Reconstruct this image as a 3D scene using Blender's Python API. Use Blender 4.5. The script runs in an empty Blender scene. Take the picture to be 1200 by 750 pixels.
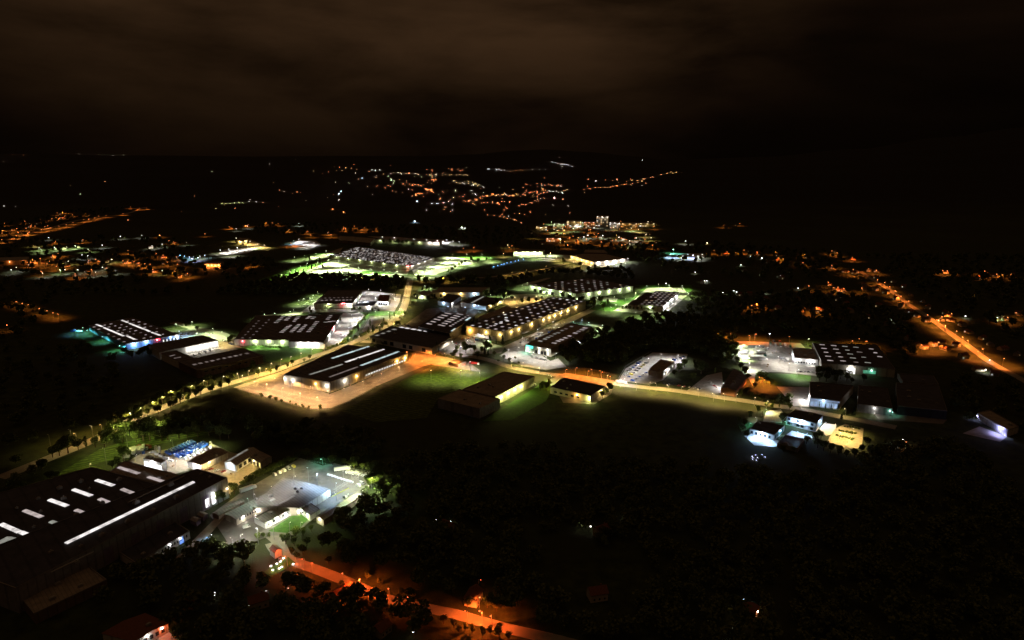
import bpy, math, random
import numpy as np
from mathutils import Vector
random.seed(7)
R = math.radians
SC = bpy.context.scene
COL = SC.collection
H, F, YH = 265.0, 810.0, 185.0
KS = H / 120.0
PIT = math.atan((375 - YH) / F)
CP, SP = math.cos(PIT), math.sin(PIT)

# ---------------------------------------------------------------- survey: bearings of the drone photograph -> metres on the ground
def ray(px, py):
    a = (px - 600) / F; b = -(py - 375) / F
    return a, CP + b * SP, b * CP - SP
def P(px, py, z=0.0):
    a, y, d = ray(px, py); t = (z - H) / d
    return (a * t, y * t)
SKY_PTS = [(-900, 182), (0, 181), (300, 183), (500, 183), (560, 181), (600, 177), (640, 175), (690, 178), (740, 183), (780, 187), (900, 184), (1000, 175), (1100, 162), (1200, 150), (1600, 120), (2600, 120)]
def interp(x, t):
    if x <= t[0][0]: return t[0][1]
    for (a, b), (c, d) in zip(t, t[1:]):
        if x <= c:
            k = (x - a) / (c - a); k = k * k * (3 - 2 * k); return b + (d - b) * k
    return t[-1][1]
def T(X, Y):
    return KS * T0(X / KS, Y / KS)
def T0(X, Y):
    if Y < 1950:
        if Y > -2500: return 0.0
        return min(150, (-2500 - Y) * .06)
    px = 600 + 832 * X / Y
    zr = 120 + 6500 * (185 - interp(px, SKY_PTS)) / 832
    t = (Y - 1950) / 4550
    bump = 9 * math.sin(X / 310 + Y / 530) * math.sin(Y / 270 - X / 800) * min(1, t * 3)
    if t <= 1: return max(0, zr * t ** 1.35 + bump * (1 - .6 * t))
    return zr - (Y - 6500) * .03 + bump * .4
def PT(px, py):
    a, y, d = ray(px, py)
    if d < 0:
        t = -H / d
        if y * t < 1950 * KS: return a * t, y * t, 0.0
    t = 1900.0 * KS
    while t < 9000 * KS:
        X, Y, Z = a * t, y * t, H + d * t
        if Z <= T(X, Y): return X, Y, T(X, Y)
        t += 12
    t = 6300 * KS
    return a * t, y * t, T(a * t, y * t)

# ---------------------------------------------------------------- materials
MAT = {}
def nodemat(name):
    m = bpy.data.materials.new(name); m.use_nodes = True
    nt = m.node_tree; b = nt.nodes['Principled BSDF']
    return m, nt, b
def surf(name, c1, c2=None, rough=.8, scale=.3, detail=6, bump=0.0, bscale=4.0, metal=0.0, c3=None, scale3=.03, spec=.3, ribs=None):
    if name in MAT: return MAT[name]
    m, nt, b = nodemat(name)
    N, Lk = nt.nodes, nt.links
    c2 = c2 or tuple(v * .6 for v in c1)
    tc = N.new('ShaderNodeTexCoord')
    geo = N.new('ShaderNodeNewGeometry')
    nz = N.new('ShaderNodeTexNoise'); nz.inputs['Scale'].default_value = scale; nz.inputs['Detail'].default_value = detail; nz.inputs['Roughness'].default_value = .65
    Lk.new(geo.outputs['Position'], nz.inputs['Vector'])
    rp = N.new('ShaderNodeValToRGB'); rp.color_ramp.elements[0].position = .36; rp.color_ramp.elements[1].position = .64
    rp.color_ramp.elements[0].color = (*c2, 1); rp.color_ramp.elements[1].color = (*c1, 1)
    Lk.new(nz.outputs['Fac'], rp.inputs['Fac'])
    out = rp.outputs['Color']
    if c3:
        n3 = N.new('ShaderNodeTexNoise'); n3.inputs['Scale'].default_value = scale3; n3.inputs['Detail'].default_value = 4
        Lk.new(geo.outputs['Position'], n3.inputs['Vector'])
        r3 = N.new('ShaderNodeValToRGB'); r3.color_ramp.elements[0].position = .45; r3.color_ramp.elements[1].position = .6
        Lk.new(n3.outputs['Fac'], r3.inputs['Fac'])
        mx = N.new('ShaderNodeMix'); mx.data_type = 'RGBA'
        Lk.new(r3.outputs['Color'], mx.inputs['Factor']); Lk.new(out, mx.inputs['A']); mx.inputs['B'].default_value = (*c3, 1)
        out = mx.outputs['Result']
    if ribs:
        wv = N.new('ShaderNodeTexWave'); wv.wave_type = 'BANDS'; wv.bands_direction = 'DIAGONAL'; wv.inputs['Scale'].default_value = ribs; wv.inputs['Distortion'].default_value = 0
        mp = N.new('ShaderNodeMapping'); mp.inputs['Scale'].default_value = (1, 1, 0)
        Lk.new(geo.outputs['Position'], mp.inputs['Vector']); Lk.new(mp.outputs['Vector'], wv.inputs['Vector'])
        rr = N.new('ShaderNodeValToRGB'); rr.color_ramp.elements[0].position = .02; rr.color_ramp.elements[1].position = .1
        rr.color_ramp.elements[0].color = (.55, .55, .55, 1)
        Lk.new(wv.outputs['Fac'], rr.inputs['Fac'])
        m2 = N.new('ShaderNodeMix'); m2.data_type = 'RGBA'; m2.blend_type = 'MULTIPLY'; m2.inputs['Factor'].default_value = .8
        Lk.new(out, m2.inputs['A']); Lk.new(rr.outputs['Color'], m2.inputs['B']); out = m2.outputs['Result']
    Lk.new(out, b.inputs['Base Color'])
    b.inputs['Roughness'].default_value = rough; b.inputs['Metallic'].default_value = metal
    b.inputs['Specular IOR Level'].default_value = spec
    if bump:
        nb = N.new('ShaderNodeTexNoise'); nb.inputs['Scale'].default_value = bscale
        Lk.new(geo.outputs['Position'], nb.inputs['Vector'])
        bp = N.new('ShaderNodeBump'); bp.inputs['Strength'].default_value = bump; bp.inputs['Distance'].default_value = .3
        Lk.new(nb.outputs['Fac'], bp.inputs['Height']); Lk.new(bp.outputs['Normal'], b.inputs['Normal'])
    MAT[name] = m
    return m
def emis(name, col, st, sample=False):
    if name in MAT: return MAT[name]
    m, nt, b = nodemat(name)
    b.inputs['Base Color'].default_value = (.5, .5, .5, 1)
    b.inputs['Emission Color'].default_value = (*col, 1); b.inputs['Emission Strength'].default_value = st
    m.cycles.emission_sampling = 'FRONT' if sample else 'NONE'
    MAT[name] = m
    return m
def lit(name, col, st):     # lit rooflight or window, also fascias given a glow: glow is uneven, as of lamps hanging behind frosted panels
    if name in MAT: return MAT[name]
    m, nt, b = nodemat(name); N, Lk = nt.nodes, nt.links
    geo = N.new('ShaderNodeNewGeometry'); nz = N.new('ShaderNodeTexNoise'); nz.inputs['Scale'].default_value = .16; nz.inputs['Detail'].default_value = 6; nz.inputs['Roughness'].default_value = .7
    Lk.new(geo.outputs['Position'], nz.inputs['Vector'])
    mr = N.new('ShaderNodeMapRange'); mr.inputs['From Min'].default_value = .3; mr.inputs['From Max'].default_value = .7
    mr.inputs['To Min'].default_value = st * .18; mr.inputs['To Max'].default_value = st * 1.3
    Lk.new(nz.outputs['Fac'], mr.inputs['Value']); Lk.new(mr.outputs['Result'], b.inputs['Emission Strength'])
    b.inputs['Base Color'].default_value = (.5, .5, .5, 1); b.inputs['Emission Color'].default_value = (*col, 1)
    m.cycles.emission_sampling = 'NONE'
    MAT[name] = m
    return m
GRASS = surf('meadow', (.042, .058, .012), (.010, .017, .004), rough=.95, scale=.09, detail=10, bump=.6, bscale=.8, c3=(.024, .03, .007), scale3=.006)
LAWN = surf('lawn', (.06, .15, .014), (.035, .09, .01), rough=.95, scale=.25, detail=8, bump=.5, bscale=1.5)
ROUGHG = surf('rough_grass', (.09, .13, .018), (.03, .055, .008), rough=.95, scale=.2, detail=10, bump=.8, bscale=.9)
ASPH = surf('asphalt', (.23, .21, .185), (.11, .10, .09), rough=.75, scale=.12, detail=9, bump=.15, c3=(.15, .14, .125), scale3=.05)
ROAD = surf('road_asphalt', (.27, .24, .20), (.19, .17, .145), rough=.75, scale=.2, detail=8, c3=(.23, .205, .175), scale3=.05)
CONC = surf('concrete_yard', (.40, .38, .35), (.2, .19, .175), rough=.8, scale=.15, detail=9, c3=(.31, .295, .27), scale3=.06)
GRAV = surf('gravel', (.38, .33, .25), (.26, .22, .165), rough=.95, scale=.3, detail=10, bump=.3)
KERB = surf('kerb_stone', (.35, .34, .32), rough=.8)
PAINT = surf('road_paint', (.7, .7, .66), (.5, .5, .47), scale=1)
WALLS = {
 'cream': surf('cream_cladding', (.5, .45, .36), (.42, .38, .3), rough=.55, ribs=.09),
 'white': surf('white_cladding', (.68, .68, .66), (.55, .55, .53), rough=.5, ribs=.09),
 'grey': surf('grey_cladding', (.3, .3, .31), (.22, .22, .23), rough=.5, ribs=.09),
 'brown': surf('brown_cladding', (.22, .15, .11), (.16, .11, .08), rough=.7, ribs=.09),
 'dark': surf('dark_cladding', (.06, .06, .065), (.04, .04, .045), rough=.5, ribs=.09),
 'blue': surf('blue_cladding', (.18, .28, .5), (.14, .22, .42), rough=.5, ribs=.09),
 'brick': surf('brick_wall', (.3, .14, .09), (.22, .1, .07), rough=.85, scale=2),
 'render': surf('pale_render', (.55, .5, .42), (.45, .41, .35), rough=.9),
 'purple': surf('mauve_cladding', (.25, .2, .3), (.18, .15, .22), rough=.6),
}
ROOFS = {
 'dark': surf('bitumen_roof', (.16, .155, .18), (.08, .08, .095), rough=.85, scale=.12, ribs=.045, c3=(.12, .115, .135), scale3=.05),
 'brown': surf('brown_sheet_roof', (.32, .28, .24), (.2, .18, .155), rough=.7, scale=.15, ribs=.2),
 'grey': surf('grey_sheet_roof', (.3, .28, .26), (.22, .21, .2), rough=.7, scale=.15, ribs=.2),
 'pale': surf('pale_sheet_roof', (.4, .38, .33), (.32, .3, .26), rough=.6, scale=.3, ribs=.2),
 'tile': surf('clay_tile_roof', (.2, .08, .05), (.13, .055, .035), rough=.85, scale=1),
 'black': surf('black_roof', (.06, .065, .09), (.03, .034, .046), rough=.6, scale=.12, ribs=.045),
}
TRIM = surf('roof_edge_metal', (.3, .29, .28), (.22, .21, .2), rough=.4, metal=.3)
METAL = surf('galvanised_steel', (.4, .4, .4), (.3, .3, .3), rough=.4, metal=.4)
GLASS = surf('dark_glass', (.03, .035, .04), (.02, .022, .026), rough=.12, spec=.6)
TYRE = surf('tyre_rubber', (.02, .02, .02))
BARK = surf('bark', (.12, .085, .06), (.07, .05, .035), rough=.95, scale=3)
def leafmat(name, a, b):
    m = surf(name, a, b, rough=.8, scale=.45, detail=5)
    nt = m.node_tree; p = nt.nodes['Principled BSDF']; lk = p.inputs['Base Color'].links[0]
    oi = nt.nodes.new('ShaderNodeObjectInfo'); hs = nt.nodes.new('ShaderNodeHueSaturation')
    mr = nt.nodes.new('ShaderNodeMapRange'); mr.inputs['To Min'].default_value = .6; mr.inputs['To Max'].default_value = 1.35
    nt.links.new(oi.outputs['Random'], mr.inputs['Value']); nt.links.new(mr.outputs['Result'], hs.inputs['Value'])
    nt.links.new(lk.from_socket, hs.inputs['Color']); nt.links.new(hs.outputs['Color'], p.inputs['Base Color'])
    return m
LEAF = leafmat('leaves', (.10, .125, .035), (.05, .07, .02))
LEAFY = leafmat('leaves_light', (.13, .17, .04), (.07, .10, .025))
CONIF = leafmat('conifer_needles', (.04, .065, .03), (.02, .035, .017))
COLS = {
 'W': (1, .93, .82), 'N': (1, .97, .93), 'G': (.78, 1, .45), 'Y': (1, .69, .22), 'P': (1, .52, .2), 'L': (.95, 1, .30), 'A': (1, .52, .11),
 'S': (1, .24, .035), 'D': (1, .12, .015), 'B': (.44, .68, 1), 'V': (.45, .45, 1), 'T': (.22, 1, .68), 'R': (1, .04, .06), 'E': (.18, .5, 1)}
LNAME = {'W': 'white', 'N': 'white', 'G': 'greenish white', 'Y': 'yellowish', 'P': 'pale amber', 'L': 'lime', 'A': 'amber', 'S': 'orange', 'D': 'red orange', 'B': 'bluish white', 'V': 'violet', 'T': 'green', 'R': 'red', 'E': 'blue'}

# ---------------------------------------------------------------- object helpers
def ob(name, data, parent=None, loc=(0, 0, 0), rz=0.0, sc=None):
    o = bpy.data.objects.new(name, data); COL.objects.link(o)
    o.location = loc; o.rotation_euler = (0, 0, rz)
    if sc is not None: o.scale = sc if isinstance(sc, tuple) else (sc, sc, sc)
    if parent: o.parent = parent
    return o
BADL = []
def tag(o, label, cat, group=None):
    o['label'] = label; o['category'] = cat
    if group: o['group'] = group
    n = len(label.split())
    if n > 16 or n < 4: BADL.append(label)
    return o
def thing(name, label, cat, loc, rz=0.0, group=None, sc=None):
    return tag(ob(name, None, None, loc, rz, sc), label, cat, group)
def kind(o, k='structure'):
    o['kind'] = k; return o
class MB:
    def __init__(s): s.v = []; s.f = []; s.m = []
    def add(s, vs, fs, mi=0):
        n = len(s.v); s.v += [tuple(v) for v in vs]; s.f += [tuple(n + i for i in f) for f in fs]; s.m += [mi] * len(fs); return s
    def box(s, x0, y0, z0, x1, y1, z1, mi=0):
        return s.add([(x0, y0, z0), (x1, y0, z0), (x1, y1, z0), (x0, y1, z0), (x0, y0, z1), (x1, y0, z1), (x1, y1, z1), (x0, y1, z1)],
                     [(0, 3, 2, 1), (4, 5, 6, 7), (0, 1, 5, 4), (1, 2, 6, 5), (2, 3, 7, 6), (3, 0, 4, 7)], mi)
    def hexa(s, lo, hi, mi=0):   # two 4-rings
        return s.add(list(lo) + list(hi), [(0, 3, 2, 1), (4, 5, 6, 7), (0, 1, 5, 4), (1, 2, 6, 5), (2, 3, 7, 6), (3, 0, 4, 7)], mi)
    def cone(s, p, q, r0, r1, n=6, mi=0):
        p, q = Vector(p), Vector(q); d = (q - p).normalized()
        a = d.orthogonal().normalized(); b = d.cross(a)
        A = [p + (a * math.cos(2 * math.pi * i / n) + b * math.sin(2 * math.pi * i / n)) * r0 for i in range(n)]
        B = [q + (a * math.cos(2 * math.pi * i / n) + b * math.sin(2 * math.pi * i / n)) * r1 for i in range(n)]
        return s.add(A + B, [(i, (i + 1) % n, n + (i + 1) % n, n + i) for i in range(n)] + [tuple(range(n))[::-1], tuple(range(n, 2 * n))], mi)
    def data(s, name, *mats):
        me = bpy.data.meshes.new(name); me.from_pydata(s.v, [], s.f)
        for m in mats: me.materials.append(m)
        if len(mats) > 1: me.polygons.foreach_set('material_index', s.m)
        me.update(); return me
ZC = [.02]
OCC = []      # occupied ground polygons (world)
RDS = []      # roads (world polyline, half width)
def zz():
    ZC[0] += .005; return ZC[0]
def sheet(name, pts, mat, occ=True, world=False):
    w = pts if world else [P(*p) for p in pts]
    z = zz()
    a = sum(w[i][0] * w[(i + 1) % len(w)][1] - w[(i + 1) % len(w)][0] * w[i][1] for i in range(len(w)))
    if a < 0: w = w[::-1]
    mb = MB(); mb.add([(x, y, z) for x, y in w], [tuple(range(len(w)))])
    if occ: OCC.append(w)
    return kind(ob(name, mb.data(name, mat)))
def smooth(pts, n=6):
    out = []
    for i in range(len(pts) - 1):
        p0 = pts[max(0, i - 1)]; p1 = pts[i]; p2 = pts[i + 1]; p3 = pts[min(len(pts) - 1, i + 2)]
        for k in range(n):
            t = k / n
            out.append(tuple(.5 * (2 * p1[j] + (p2[j] - p0[j]) * t + (2 * p0[j] - 5 * p1[j] + 4 * p2[j] - p3[j]) * t * t + (3 * p1[j] - p0[j] - 3 * p2[j] + p3[j]) * t ** 3) for j in (0, 1)))
    out.append(pts[-1]); return out
def ribbon(w, o0, o1, z0, z1=None):
    mb = MB(); n = len(w); L_ = []
    for i, p in enumerate(w):
        a = w[max(0, i - 1)]; b = w[min(n - 1, i + 1)]
        d = Vector((b[0] - a[0], b[1] - a[1])).normalized(); nx, ny = -d.y, d.x
        L_.append(((p[0] + nx * o0, p[1] + ny * o0), (p[0] + nx * o1, p[1] + ny * o1)))
    if z1 is None:
        vs = [(*q, z0) for pr in L_ for q in pr]
        mb.add(vs, [(2 * i, 2 * i + 2, 2 * i + 3, 2 * i + 1)[::-1] if o0 < o1 else (2 * i, 2 * i + 2, 2 * i + 3, 2 * i + 1) for i in range(n - 1)])
    else:
        for i in range(n - 1):
            (a, b), (c, d) = L_[i], L_[i + 1]
            mb.add([(*a, z0), (*b, z0), (*d, z0), (*c, z0), (*a, z1), (*b, z1), (*d, z1), (*c, z1)],
                   [(0, 1, 2, 3), (4, 7, 6, 5), (0, 4, 5, 1), (2, 6, 7, 3), (1, 5, 6, 2), (0, 3, 7, 4)])
    return mb
def road(name, pts, w, mat=None, marks=True, kerb=True, world=False):
    c = smooth(pts if world else [P(*p) for p in pts]); z = zz()
    mb = ribbon(c, -w / 2, w / 2, z)
    # make faces face up
    kind(ob(name, mb.data(name, mat or ROAD))); RDS.append((c, w / 2 + 1.5))
    if kerb:
        for s in (-1, 1):
            kind(ob('kerb', ribbon(c, s * w / 2, s * (w / 2 + .3), .0, z + .11).data('kerb', KERB)))
    if marks:
        mk = MB(); acc = 0; zm = z + .008
        for a, b in zip(c, c[1:]):
            d = Vector((b[0] - a[0], b[1] - a[1])); Ln = d.length; d.normalize(); t = 0
            while t + 3 < Ln:
                p = (a[0] + d.x * t, a[1] + d.y * t); q = (p[0] + d.x * 3, p[1] + d.y * 3); nx, ny = -d.y * .08, d.x * .08
                mk.add([(p[0] - nx, p[1] - ny, zm), (q[0] - nx, q[1] - ny, zm), (q[0] + nx, q[1] + ny, zm), (p[0] + nx, p[1] + ny, zm)], [(0, 1, 2, 3)]); t += 8
        if mk.v: kind(ob('road_markings', mk.data('road_markings', PAINT)))
    return c
def inpoly(x, y, w):
    c = False; j = len(w) - 1
    for i in range(len(w)):
        if (w[i][1] > y) != (w[j][1] > y) and x < (w[j][0] - w[i][0]) * (y - w[i][1]) / (w[j][1] - w[i][1]) + w[i][0]: c = not c
        j = i
    return c
BB = {}
def free(x, y, m=2.0):
    for w in OCC:
        k = id(w)
        if k not in BB: BB[k] = (min(p[0] for p in w), min(p[1] for p in w), max(p[0] for p in w), max(p[1] for p in w))
        b = BB[k]
        if b[0] - m < x < b[2] + m and b[1] - m < y < b[3] + m:
            if inpoly(x, y, w) or (m and any(inpoly(x + dx, y + dy, w) for dx, dy in ((m, 0), (-m, 0), (0, m), (0, -m)))): return False
    for c, hw in RDS:
        for a in c[::2]:
            if abs(a[0] - x) < hw + 8 and abs(a[1] - y) < hw + 8 and math.hypot(a[0] - x, a[1] - y) < hw + m: return False
        for a, b in zip(c, c[1:]):
            if min(a[0], b[0]) - hw - m < x < max(a[0], b[0]) + hw + m and min(a[1], b[1]) - hw - m < y < max(a[1], b[1]) + hw + m:
                dx, dy = b[0] - a[0], b[1] - a[1]; L2 = dx * dx + dy * dy
                if L2 == 0: continue
                t = max(0, min(1, ((x - a[0]) * dx + (y - a[1]) * dy) / L2))
                if math.hypot(x - a[0] - dx * t, y - a[1] - dy * t) < hw + m: return False
    return True
ONES = ['', 'first', 'second', 'third', 'fourth', 'fifth', 'sixth', 'seventh', 'eighth', 'ninth', 'tenth', 'eleventh', 'twelfth', 'thirteenth', 'fourteenth', 'fifteenth', 'sixteenth', 'seventeenth', 'eighteenth', 'nineteenth']
TENS = {20: 'twent', 30: 'thirt', 40: 'fort', 50: 'fift', 60: 'sixt', 70: 'sevent', 80: 'eight', 90: 'ninet'}
def nth(n):
    if n < 20: return ONES[n]
    t = n // 10 * 10
    return TENS[t] + 'ieth' if n % 10 == 0 else TENS[t] + 'y-' + ONES[n % 10]
def place_words(i, n, a='left', b='right'):      # i from 0
    if n == 1: return ''
    if i == 0: return a + 'most'
    if i == n - 1: return b + 'most'
    if i < n / 2: return nth(i + 1) + ' from the ' + a
    return nth(n - i) + ' from the ' + b

# ---------------------------------------------------------------- lamps
LT = {}
NL = [0]
def batwing(d):
    # photometry of a road luminaire: more light thrown outwards than straight down, cut off near the horizontal
    d.use_nodes = True; nt = d.node_tree; N, Lk = nt.nodes, nt.links; em = N['Emission']
    tc = N.new('ShaderNodeTexCoord'); sx = N.new('ShaderNodeSeparateXYZ'); Lk.new(tc.outputs['Normal'], sx.inputs[0])
    ab = N.new('ShaderNodeMath'); ab.operation = 'ABSOLUTE'; Lk.new(sx.outputs['Z'], ab.inputs[0])
    pw = N.new('ShaderNodeMath'); pw.operation = 'POWER'; Lk.new(ab.outputs[0], pw.inputs[0]); pw.inputs[1].default_value = -2.0
    mn = N.new('ShaderNodeMath'); mn.operation = 'MINIMUM'; Lk.new(pw.outputs[0], mn.inputs[0]); mn.inputs[1].default_value = 5.5
    mr = N.new('ShaderNodeMapRange'); mr.interpolation_type = 'SMOOTHSTEP'; mr.inputs['From Min'].default_value = .17; mr.inputs['From Max'].default_value = .5; Lk.new(ab.outputs[0], mr.inputs['Value'])
    mu = N.new('ShaderNodeMath'); mu.operation = 'MULTIPLY'; Lk.new(mn.outputs[0], mu.inputs[0]); Lk.new(mr.outputs[0], mu.inputs[1]); Lk.new(mu.outputs[0], em.inputs['Strength'])
def light(kindl, c, power, parent, loc, radius=.15, angle=160, rot=(0, 0, 0)):
    k = (kindl, c, round(power), radius, angle)
    if k not in LT:
        d = bpy.data.lights.new(('street' if kindl == 'SPOT' else 'wall') + '_light', kindl); d.energy = power; d.color = COLS[c]; d.shadow_soft_size = radius
        if kindl == 'SPOT': d.spot_size = R(168); d.spot_blend = .15; batwing(d)
        LT[k] = d
    NL[0] += 1
    o = ob('lamp_light', LT[k], parent, loc); o.rotation_euler = rot
    o.visible_camera = False
    return o
DM = {}
def lampdata(h, c, r, style, near=0):
    k = (h, c, round(r, 3), style, near)
    if k in DM: return DM[k]
    p = MB(); p.cone((0, 0, 0), (0, 0, h), .16, .1, 8)
    hd = MB(); ln = MB()
    if style == 'street':
        p.cone((0, 0, h - .05), (1.1, 0, h + .15), .05, .04, 6)
        hd.hexa([(1.0, -.13, h + .1), (1.75, -.2, h + .12), (1.75, .2, h + .12), (1.0, .13, h + .1)], [(1.05, -.1, h + .22), (1.6, -.13, h + .28), (1.6, .13, h + .28), (1.05, .1, h + .22)])
        cx = 1.42
    else:
        p.cone((-.6, 0, h - .05), (.6, 0, h - .05), .05, .05, 6)
        for s in (-.45, .45): hd.hexa([(s - .22, -.1, h), (s + .22, -.1, h), (s + .22, .3, h + .08), (s - .22, .3, h + .08)], [(s - .2, -.1, h + .3), (s + .2, -.1, h + .3), (s + .2, .25, h + .32), (s - .2, .25, h + .32)])
        cx = 0
    # glass bowl under the housing
    n = 8; rings = []
    for a, rr in ((0, 1.0), (.45, .85), (.8, .5)): rings.append([(cx + r * rr * math.cos(2 * math.pi * i / n), r * rr * math.sin(2 * math.pi * i / n), h + .1 - r * a) for i in range(n)])
    vs = sum(rings, []) + [(cx, 0, h + .1 - r * .95)]
    fs = [(j * n + i, (j + 1) * n + i, (j + 1) * n + (i + 1) % n, j * n + (i + 1) % n) for j in range(2) for i in range(n)] + [(2 * n + i, 3 * n, 2 * n + (i + 1) % n) for i in range(n)] + [tuple(range(n))]
    ln.add(vs, fs)
    cc = COLS[c]
    cc = tuple(.35 + .65 * v if c not in 'SDAE' else v * .92 + .03 for v in cc)
    gl = (2.6, 4.5, 12.0, 18.0)[near] * (.8 if c in 'SDAE' else 1)
    DM[k] = (p.data('pole', METAL), hd.data('lamp_head', METAL), ln.data('lamp_glass', emis('lamp_glass_%s_%d' % (c, near), cc, gl)), cx)
    return DM[k]
LGLOW = 9.0
LQ = []
KP = .68
KC = {'S': 1.45, 'D': 1.6, 'A': 1.5, 'G': 1.55, 'N': .75, 'B': .9, 'W': 1.0, 'Y': 1.25, 'T': .7, 'P': 1.15}          # one exposure constant for all pole lamps
def lamp(px, py, h=8, c='W', power=3500, label='', head=True, rz=None, style='street', r=.28, group=None, angle=150, name='street_lamp', world=None):
    if world: x, y, z = world
    else:
        x, y = P(px, py, (h * 1.2 if 6 <= h < 12 else h) if head else 0); z = 0
        if y > 1950 * KS: x, y, z = PT(px, py)
    rz = random.uniform(0, 6.28) if rz is None else rz
    if 6 <= h < 12: h *= 1.2
    if head and not world: x -= (1.42 if style == 'street' else 0) * math.cos(rz); y -= (1.42 if style == 'street' else 0) * math.sin(rz)
    LQ.append((math.hypot(x, y), x, y, z, h, c, power * KP * KC.get(c, 1), label, rz, style, r, group, angle, name))
def flush_lamps():
    LQ.sort(key=lambda q: q[0]); nstreet = 0; rest = {}
    for d, x, y, z, h, c, pw, label, rz, style, r, group, angle, name in LQ:
        r = r * 1.45; pw *= .45 if (d > 1700 and c in 'SDA' and -900 < -x) or (d > 1400 and c == 'S') else 1; pw *= (2.4 if c == 'S' and x < 0 else 1.5) if d > 1700 else 1; near = 0 if d < 800 else 1 if d < 1900 else 2 if d < 4400 else 3; p, hd, ln, cx = lampdata(h, c, r, style, near)
        one = name != 'street_lamp' or nstreet < 288
        if one:
            if name == 'street_lamp': nstreet += 1
            o = thing(name, label, 'garden lamp' if name == 'garden_lamp' else 'street lamp' if style == 'street' else 'floodlight', (x, y, z), rz, group)
            ob('pole', p, o); a = ob('lamp_head', hd, o); ob('lamp_glass', ln, a)
            light('SPOT', c, pw, o, (cx, 0, h + .05 - r), radius=.12, angle=angle)
        else:
            rest.setdefault(c, []).append((p, hd, ln, x, y, z, rz))
            light('SPOT', c, pw, None, (x + cx * math.cos(rz), y + cx * math.sin(rz), z + h + .05 - r), radius=.12, angle=angle)
    mb = MB(); mats = [METAL]
    for c in rest:
        mats.append(rest[c][0][2].materials[0]); mi = len(mats) - 1
        for p, hd, ln, x, y, z, rz in rest[c]:
            cs, sn = math.cos(rz), math.sin(rz)
            for d, m in ((p, 0), (hd, 0), (ln, mi)):
                mb.add([(x + v.co.x * cs - v.co.y * sn, y + v.co.x * sn + v.co.y * cs, z + v.co.z) for v in d.vertices], [tuple(f.vertices) for f in d.polygons], m)
    for q, c in FARM:
        cc = tuple(v * .9 + .08 for v in COLS[c]); m = emis('distant_glow_' + c, cc, 11.0)
        if m not in mats: mats.append(m)
        x, y, z, s = q; zc = z + 5
        mb.add([(x + s, y, zc), (x, y + s, zc), (x - s, y, zc), (x, y - s, zc), (x, y, zc + s), (x, y, zc - s)], [(0, 1, 4), (1, 2, 4), (2, 3, 4), (3, 0, 4), (1, 0, 5), (2, 1, 5), (3, 2, 5), (0, 3, 5)], mats.index(m))
        mb.cone((x, y, z - 1), (x, y, zc - s), .15, .1, 4, 0)
    o = ob('distant_lamps', mb.data('distant_lamps', *mats)); kind(tag(o, 'swarm of distant street lamps over the villages, far yards and hillsides', 'distant lamps'), 'stuff')
    print('individual lamps', nstreet, 'total', len(LQ))
def lamps(pts, tmpl, h=8, c='W', power=3500, group=None, **k):
    pts = sorted(pts, key=lambda q: q[0])
    n = len(pts)
    for i, q in enumerate(pts):
        cc = q[2] if len(q) > 2 else c
        lamp(q[0], q[1], h, cc, power * (q[3] if len(q) > 3 else 1), ' '.join(tmpl.format(w=place_words(i, n), c=LNAME[cc]).split()), group=group, **k)

# ---------------------------------------------------------------- buildings
BOXD = {}
def unitbox(mat, nm):
    k = (mat.name, nm)
    if k not in BOXD: BOXD[k] = MB().box(-.5, -.5, 0, .5, .5, 1).data(nm, mat)
    return BOXD[k]
SKYL = {'w': lit('rooflight_white', (1, .95, .93), .30), 'p': lit('rooflight_pinkish', (1, .86, .84), .14), 'd': lit('rooflight_dim', (1, .85, .82), .045), 'c': lit('rooflight_cool', (.75, .98, 1), .22),
        'm': lit('rooflight_pale', (.86, .9, .8), .09), 'g': lit('rooflight_amber', (1, .72, .48), .12)}
WIN = {'w': lit('lit_window_white', (1, .97, .9), .5), 'W': lit('floodlit_glow', (1, .98, .95), 1.2), 'y': lit('lit_window_warm', (1, .7, .35), .35), 'b': lit('lit_window_blue', (.45, .65, 1), .25), 't': emis('lit_sign_turquoise', (.05, .9, .65), .6),
       'r': emis('lit_sign_red', (1, .03, .06), .8), 'e': emis('blue_door_glow', (.1, .3, 1), .25), 'k': GLASS, 'o': lit('lit_window_orange', (1, .4, .1), .3)}
KW = 1.3
ZS = 1.7
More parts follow.
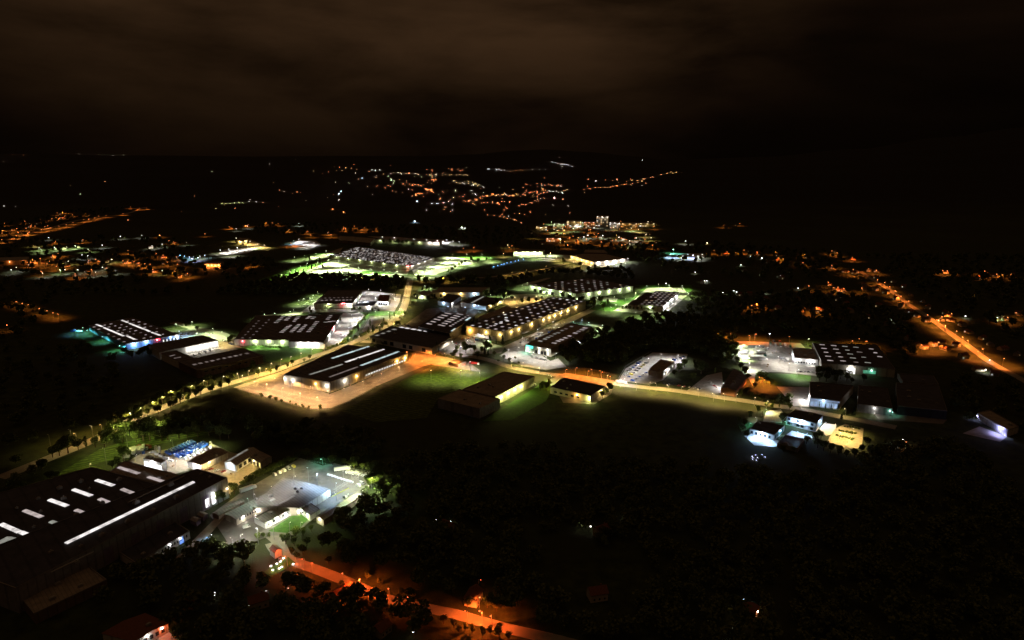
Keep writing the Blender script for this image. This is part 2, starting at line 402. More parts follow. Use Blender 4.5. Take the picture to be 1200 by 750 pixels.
class Bld:
    def __init__(s, name, label, cat, pts, h, wall='cream', roof='dark', gable=0.0, par=.45, group=None, vents=4, base=0.0, lampk=1.0):
        h *= 1.9; gable *= 1.3; par *= 1.6; s.lampk = lampk
        w = [Vector(P(*p, h + base)) for p in pts[:3]]
        w.append(Vector(P(*pts[3], h + base)) if len(pts) > 3 else w[0] + w[2] - w[1])
        s.c = w; s.h = h; s.o = w[0].copy(); s.base = base
        s.root = thing(name, label, cat, (s.o.x, s.o.y, base), 0, group)
        W = [v - s.o for v in w]; s.W = W
        OCC.append([(v.x, v.y) for v in w])
        s.U = (W[1] - W[0]); s.V = (W[3] - W[0]); s.lu, s.lv = s.U.length, s.V.length
        s.u, s.v = s.U / s.lu, s.V / s.lv
        s.cen = (W[0] + W[1] + W[2] + W[3]) / 4
        wm, rm = WALLS[wall], ROOFS[roof]
        mb = MB()
        lo = [(v.x, v.y, -.05) for v in W]; hi = [(v.x, v.y, h) for v in W]
        mb.add(lo + hi, [(0, 1, 5, 4), (1, 2, 6, 5), (2, 3, 7, 6), (3, 0, 4, 7), (4, 5, 6, 7)])
        s.gable = gable
        if gable:
            long_u = s.lu > s.lv; s.long_u = long_u
            if long_u: m0, m1 = (W[0] + W[3]) / 2, (W[1] + W[2]) / 2
            else: m0, m1 = (W[0] + W[1]) / 2, (W[3] + W[2]) / 2
            R0, R1 = (m0.x, m0.y, h + gable), (m1.x, m1.y, h + gable)
            gi = (3, 0) if long_u else (0, 1); gj = (1, 2) if long_u else (2, 3)
            mb.add([hi[gi[0]], hi[gi[1]], R0], [(0, 1, 2)]); mb.add([hi[gj[0]], hi[gj[1]], R1], [(0, 1, 2)])
            ob('wall', mb.data('wall', wm), s.root)
            rf = MB(); e = .4
            def off(v, a, b): d = s.u * a + s.v * b; return (v[0] + d.x, v[1] + d.y)
            if long_u: rings = [(hi[0], R0, hi[1], R1, -1), (hi[3], R0, hi[2], R1, 1)]
            else: rings = [(hi[0], R0, hi[3], R1, -1), (hi[1], R0, hi[2], R1, 1)]
            for a, r0, b, r1, sg in rings:
                if long_u: A, B, C2, D = off(a, -e, sg * e), off(b, e, sg * e), off(r1, e, 0), off(r0, -e, 0)
                else: A, B, C2, D = off(a, sg * e, -e), off(b, sg * e, e), off(r1, 0, e), off(r0, 0, -e)
                z0, z1 = h - .1 + .04, h + gable + .06
                rf.hexa([(*A, z0), (*B, z0), (*C2, z1), (*D, z1)], [(*A, z0 + .18), (*B, z0 + .18), (*C2, z1 + .18), (*D, z1 + .18)])
            ob('roof', rf.data('roof', rm), s.root)
        else:
            ob('wall', mb.data('wall', wm), s.root)
            q = [v + (s.cen - v).normalized() * .35 * 1.3 for v in W]
            rf = MB(); rf.add([(v.x, v.y, h + .08) for v in q] + [(v.x, v.y, h + .004) for v in q], [(0, 1, 2, 3), (4, 7, 6, 5), (0, 4, 5, 1), (1, 5, 6, 2), (2, 6, 7, 3), (3, 7, 4, 0)])
            ob('roof', rf.data('roof', rm), s.root)
            pr = MB(); o2 = [v - (s.cen - v).normalized() * .08 for v in W]
            for i in range(4):
                j = (i + 1) % 4
                pr.add([(o2[i].x, o2[i].y, h - .12), (o2[j].x, o2[j].y, h - .12), (q[j].x, q[j].y, h - .12), (q[i].x, q[i].y, h - .12),
                        (o2[i].x, o2[i].y, h + par), (o2[j].x, o2[j].y, h + par), (q[j].x, q[j].y, h + par), (q[i].x, q[i].y, h + par)],
                       [(0, 3, 2, 1), (4, 5, 6, 7), (0, 1, 5, 4), (2, 3, 7, 6)])
            ob('parapet', pr.data('parapet', TRIM), s.root)
        for i in range(vents):
            a, b = random.uniform(.1, .9), random.uniform(.15, .85)
            z = s.roofz(a, b)
            v = MB(); sz = random.uniform(.8, 2.2); v.box(-sz, -sz * .7, -.05, sz, sz * .7, 1.3); v.box(-sz * .7, -sz * .5, 1.3, sz * .7, sz * .5, 1.7)
            p = s.pt(a, b); ob('roof_vent', v.data('roof_vent', METAL), s.root, (p.x, p.y, z), math.atan2(s.u.y, s.u.x))
    def pt(s, a, b):
        W = s.W
        return (W[0] * (1 - a) + W[1] * a) * (1 - b) + (W[3] * (1 - a) + W[2] * a) * b
    def roofz(s, a, b):
        if not s.gable: return s.h + .08
        t = b if s.long_u else a
        return s.h + s.gable * (1 - abs(2 * t - 1)) + .2
    def loc(s, px, py):
        w = Vector(P(px, py, s.h + s.base + .1)) - s.o
        return w
    def strip(s, p, q, w, m='w', hh=.35):
        w *= 2.0; hh *= 1.5
        a, b = s.loc(*p), s.loc(*q); d = (b - a); L_ = d.length; c = (a + b) / 2
        z = s.h + .06
        if s.gable:
            # height under the middle of the strip
            rel = c; A = np.array([[s.U.x, s.V.x], [s.U.y, s.V.y]]); uv = np.linalg.solve(A, np.array([rel.x, rel.y])); z = s.roofz(*uv)
        mb = MB(); mb.hexa([(-L_ / 2, -w / 2, 0), (L_ / 2, -w / 2, 0), (L_ / 2, w / 2, 0), (-L_ / 2, w / 2, 0)], [(-L_ / 2 + .1, -w * .3, hh), (L_ / 2 - .1, -w * .3, hh), (L_ / 2 - .1, w * .3, hh), (-L_ / 2 + .1, w * .3, hh)])
        return ob('skylight', mb.data('skylight', SKYL[m]), s.root, (c.x, c.y, z), math.atan2(d.y, d.x))
    def sdata(s, lu, lv, m):
        lu *= 2.0; lv *= 2.0
        k = ('sk', round(lu, 2), round(lv, 2), m)
        if k not in DM:
            mb = MB(); mb.hexa([(-lu / 2, -lv / 2, 0), (lu / 2, -lv / 2, 0), (lu / 2, lv / 2, 0), (-lu / 2, lv / 2, 0)], [(-lu * .36, -lv * .36, .4), (lu * .36, -lv * .36, .4), (lu * .36, lv * .36, .4), (-lu * .36, lv * .36, .4)])
            DM[k] = mb.data('skylight', SKYL[m])
        return DM[k]
    def sky1(s, a, b, lu, lv, m='p'):
        a += random.uniform(-.004, .004); lu *= random.choice((1, 1, 1, .75))
        p = s.pt(a, b)
        return ob('skylight', s.sdata(lu, lv, m), s.root, (p.x, p.y, s.roofz(a, b) - .02), math.atan2(s.u.y, s.u.x))
    def grid(s, nu, nv, a0, a1, b0, b1, lu, lv, m='p', prob=1.0, alt=('d',), altp=.2):
        for i in range(nu):
            for j in range(nv):
                if random.random() > prob: continue
                mm = random.choice(alt) if random.random() < altp else m
                s.sky1(a0 + (a1 - a0) * (i / max(1, nu - 1)), b0 + (b1 - b0) * (j / max(1, nv - 1)), lu, lv, mm)
    def col(s, p, q, n, lu, lv, m='p'):     # a line of rooflights between two surveyed points on the roof
        a, b = s.loc(*p), s.loc(*q)
        for i in range(n):
            c = a + (b - a) * (i / max(1, n - 1)); mm = random.choice((m, m, m, m, {'w': 'p', 'p': 'm', 'm': 'd'}.get(m, m)))
            ob('skylight', s.sdata(lu * random.choice((1, 1, .8)), lv, mm), s.root, (c.x, c.y, s.h + .06), math.atan2(s.u.y, s.u.x))
    def vent(s, px, py, k=1.0):
        p = s.loc(px, py); v = MB(); v.box(-1.6 * k, -1.1 * k, 0, 1.6 * k, 1.1 * k, 1.5 * k); v.box(-1.2 * k, -.8 * k, 1.5 * k, 1.2 * k, .8 * k, 1.9 * k); v.cone((0, 0, 1.9 * k), (0, 0, 2.8 * k), .35, .35, 8)
        ob('roof_vent', v.data('roof_vent', METAL), s.root, (p.x, p.y, s.h + .06), math.atan2(s.u.y, s.u.x))
    def duct(s, p, q):
        a, b = s.loc(*p), s.loc(*q); v = MB(); z = s.h + .9; v.cone((a.x, a.y, z), (b.x, b.y, z), .45, .45, 8)
        n = 6
        for i in range(n + 1):
            c = a + (b - a) * i / n; v.box(c.x - .15, c.y - .15, s.h, c.x + .15, c.y + .15, z)
        ob('duct', v.data('duct', METAL), s.root)
    def edge(s, side, t, out=0.0):
        a, b = s.W[side], s.W[(side + 1) % 4]; d = (b - a).normalized(); n = Vector((d.y, -d.x))
        return a + (b - a) * t + n * out, d, n, (b - a).length
    def panel(s, name, side, t0, t1, z0, z1, mat, th=.07, frame=True):
        z0 *= ZS; z1 *= ZS; z1 = min(z1, s.h + 2.5) if name == 'sign_board' or name == 'roof_trim' else min(z1, s.h - .25) if name != 'canopy' else z1; z0 = min(z0, z1 - .5) if z1 - z0 < .3 else z0; th *= 1.4
        a, d, n, L_ = s.edge(side, t0); b, _, _, _ = s.edge(side, t1)
        w = (b - a).length; mb = MB()
        mb.box(0, -th, z0, w, .02, z1)
        ang = math.atan2(d.y, d.x)
        o = ob(name, mb.data(name, mat), s.root, (a.x, a.y, 0), ang)
        if frame and w > .6:
            fr = MB(); f = .09
            fr.box(-f, -th - .04, z1, w + f, .01, z1 + f); fr.box(-f, -th - .04, z0, 0, .01, z1); fr.box(w, -th - .04, z0, w + f, .01, z1)
            if z0 > .4: fr.box(-f, -th - .08, z0 - f, w + f, .01, z0)
            ob('frame', fr.data('frame', TRIM), o)
        return o
    def rowp(s, name, side, n, t0, t1, fill, z0, z1, mats):
        for i in range(n):
            a = t0 + (t1 - t0) * i / n; b = a + (t1 - t0) / n * fill
            s.panel(name, side, a, b, z0, z1, mats[i % len(mats)])
    def lamp(s, side, t, z, c='W', power=350, out=1.1):
        z = min(z * ZS, s.h - .4) if z < 8 else s.h + .3; out *= 1.7
        p, d, n, L_ = s.edge(side, t)
        k = ('wl', c)
        if k not in DM:
            mb = MB(); mb.hexa([(-.45, -.8, -.35), (.45, -.8, -.35), (.45, -.1, -.2), (-.45, -.1, -.2)], [(-.4, -.75, .2), (.4, -.75, .2), (.4, .02, .3), (-.4, .02, .3)])
            cc = tuple(.4 + .6 * v for v in COLS[c])
            DM[k] = mb.data('wall_lamp', emis('wall_lamp_glow_' + c, cc, 6.0))
        ob('wall_lamp', DM[k], s.root, (p.x, p.y, z), math.atan2(d.y, d.x))
        q = p + n * out
        light('POINT', c, power * KW * (s.lampk if hasattr(s, 'lampk') else 1), s.root, (q.x, q.y, z - .75), radius=.2)
    def lampx(s, px, side, z, c='W', power=350, out=1.1):
        # wall lamp at the surveyed bearing px along the given side
        best = min(((abs(s.bearing(side, t / 100) - px), t / 100) for t in range(0, 101)))[1]
        s.lamp(side, min(.985, max(.015, best)), z, c, power, out)
    def bearing(s, side, t):
        p, _, _, _ = s.edge(side, t); w = p + s.o
        dep = w.y * CP + (H - s.h) * SP
        return 600 + F * w.x / dep

# ---------------------------------------------------------------- trees
def leafcloud(n, lobes, size, rnd, flat=.8):
    vs = np.zeros((n * 4, 3)); 
    for i in range(n):
        cx, cy, cz, rr, rz = lobes[rnd.randrange(len(lobes))]
        while True:
            p = np.array([rnd.uniform(-1, 1) for _ in range(3)]); l = (p ** 2).sum() ** .5
            if .25 < l < 1: break
        p = p / l * l ** .45
        c = np.array([cx + p[0] * rr, cy + p[1] * rr, cz + p[2] * rz])
        a = np.array([rnd.gauss(0, 1) for _ in range(3)]); a /= np.linalg.norm(a)
        b = np.cross(a, [rnd.gauss(0, 1) for _ in range(3)]); b /= np.linalg.norm(b)
        s = size * rnd.uniform(.6, 1.3)
        for k, (u, v) in enumerate(((-1, -.6), (1, -.5), (.8, .6), (-.7, .7))): vs[i * 4 + k] = c + (a * u + b * v) * s
    return vs
def tree_arrays(style, seed, n, size):
    rnd = random.Random(seed)
    if style == 'broad':
        lobes = [(rnd.uniform(-1.9, 1.9), rnd.uniform(-1.9, 1.9), rnd.uniform(3.6, 7.4), rnd.uniform(1.1, 2.1), rnd.uniform(.9, 1.8)) for _ in range(9)]
        lobes += [(0, 0, 6.2, 1.9, 2.2)]
    elif style == 'poplar':
        lobes = [(rnd.uniform(-.4, .4), rnd.uniform(-.4, .4), 2.2 + i * .95, 1.35 * (1 - abs(i - 3) / 7), 1.1) for i in range(8)]
    elif style == 'conifer':
        lobes = []
        for i in range(9):
            f = 1 - i / 9.3
            for k in range(3):
                a = rnd.uniform(0, 6.28); lobes.append((math.cos(a) * f * 1.0, math.sin(a) * f * 1.0, 1.6 + i * .86, .3 + 1.0 * f, .45))
    else:
        lobes = [(rnd.uniform(-1, 1), rnd.uniform(-1, 1), rnd.uniform(.6, 1.6), rnd.uniform(.6, 1.1), rnd.uniform(.5, 1)) for _ in range(6)]
    return leafcloud(n, lobes, size, rnd)
TD = {}
def treedata(style, k):
    key = (style, k)
    if key in TD: return TD[key]
    n = {'broad': 900, 'poplar': 520, 'conifer': 620, 'bush': 260}[style]; sz = {'broad': .30, 'poplar': .24, 'conifer': .24, 'bush': .2}[style]
    vs = tree_arrays(style, 100 + k * 7 + len(style), n, sz)
    me = bpy.data.meshes.new('crown'); me.from_pydata(vs.tolist(), [], [(4 * i, 4 * i + 1, 4 * i + 2, 4 * i + 3) for i in range(n)])
    me.materials.append({'broad': LEAF if k % 2 else LEAFY, 'poplar': LEAFY, 'conifer': CONIF, 'bush': LEAFY}[style])
    rnd = random.Random(k); t = MB()
    top = {'broad': 5.5, 'poplar': 7.5, 'conifer': 8.5, 'bush': .9}[style]; r0 = {'broad': .28, 'poplar': .18, 'conifer': .2, 'bush': .08}[style]
    t.cone((0, 0, -.1), (0, 0, top * .45), r0, r0 * .7, 7); t.cone((0, 0, top * .45), (rnd.uniform(-.2, .2), .1, top), r0 * .7, r0 * .2, 6)
    if style in ('broad', 'bush'):
        for i in range(6):
            a = i * 1.05 + rnd.random(); z = top * rnd.uniform(.35, .7); L_ = top * .38
            t.cone((0, 0, z), (math.cos(a) * L_, math.sin(a) * L_, z + L_ * .7), r0 * .35, r0 * .1, 5)
    TD[key] = (t.data('trunk', BARK), me)
    return TD[key]
KN = {'broad': ('broadleaf_tree', 'tree'), 'poplar': ('poplar_tree', 'tree'), 'conifer': ('conifer_tree', 'tree'), 'bush': ('bush', 'bush')}
TREEN = [0]
def tree(x, y, h, style, label, group=None, z=0.0):
    base = {'broad': 8.2, 'poplar': 10., 'conifer': 9.8, 'bush': 2.4}[style]
    td = treedata(style, random.randrange(4)); nm, cat = KN[style]
    s = h / base * 1.45
    o = thing(nm, label, cat, (x, y, z), random.uniform(0, 6.28), group, sc=(s * random.uniform(.85, 1.15), s * random.uniform(.85, 1.15), s))
    ob('trunk', td[0], o); ob('crown', td[1], o); TREEN[0] += 1
    return o
def trees(pts, h, style, tmpl, group=None, jit=.3):
    """pts: survey pixels of the foot"""
    pts = sorted(pts, key=lambda q: q[0]); n = len(pts)
    for i, q in enumerate(pts):
        x, y = P(q[0], q[1]); hh = (q[2] if len(q) > 2 else h) * random.uniform(1 - jit, 1 + jit); st = q[3] if len(q) > 3 else style
        tree(x, y, hh, st, ' '.join(tmpl.format(w=place_words(i, n)).split()), group)
def line(p, q, n, j=0.0):
    return [(p[0] + (q[0] - p[0]) * i / max(1, n - 1) + random.uniform(-j, j), p[1] + (q[1] - p[1]) * i / max(1, n - 1) + random.uniform(-j, j) * .3) for i in range(n)]
def pline(pts, n, j=0.0):
    L_ = [math.hypot(b[0] - a[0], b[1] - a[1]) for a, b in zip(pts, pts[1:])]; tot = sum(L_); out = []
    for i in range(n):
        s = tot * i / max(1, n - 1)
        for (a, b), l in zip(zip(pts, pts[1:]), L_):
            if s <= l + 1e-9: t = s / l; out.append((a[0] + (b[0] - a[0]) * t + random.uniform(-j, j), a[1] + (b[1] - a[1]) * t + random.uniform(-j, j) * .3)); break
            s -= l
    return out

# ---------------------------------------------------------------- vehicles
PAINTS = {'white': (.75, .75, .73), 'grey': (.25, .26, .27), 'black': (.02, .02, .02), 'red': (.45, .03, .02), 'blue': (.03, .1, .45), 'silver': (.5, .5, .52), 'yellow': (.75, .6, .1), 'green': (.05, .3, .15)}
VD = {}
def loft(prof, y0, y1, inset=0.12, mb=None, ztop=None):
    """side profile (x,z) list extruded across the width, narrowing above the belt"""
    mb = mb or MB(); n = len(prof)
    zm = max(p[1] for p in prof)
    def yy(z, s): return s * ((y1 - y0) / 2 - inset * max(0, (z - .85) / max(.01, zm - .85)) if z > .85 else (y1 - y0) / 2)
    A = [(x, yy(z, -1), z) for x, z in prof]; B = [(x, yy(z, 1), z) for x, z in prof]
    mb.add(A + B, [tuple(range(n))[::-1] if False else tuple(range(n)), tuple(range(2 * n - 1, n - 1, -1))] + [(i, n + i, n + (i + 1) % n, (i + 1) % n) for i in range(n)])
    return mb
def vdata(kd, colr):
    k = (kd, colr)
    if k in VD: return VD[k]
    m = surf('paint_' + colr, PAINTS[colr], tuple(v * .9 for v in PAINTS[colr]), rough=.3, spec=.5)
    parts = []
    def wheel(r=.33):
        w = MB(); w.cone((0, -.11, r), (0, .11, r), r, r, 12); w.cone((0, -.125, r), (0, .125, r), r * .55, r * .55, 8); return w.data('wheel', TYRE)
    if kd == 'car':
        body = loft([(-2.1, .35), (2.1, .35), (2.15, .6), (2.0, .78), (1.0, .92), (-1.75, .95), (-2.1, .85)], -.88, .88)
        cab = loft([(.95, .9), (.3, 1.42), (-1.1, 1.45), (-1.75, .93)], -.8, .8, .2)
        glass = loft([(.86, .97), (.27, 1.38), (-1.08, 1.41), (-1.62, .99)], -.815, .815, .2)
        roof = MB(); roof.hexa([(-1.15, -.6, 1.40), (.33, -.6, 1.40), (.33, .6, 1.40), (-1.15, .6, 1.40)], [(-1.05, -.55, 1.47), (.22, -.55, 1.45), (.22, .55, 1.45), (-1.05, .55, 1.47)])
        parts = [('body', body.data('body', m)), ('window', glass.data('window', GLASS)), ('roof', roof.data('roof', m))]
        ws = [(1.3, -.8), (1.3, .8), (-1.3, -.8), (-1.3, .8)]; wd = wheel()
    elif kd == 'van':
        body = loft([(-2.6, .4), (2.5, .4), (2.6, .8), (2.35, 1.15), (1.7, 2.0), (1.3, 2.2), (-2.55, 2.25), (-2.6, 2.1)], -.98, .98, .1)
        glass = MB(); glass.hexa([(1.72, -.8, 1.94), (2.33, -.85, 1.22), (2.33, .85, 1.22), (1.72, .8, 1.94)], [(1.77, -.8, 2.0), (2.40, -.85, 1.22), (2.40, .85, 1.22), (1.77, .8, 2.0)])
        for sg in (-1, 1): glass.box(1.0, sg * .93 - .04, 1.3, 1.75, sg * .93 + .04, 1.85)
        parts = [('body', body.data('body', m)), ('window', glass.data('window', GLASS))]
        ws = [(1.6, -.88), (1.6, .88), (-1.6, -.88), (-1.6, .88)]; wd = wheel(.36)
    elif kd == 'lorry':
        body = MB(); body.box(-6.8, -1.25, 1.1, 4.6, 1.25, 3.9); body.box(-6.8, -1.1, .8, 4.6, 1.1, 1.1)
        for i in range(12): body.box(-6.6 + i * .95, -1.29, 1.2, -6.5 + i * .95, 1.29, 3.8)
        cab = loft([(4.85, .5), (7.0, .5), (7.05, 1.6), (6.75, 2.9), (5.9, 3.2), (4.85, 3.3)], -1.2, 1.2, .12)
        glass = MB(); glass.hexa([(7.05, -1.05, 1.7), (6.83, -1.0, 2.7), (6.83, 1.0, 2.7), (7.05, 1.05, 1.7)], [(7.10, -1.05, 1.7), (6.88, -1.0, 2.7), (6.88, 1.0, 2.7), (7.10, 1.05, 1.7)])
        wm = surf('paint_white', PAINTS['white'], rough=.3)
        parts = [('cargo_box', body.data('cargo_box', m)), ('cab', cab.data('cab', wm)), ('window', glass.data('window', GLASS))]
        ws = [(6, -1.05), (6, 1.05), (-5.6, -1.05), (-5.6, 1.05), (-4.3, -1.05), (-4.3, 1.05)]; wd = wheel(.5)
    VD[k] = (parts, ws, wd)
    return VD[k]
CARN = [0]
def vehicle(x, y, rz, kd, colr, label, group=None, wheels=True, sc=1.0):
    parts, ws, wd = vdata(kd, colr)
    nm = {'car': 'parked_car', 'van': 'parked_van', 'lorry': 'lorry'}[kd]
    o = thing(nm, label, kd, (x, y, .06), rz, group, sc=sc)
    for n, d in parts: ob(n, d, o)
    if wheels:
        for wx, wy in ws: ob('wheel', wd, o, (wx, wy, 0))
    CARN[0] += 1
    return o
def carrow(p, q, n, head, kd, cols, tmpl, group, skip=0.0, wheels=True, jit=4, sc=1.0):
    a, b = Vector(P(*p)), Vector(P(*q)); spots = []
    for i in range(n):
        if random.random() < skip: continue
        spots.append(a + (b - a) * (i / max(1, n - 1)))
    spots.sort(key=lambda v: v.x / v.y)
    for i, v in enumerate(spots):
        cc = random.choice(cols) if isinstance(cols, list) else cols
        kk = random.choice(kd) if isinstance(kd, list) else kd
        d = b - a; hd = math.atan2(d.y, d.x) + R(head)
        vehicle(v.x, v.y, hd + R(random.uniform(-jit, jit)) + (math.pi if random.random() < .3 else 0), kk, cc, ' '.join(tmpl.format(w=place_words(i, len(spots)), c=cc, k=kk).split()), group, wheels, sc)

# ================================================================ ground, hills, sky, camera
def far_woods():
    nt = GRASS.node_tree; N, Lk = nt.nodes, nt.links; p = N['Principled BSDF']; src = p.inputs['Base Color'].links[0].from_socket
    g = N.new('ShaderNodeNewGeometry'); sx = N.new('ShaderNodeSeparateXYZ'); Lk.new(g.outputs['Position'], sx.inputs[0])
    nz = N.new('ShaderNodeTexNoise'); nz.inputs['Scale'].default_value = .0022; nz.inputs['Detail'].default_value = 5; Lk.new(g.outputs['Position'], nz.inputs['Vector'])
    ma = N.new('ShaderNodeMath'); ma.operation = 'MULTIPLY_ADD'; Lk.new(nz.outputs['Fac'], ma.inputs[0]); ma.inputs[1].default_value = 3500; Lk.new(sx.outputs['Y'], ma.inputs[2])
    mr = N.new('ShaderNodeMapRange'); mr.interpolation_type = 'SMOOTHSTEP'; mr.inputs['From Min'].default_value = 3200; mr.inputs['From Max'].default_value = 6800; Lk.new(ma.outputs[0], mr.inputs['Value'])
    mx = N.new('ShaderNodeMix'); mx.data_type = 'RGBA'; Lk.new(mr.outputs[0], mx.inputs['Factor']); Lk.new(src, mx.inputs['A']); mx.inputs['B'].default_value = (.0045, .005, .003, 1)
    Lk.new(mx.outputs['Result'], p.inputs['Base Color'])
def mow(mat, k, ang):
    nt = mat.node_tree; N, Lk = nt.nodes, nt.links; p = N['Principled BSDF']; src = p.inputs['Base Color'].links[0].from_socket
    g = N.new('ShaderNodeNewGeometry'); mp = N.new('ShaderNodeMapping'); mp.inputs['Rotation'].default_value = (0, 0, ang); Lk.new(g.outputs['Position'], mp.inputs['Vector'])
    wv = N.new('ShaderNodeTexWave'); wv.inputs['Scale'].default_value = k; wv.inputs['Distortion'].default_value = 9; wv.inputs['Detail'].default_value = 4; wv.inputs['Detail Scale'].default_value = .4
    Lk.new(mp.outputs['Vector'], wv.inputs['Vector'])
    mr = N.new('ShaderNodeMapRange'); mr.inputs['To Min'].default_value = .55; mr.inputs['To Max'].default_value = 1.3; Lk.new(wv.outputs['Fac'], mr.inputs['Value'])
    hs = N.new('ShaderNodeHueSaturation'); Lk.new(mr.outputs[0], hs.inputs['Value']); Lk.new(src, hs.inputs['Color']); Lk.new(hs.outputs['Color'], p.inputs['Base Color'])
mow(ROUGHG, .06, 1.1)
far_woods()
def build_ground():
    mb = MB()
    radii = [0, 60, 150, 300, 500, 800, 1200, 1600, 1850] + [1950 + i * 90 for i in range(0, 75)] + [9000, 11000, 14000]
    # rectangular fan: rows in Y, so that the valley floor is exactly flat before the hills begin
    ys = [-14000, -8000, -4000, -2500, -1000, 0, 400, 900, 1400, 1950] + [1950 + 70 * i for i in range(1, 75)] + [7400, 8000, 9500, 12000, 16000]
    nx = 150
    for Y in ys:
        Y *= KS; half = max(2200 * KS, abs(Y) * 1.6 + 600 * KS)
        for i in range(nx + 1):
            X = -half + 2 * half * i / nx; mb.v.append((X, Y, T(X, Y)))
    for r in range(len(ys) - 1):
        for i in range(nx):
            a = r * (nx + 1) + i
            mb.f.append((a, a + 1, a + nx + 2, a + nx + 1)); mb.m.append(0 if ys[r + 1] <= 1950 else 1)
    hill = surf('wooded_hills', (.009, .012, .005), (.004, .006, .003), rough=1, scale=.02, detail=8)
    mb.m = [0] * len(mb.f); me = mb.data('ground', GRASS)
    for p in me.polygons: p.use_smooth = True
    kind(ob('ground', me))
build_ground()

wd = bpy.data.worlds.new('World'); SC.world = wd; wd.use_nodes = True
nt = wd.node_tree; N, Lk = nt.nodes, nt.links; bg = N['Background']
tc = N.new('ShaderNodeTexCoord'); sep = N.new('ShaderNodeSeparateXYZ'); Lk.new(tc.outputs['Generated'], sep.inputs[0])
mp = N.new('ShaderNodeMapping'); mp.inputs['Scale'].default_value = (1.0, 1.0, 3.6); Lk.new(tc.outputs['Generated'], mp.inputs['Vector'])
nz = N.new('ShaderNodeTexNoise'); nz.inputs['Scale'].default_value = 3.0; nz.inputs['Detail'].default_value = 6; nz.inputs['Roughness'].default_value = .52; nz.inputs['Distortion'].default_value = .2
Lk.new(mp.outputs['Vector'], nz.inputs['Vector'])
cl = N.new('ShaderNodeMapRange'); cl.inputs['From Min'].default_value = .36; cl.inputs['From Max'].default_value = .64; cl.inputs['To Min'].default_value = .35; cl.inputs['To Max'].default_value = 1.5
Lk.new(nz.outputs['Fac'], cl.inputs['Value'])
# cloud base lit by the town: brightest overhead of the valley, falling off towards the horizon and the dark mountain side
el = N.new('ShaderNodeMapRange'); el.interpolation_type = 'SMOOTHSTEP'; el.inputs['From Min'].default_value = -.01; el.inputs['From Max'].default_value = .24; el.inputs['To Min'].default_value = .13; el.inputs['To Max'].default_value = 1.0
Lk.new(sep.outputs['Z'], el.inputs['Value'])
dt = N.new('ShaderNodeVectorMath'); dt.operation = 'DOT_PRODUCT'; dt.inputs[1].default_value = Vector((-.16, .93, .30)).normalized()
Lk.new(tc.outputs['Generated'], dt.inputs[0])
az = N.new('ShaderNodeMapRange'); az.interpolation_type = 'SMOOTHSTEP'; az.inputs['From Min'].default_value = .80; az.inputs['From Max'].default_value = .99; az.inputs['To Min'].default_value = .12; az.inputs['To Max'].default_value = 1.0
Lk.new(dt.outputs['Value'], az.inputs['Value'])
m1 = N.new('ShaderNodeMath'); m1.operation = 'MULTIPLY'; Lk.new(cl.outputs[0], m1.inputs[0]); Lk.new(el.outputs[0], m1.inputs[1])
m2 = N.new('ShaderNodeMath'); m2.operation = 'MULTIPLY'; Lk.new(m1.outputs[0], m2.inputs[0]); Lk.new(az.outputs[0], m2.inputs[1])
zen = N.new('ShaderNodeMapRange'); zen.interpolation_type = 'SMOOTHSTEP'; zen.inputs['From Min'].default_value = .25; zen.inputs['From Max'].default_value = .8; zen.inputs['To Min'].default_value = 0; zen.inputs['To Max'].default_value = .016
Lk.new(sep.outputs['Z'], zen.inputs['Value'])
m25 = N.new('ShaderNodeMath'); m25.operation = 'MULTIPLY_ADD'; Lk.new(m2.outputs[0], m25.inputs[0]); m25.inputs[1].default_value = .0078; m25.inputs[2].default_value = .00022
m3 = N.new('ShaderNodeMath'); m3.operation = 'ADD'; Lk.new(m25.outputs[0], m3.inputs[0]); Lk.new(zen.outputs[0], m3.inputs[1])
Lk.new(m3.outputs[0], bg.inputs['Strength']); bg.inputs['Color'].default_value = (1, .50, .22, 1)

cam = bpy.data.cameras.new('camera'); co = ob('camera', cam); SC.camera = co
co.location = (0, 0, H); co.rotation_euler = (math.pi / 2 - PIT, 0, 0)
cam.sensor_width = 36; cam.lens = 36 * F / 1200; cam.clip_end = 40000; cam.clip_start = 1

vs_ = SC.view_settings; vs_.view_transform = 'Standard'; vs_.look = 'None'; vs_.exposure = 2.0; vs_.gamma = 1
cy = SC.cycles; cy.max_bounces = 3; cy.diffuse_bounces = 2; cy.glossy_bounces = 1; cy.transmission_bounces = 1; cy.transparent_max_bounces = 4
cy.sample_clamp_indirect = .6; cy.use_denoising = True; cy.caustics_reflective = False; cy.caustics_refractive = False
try: cy.use_light_tree = True; cy.use_adaptive_sampling = True; cy.adaptive_threshold = .01
except Exception: pass

# ================================================================ roads
AVE = road('road', [(481, 326.5), (479.5, 333), (477, 345), (474, 358), (467, 371), (457, 380), (433, 392), (420, 398.7), (387, 411.5), (361, 419.5), (326, 433), (300, 440.5), (279, 446.5), (240, 458), (205, 471.5), (175, 484), (150, 494), (125, 508), (95, 522), (50, 540), (0, 560)], 13)
road('road', [(424, 400), (445, 402), (470, 405.5), (500, 409), (530, 415), (560, 419), (580, 424), (605, 432), (640, 438), (665, 441), (700, 446), (735, 451.5), (793, 458), (847, 466), (878, 470.5), (909, 475.5), (940, 480), (970, 485.5), (1010, 493), (1050, 501)], 12)
road('road', [(425, 320), (460, 323.5), (481, 325), (500, 325.5), (530, 326), (560, 325.7), (590, 323), (615, 319), (640, 315), (665, 309)], 12)
road('access_road', [(278, 455), (300, 447.5), (332, 437), (350, 430), (368, 424), (380, 418)], 12, marks=False)
road('access_road', [(203, 378), (222, 383), (240, 387), (262, 392), (280, 402), (298, 406)], 13, marks=False)
road('access_road', [(240, 387), (225, 392), (215, 398)], 11, marks=False, kerb=False)
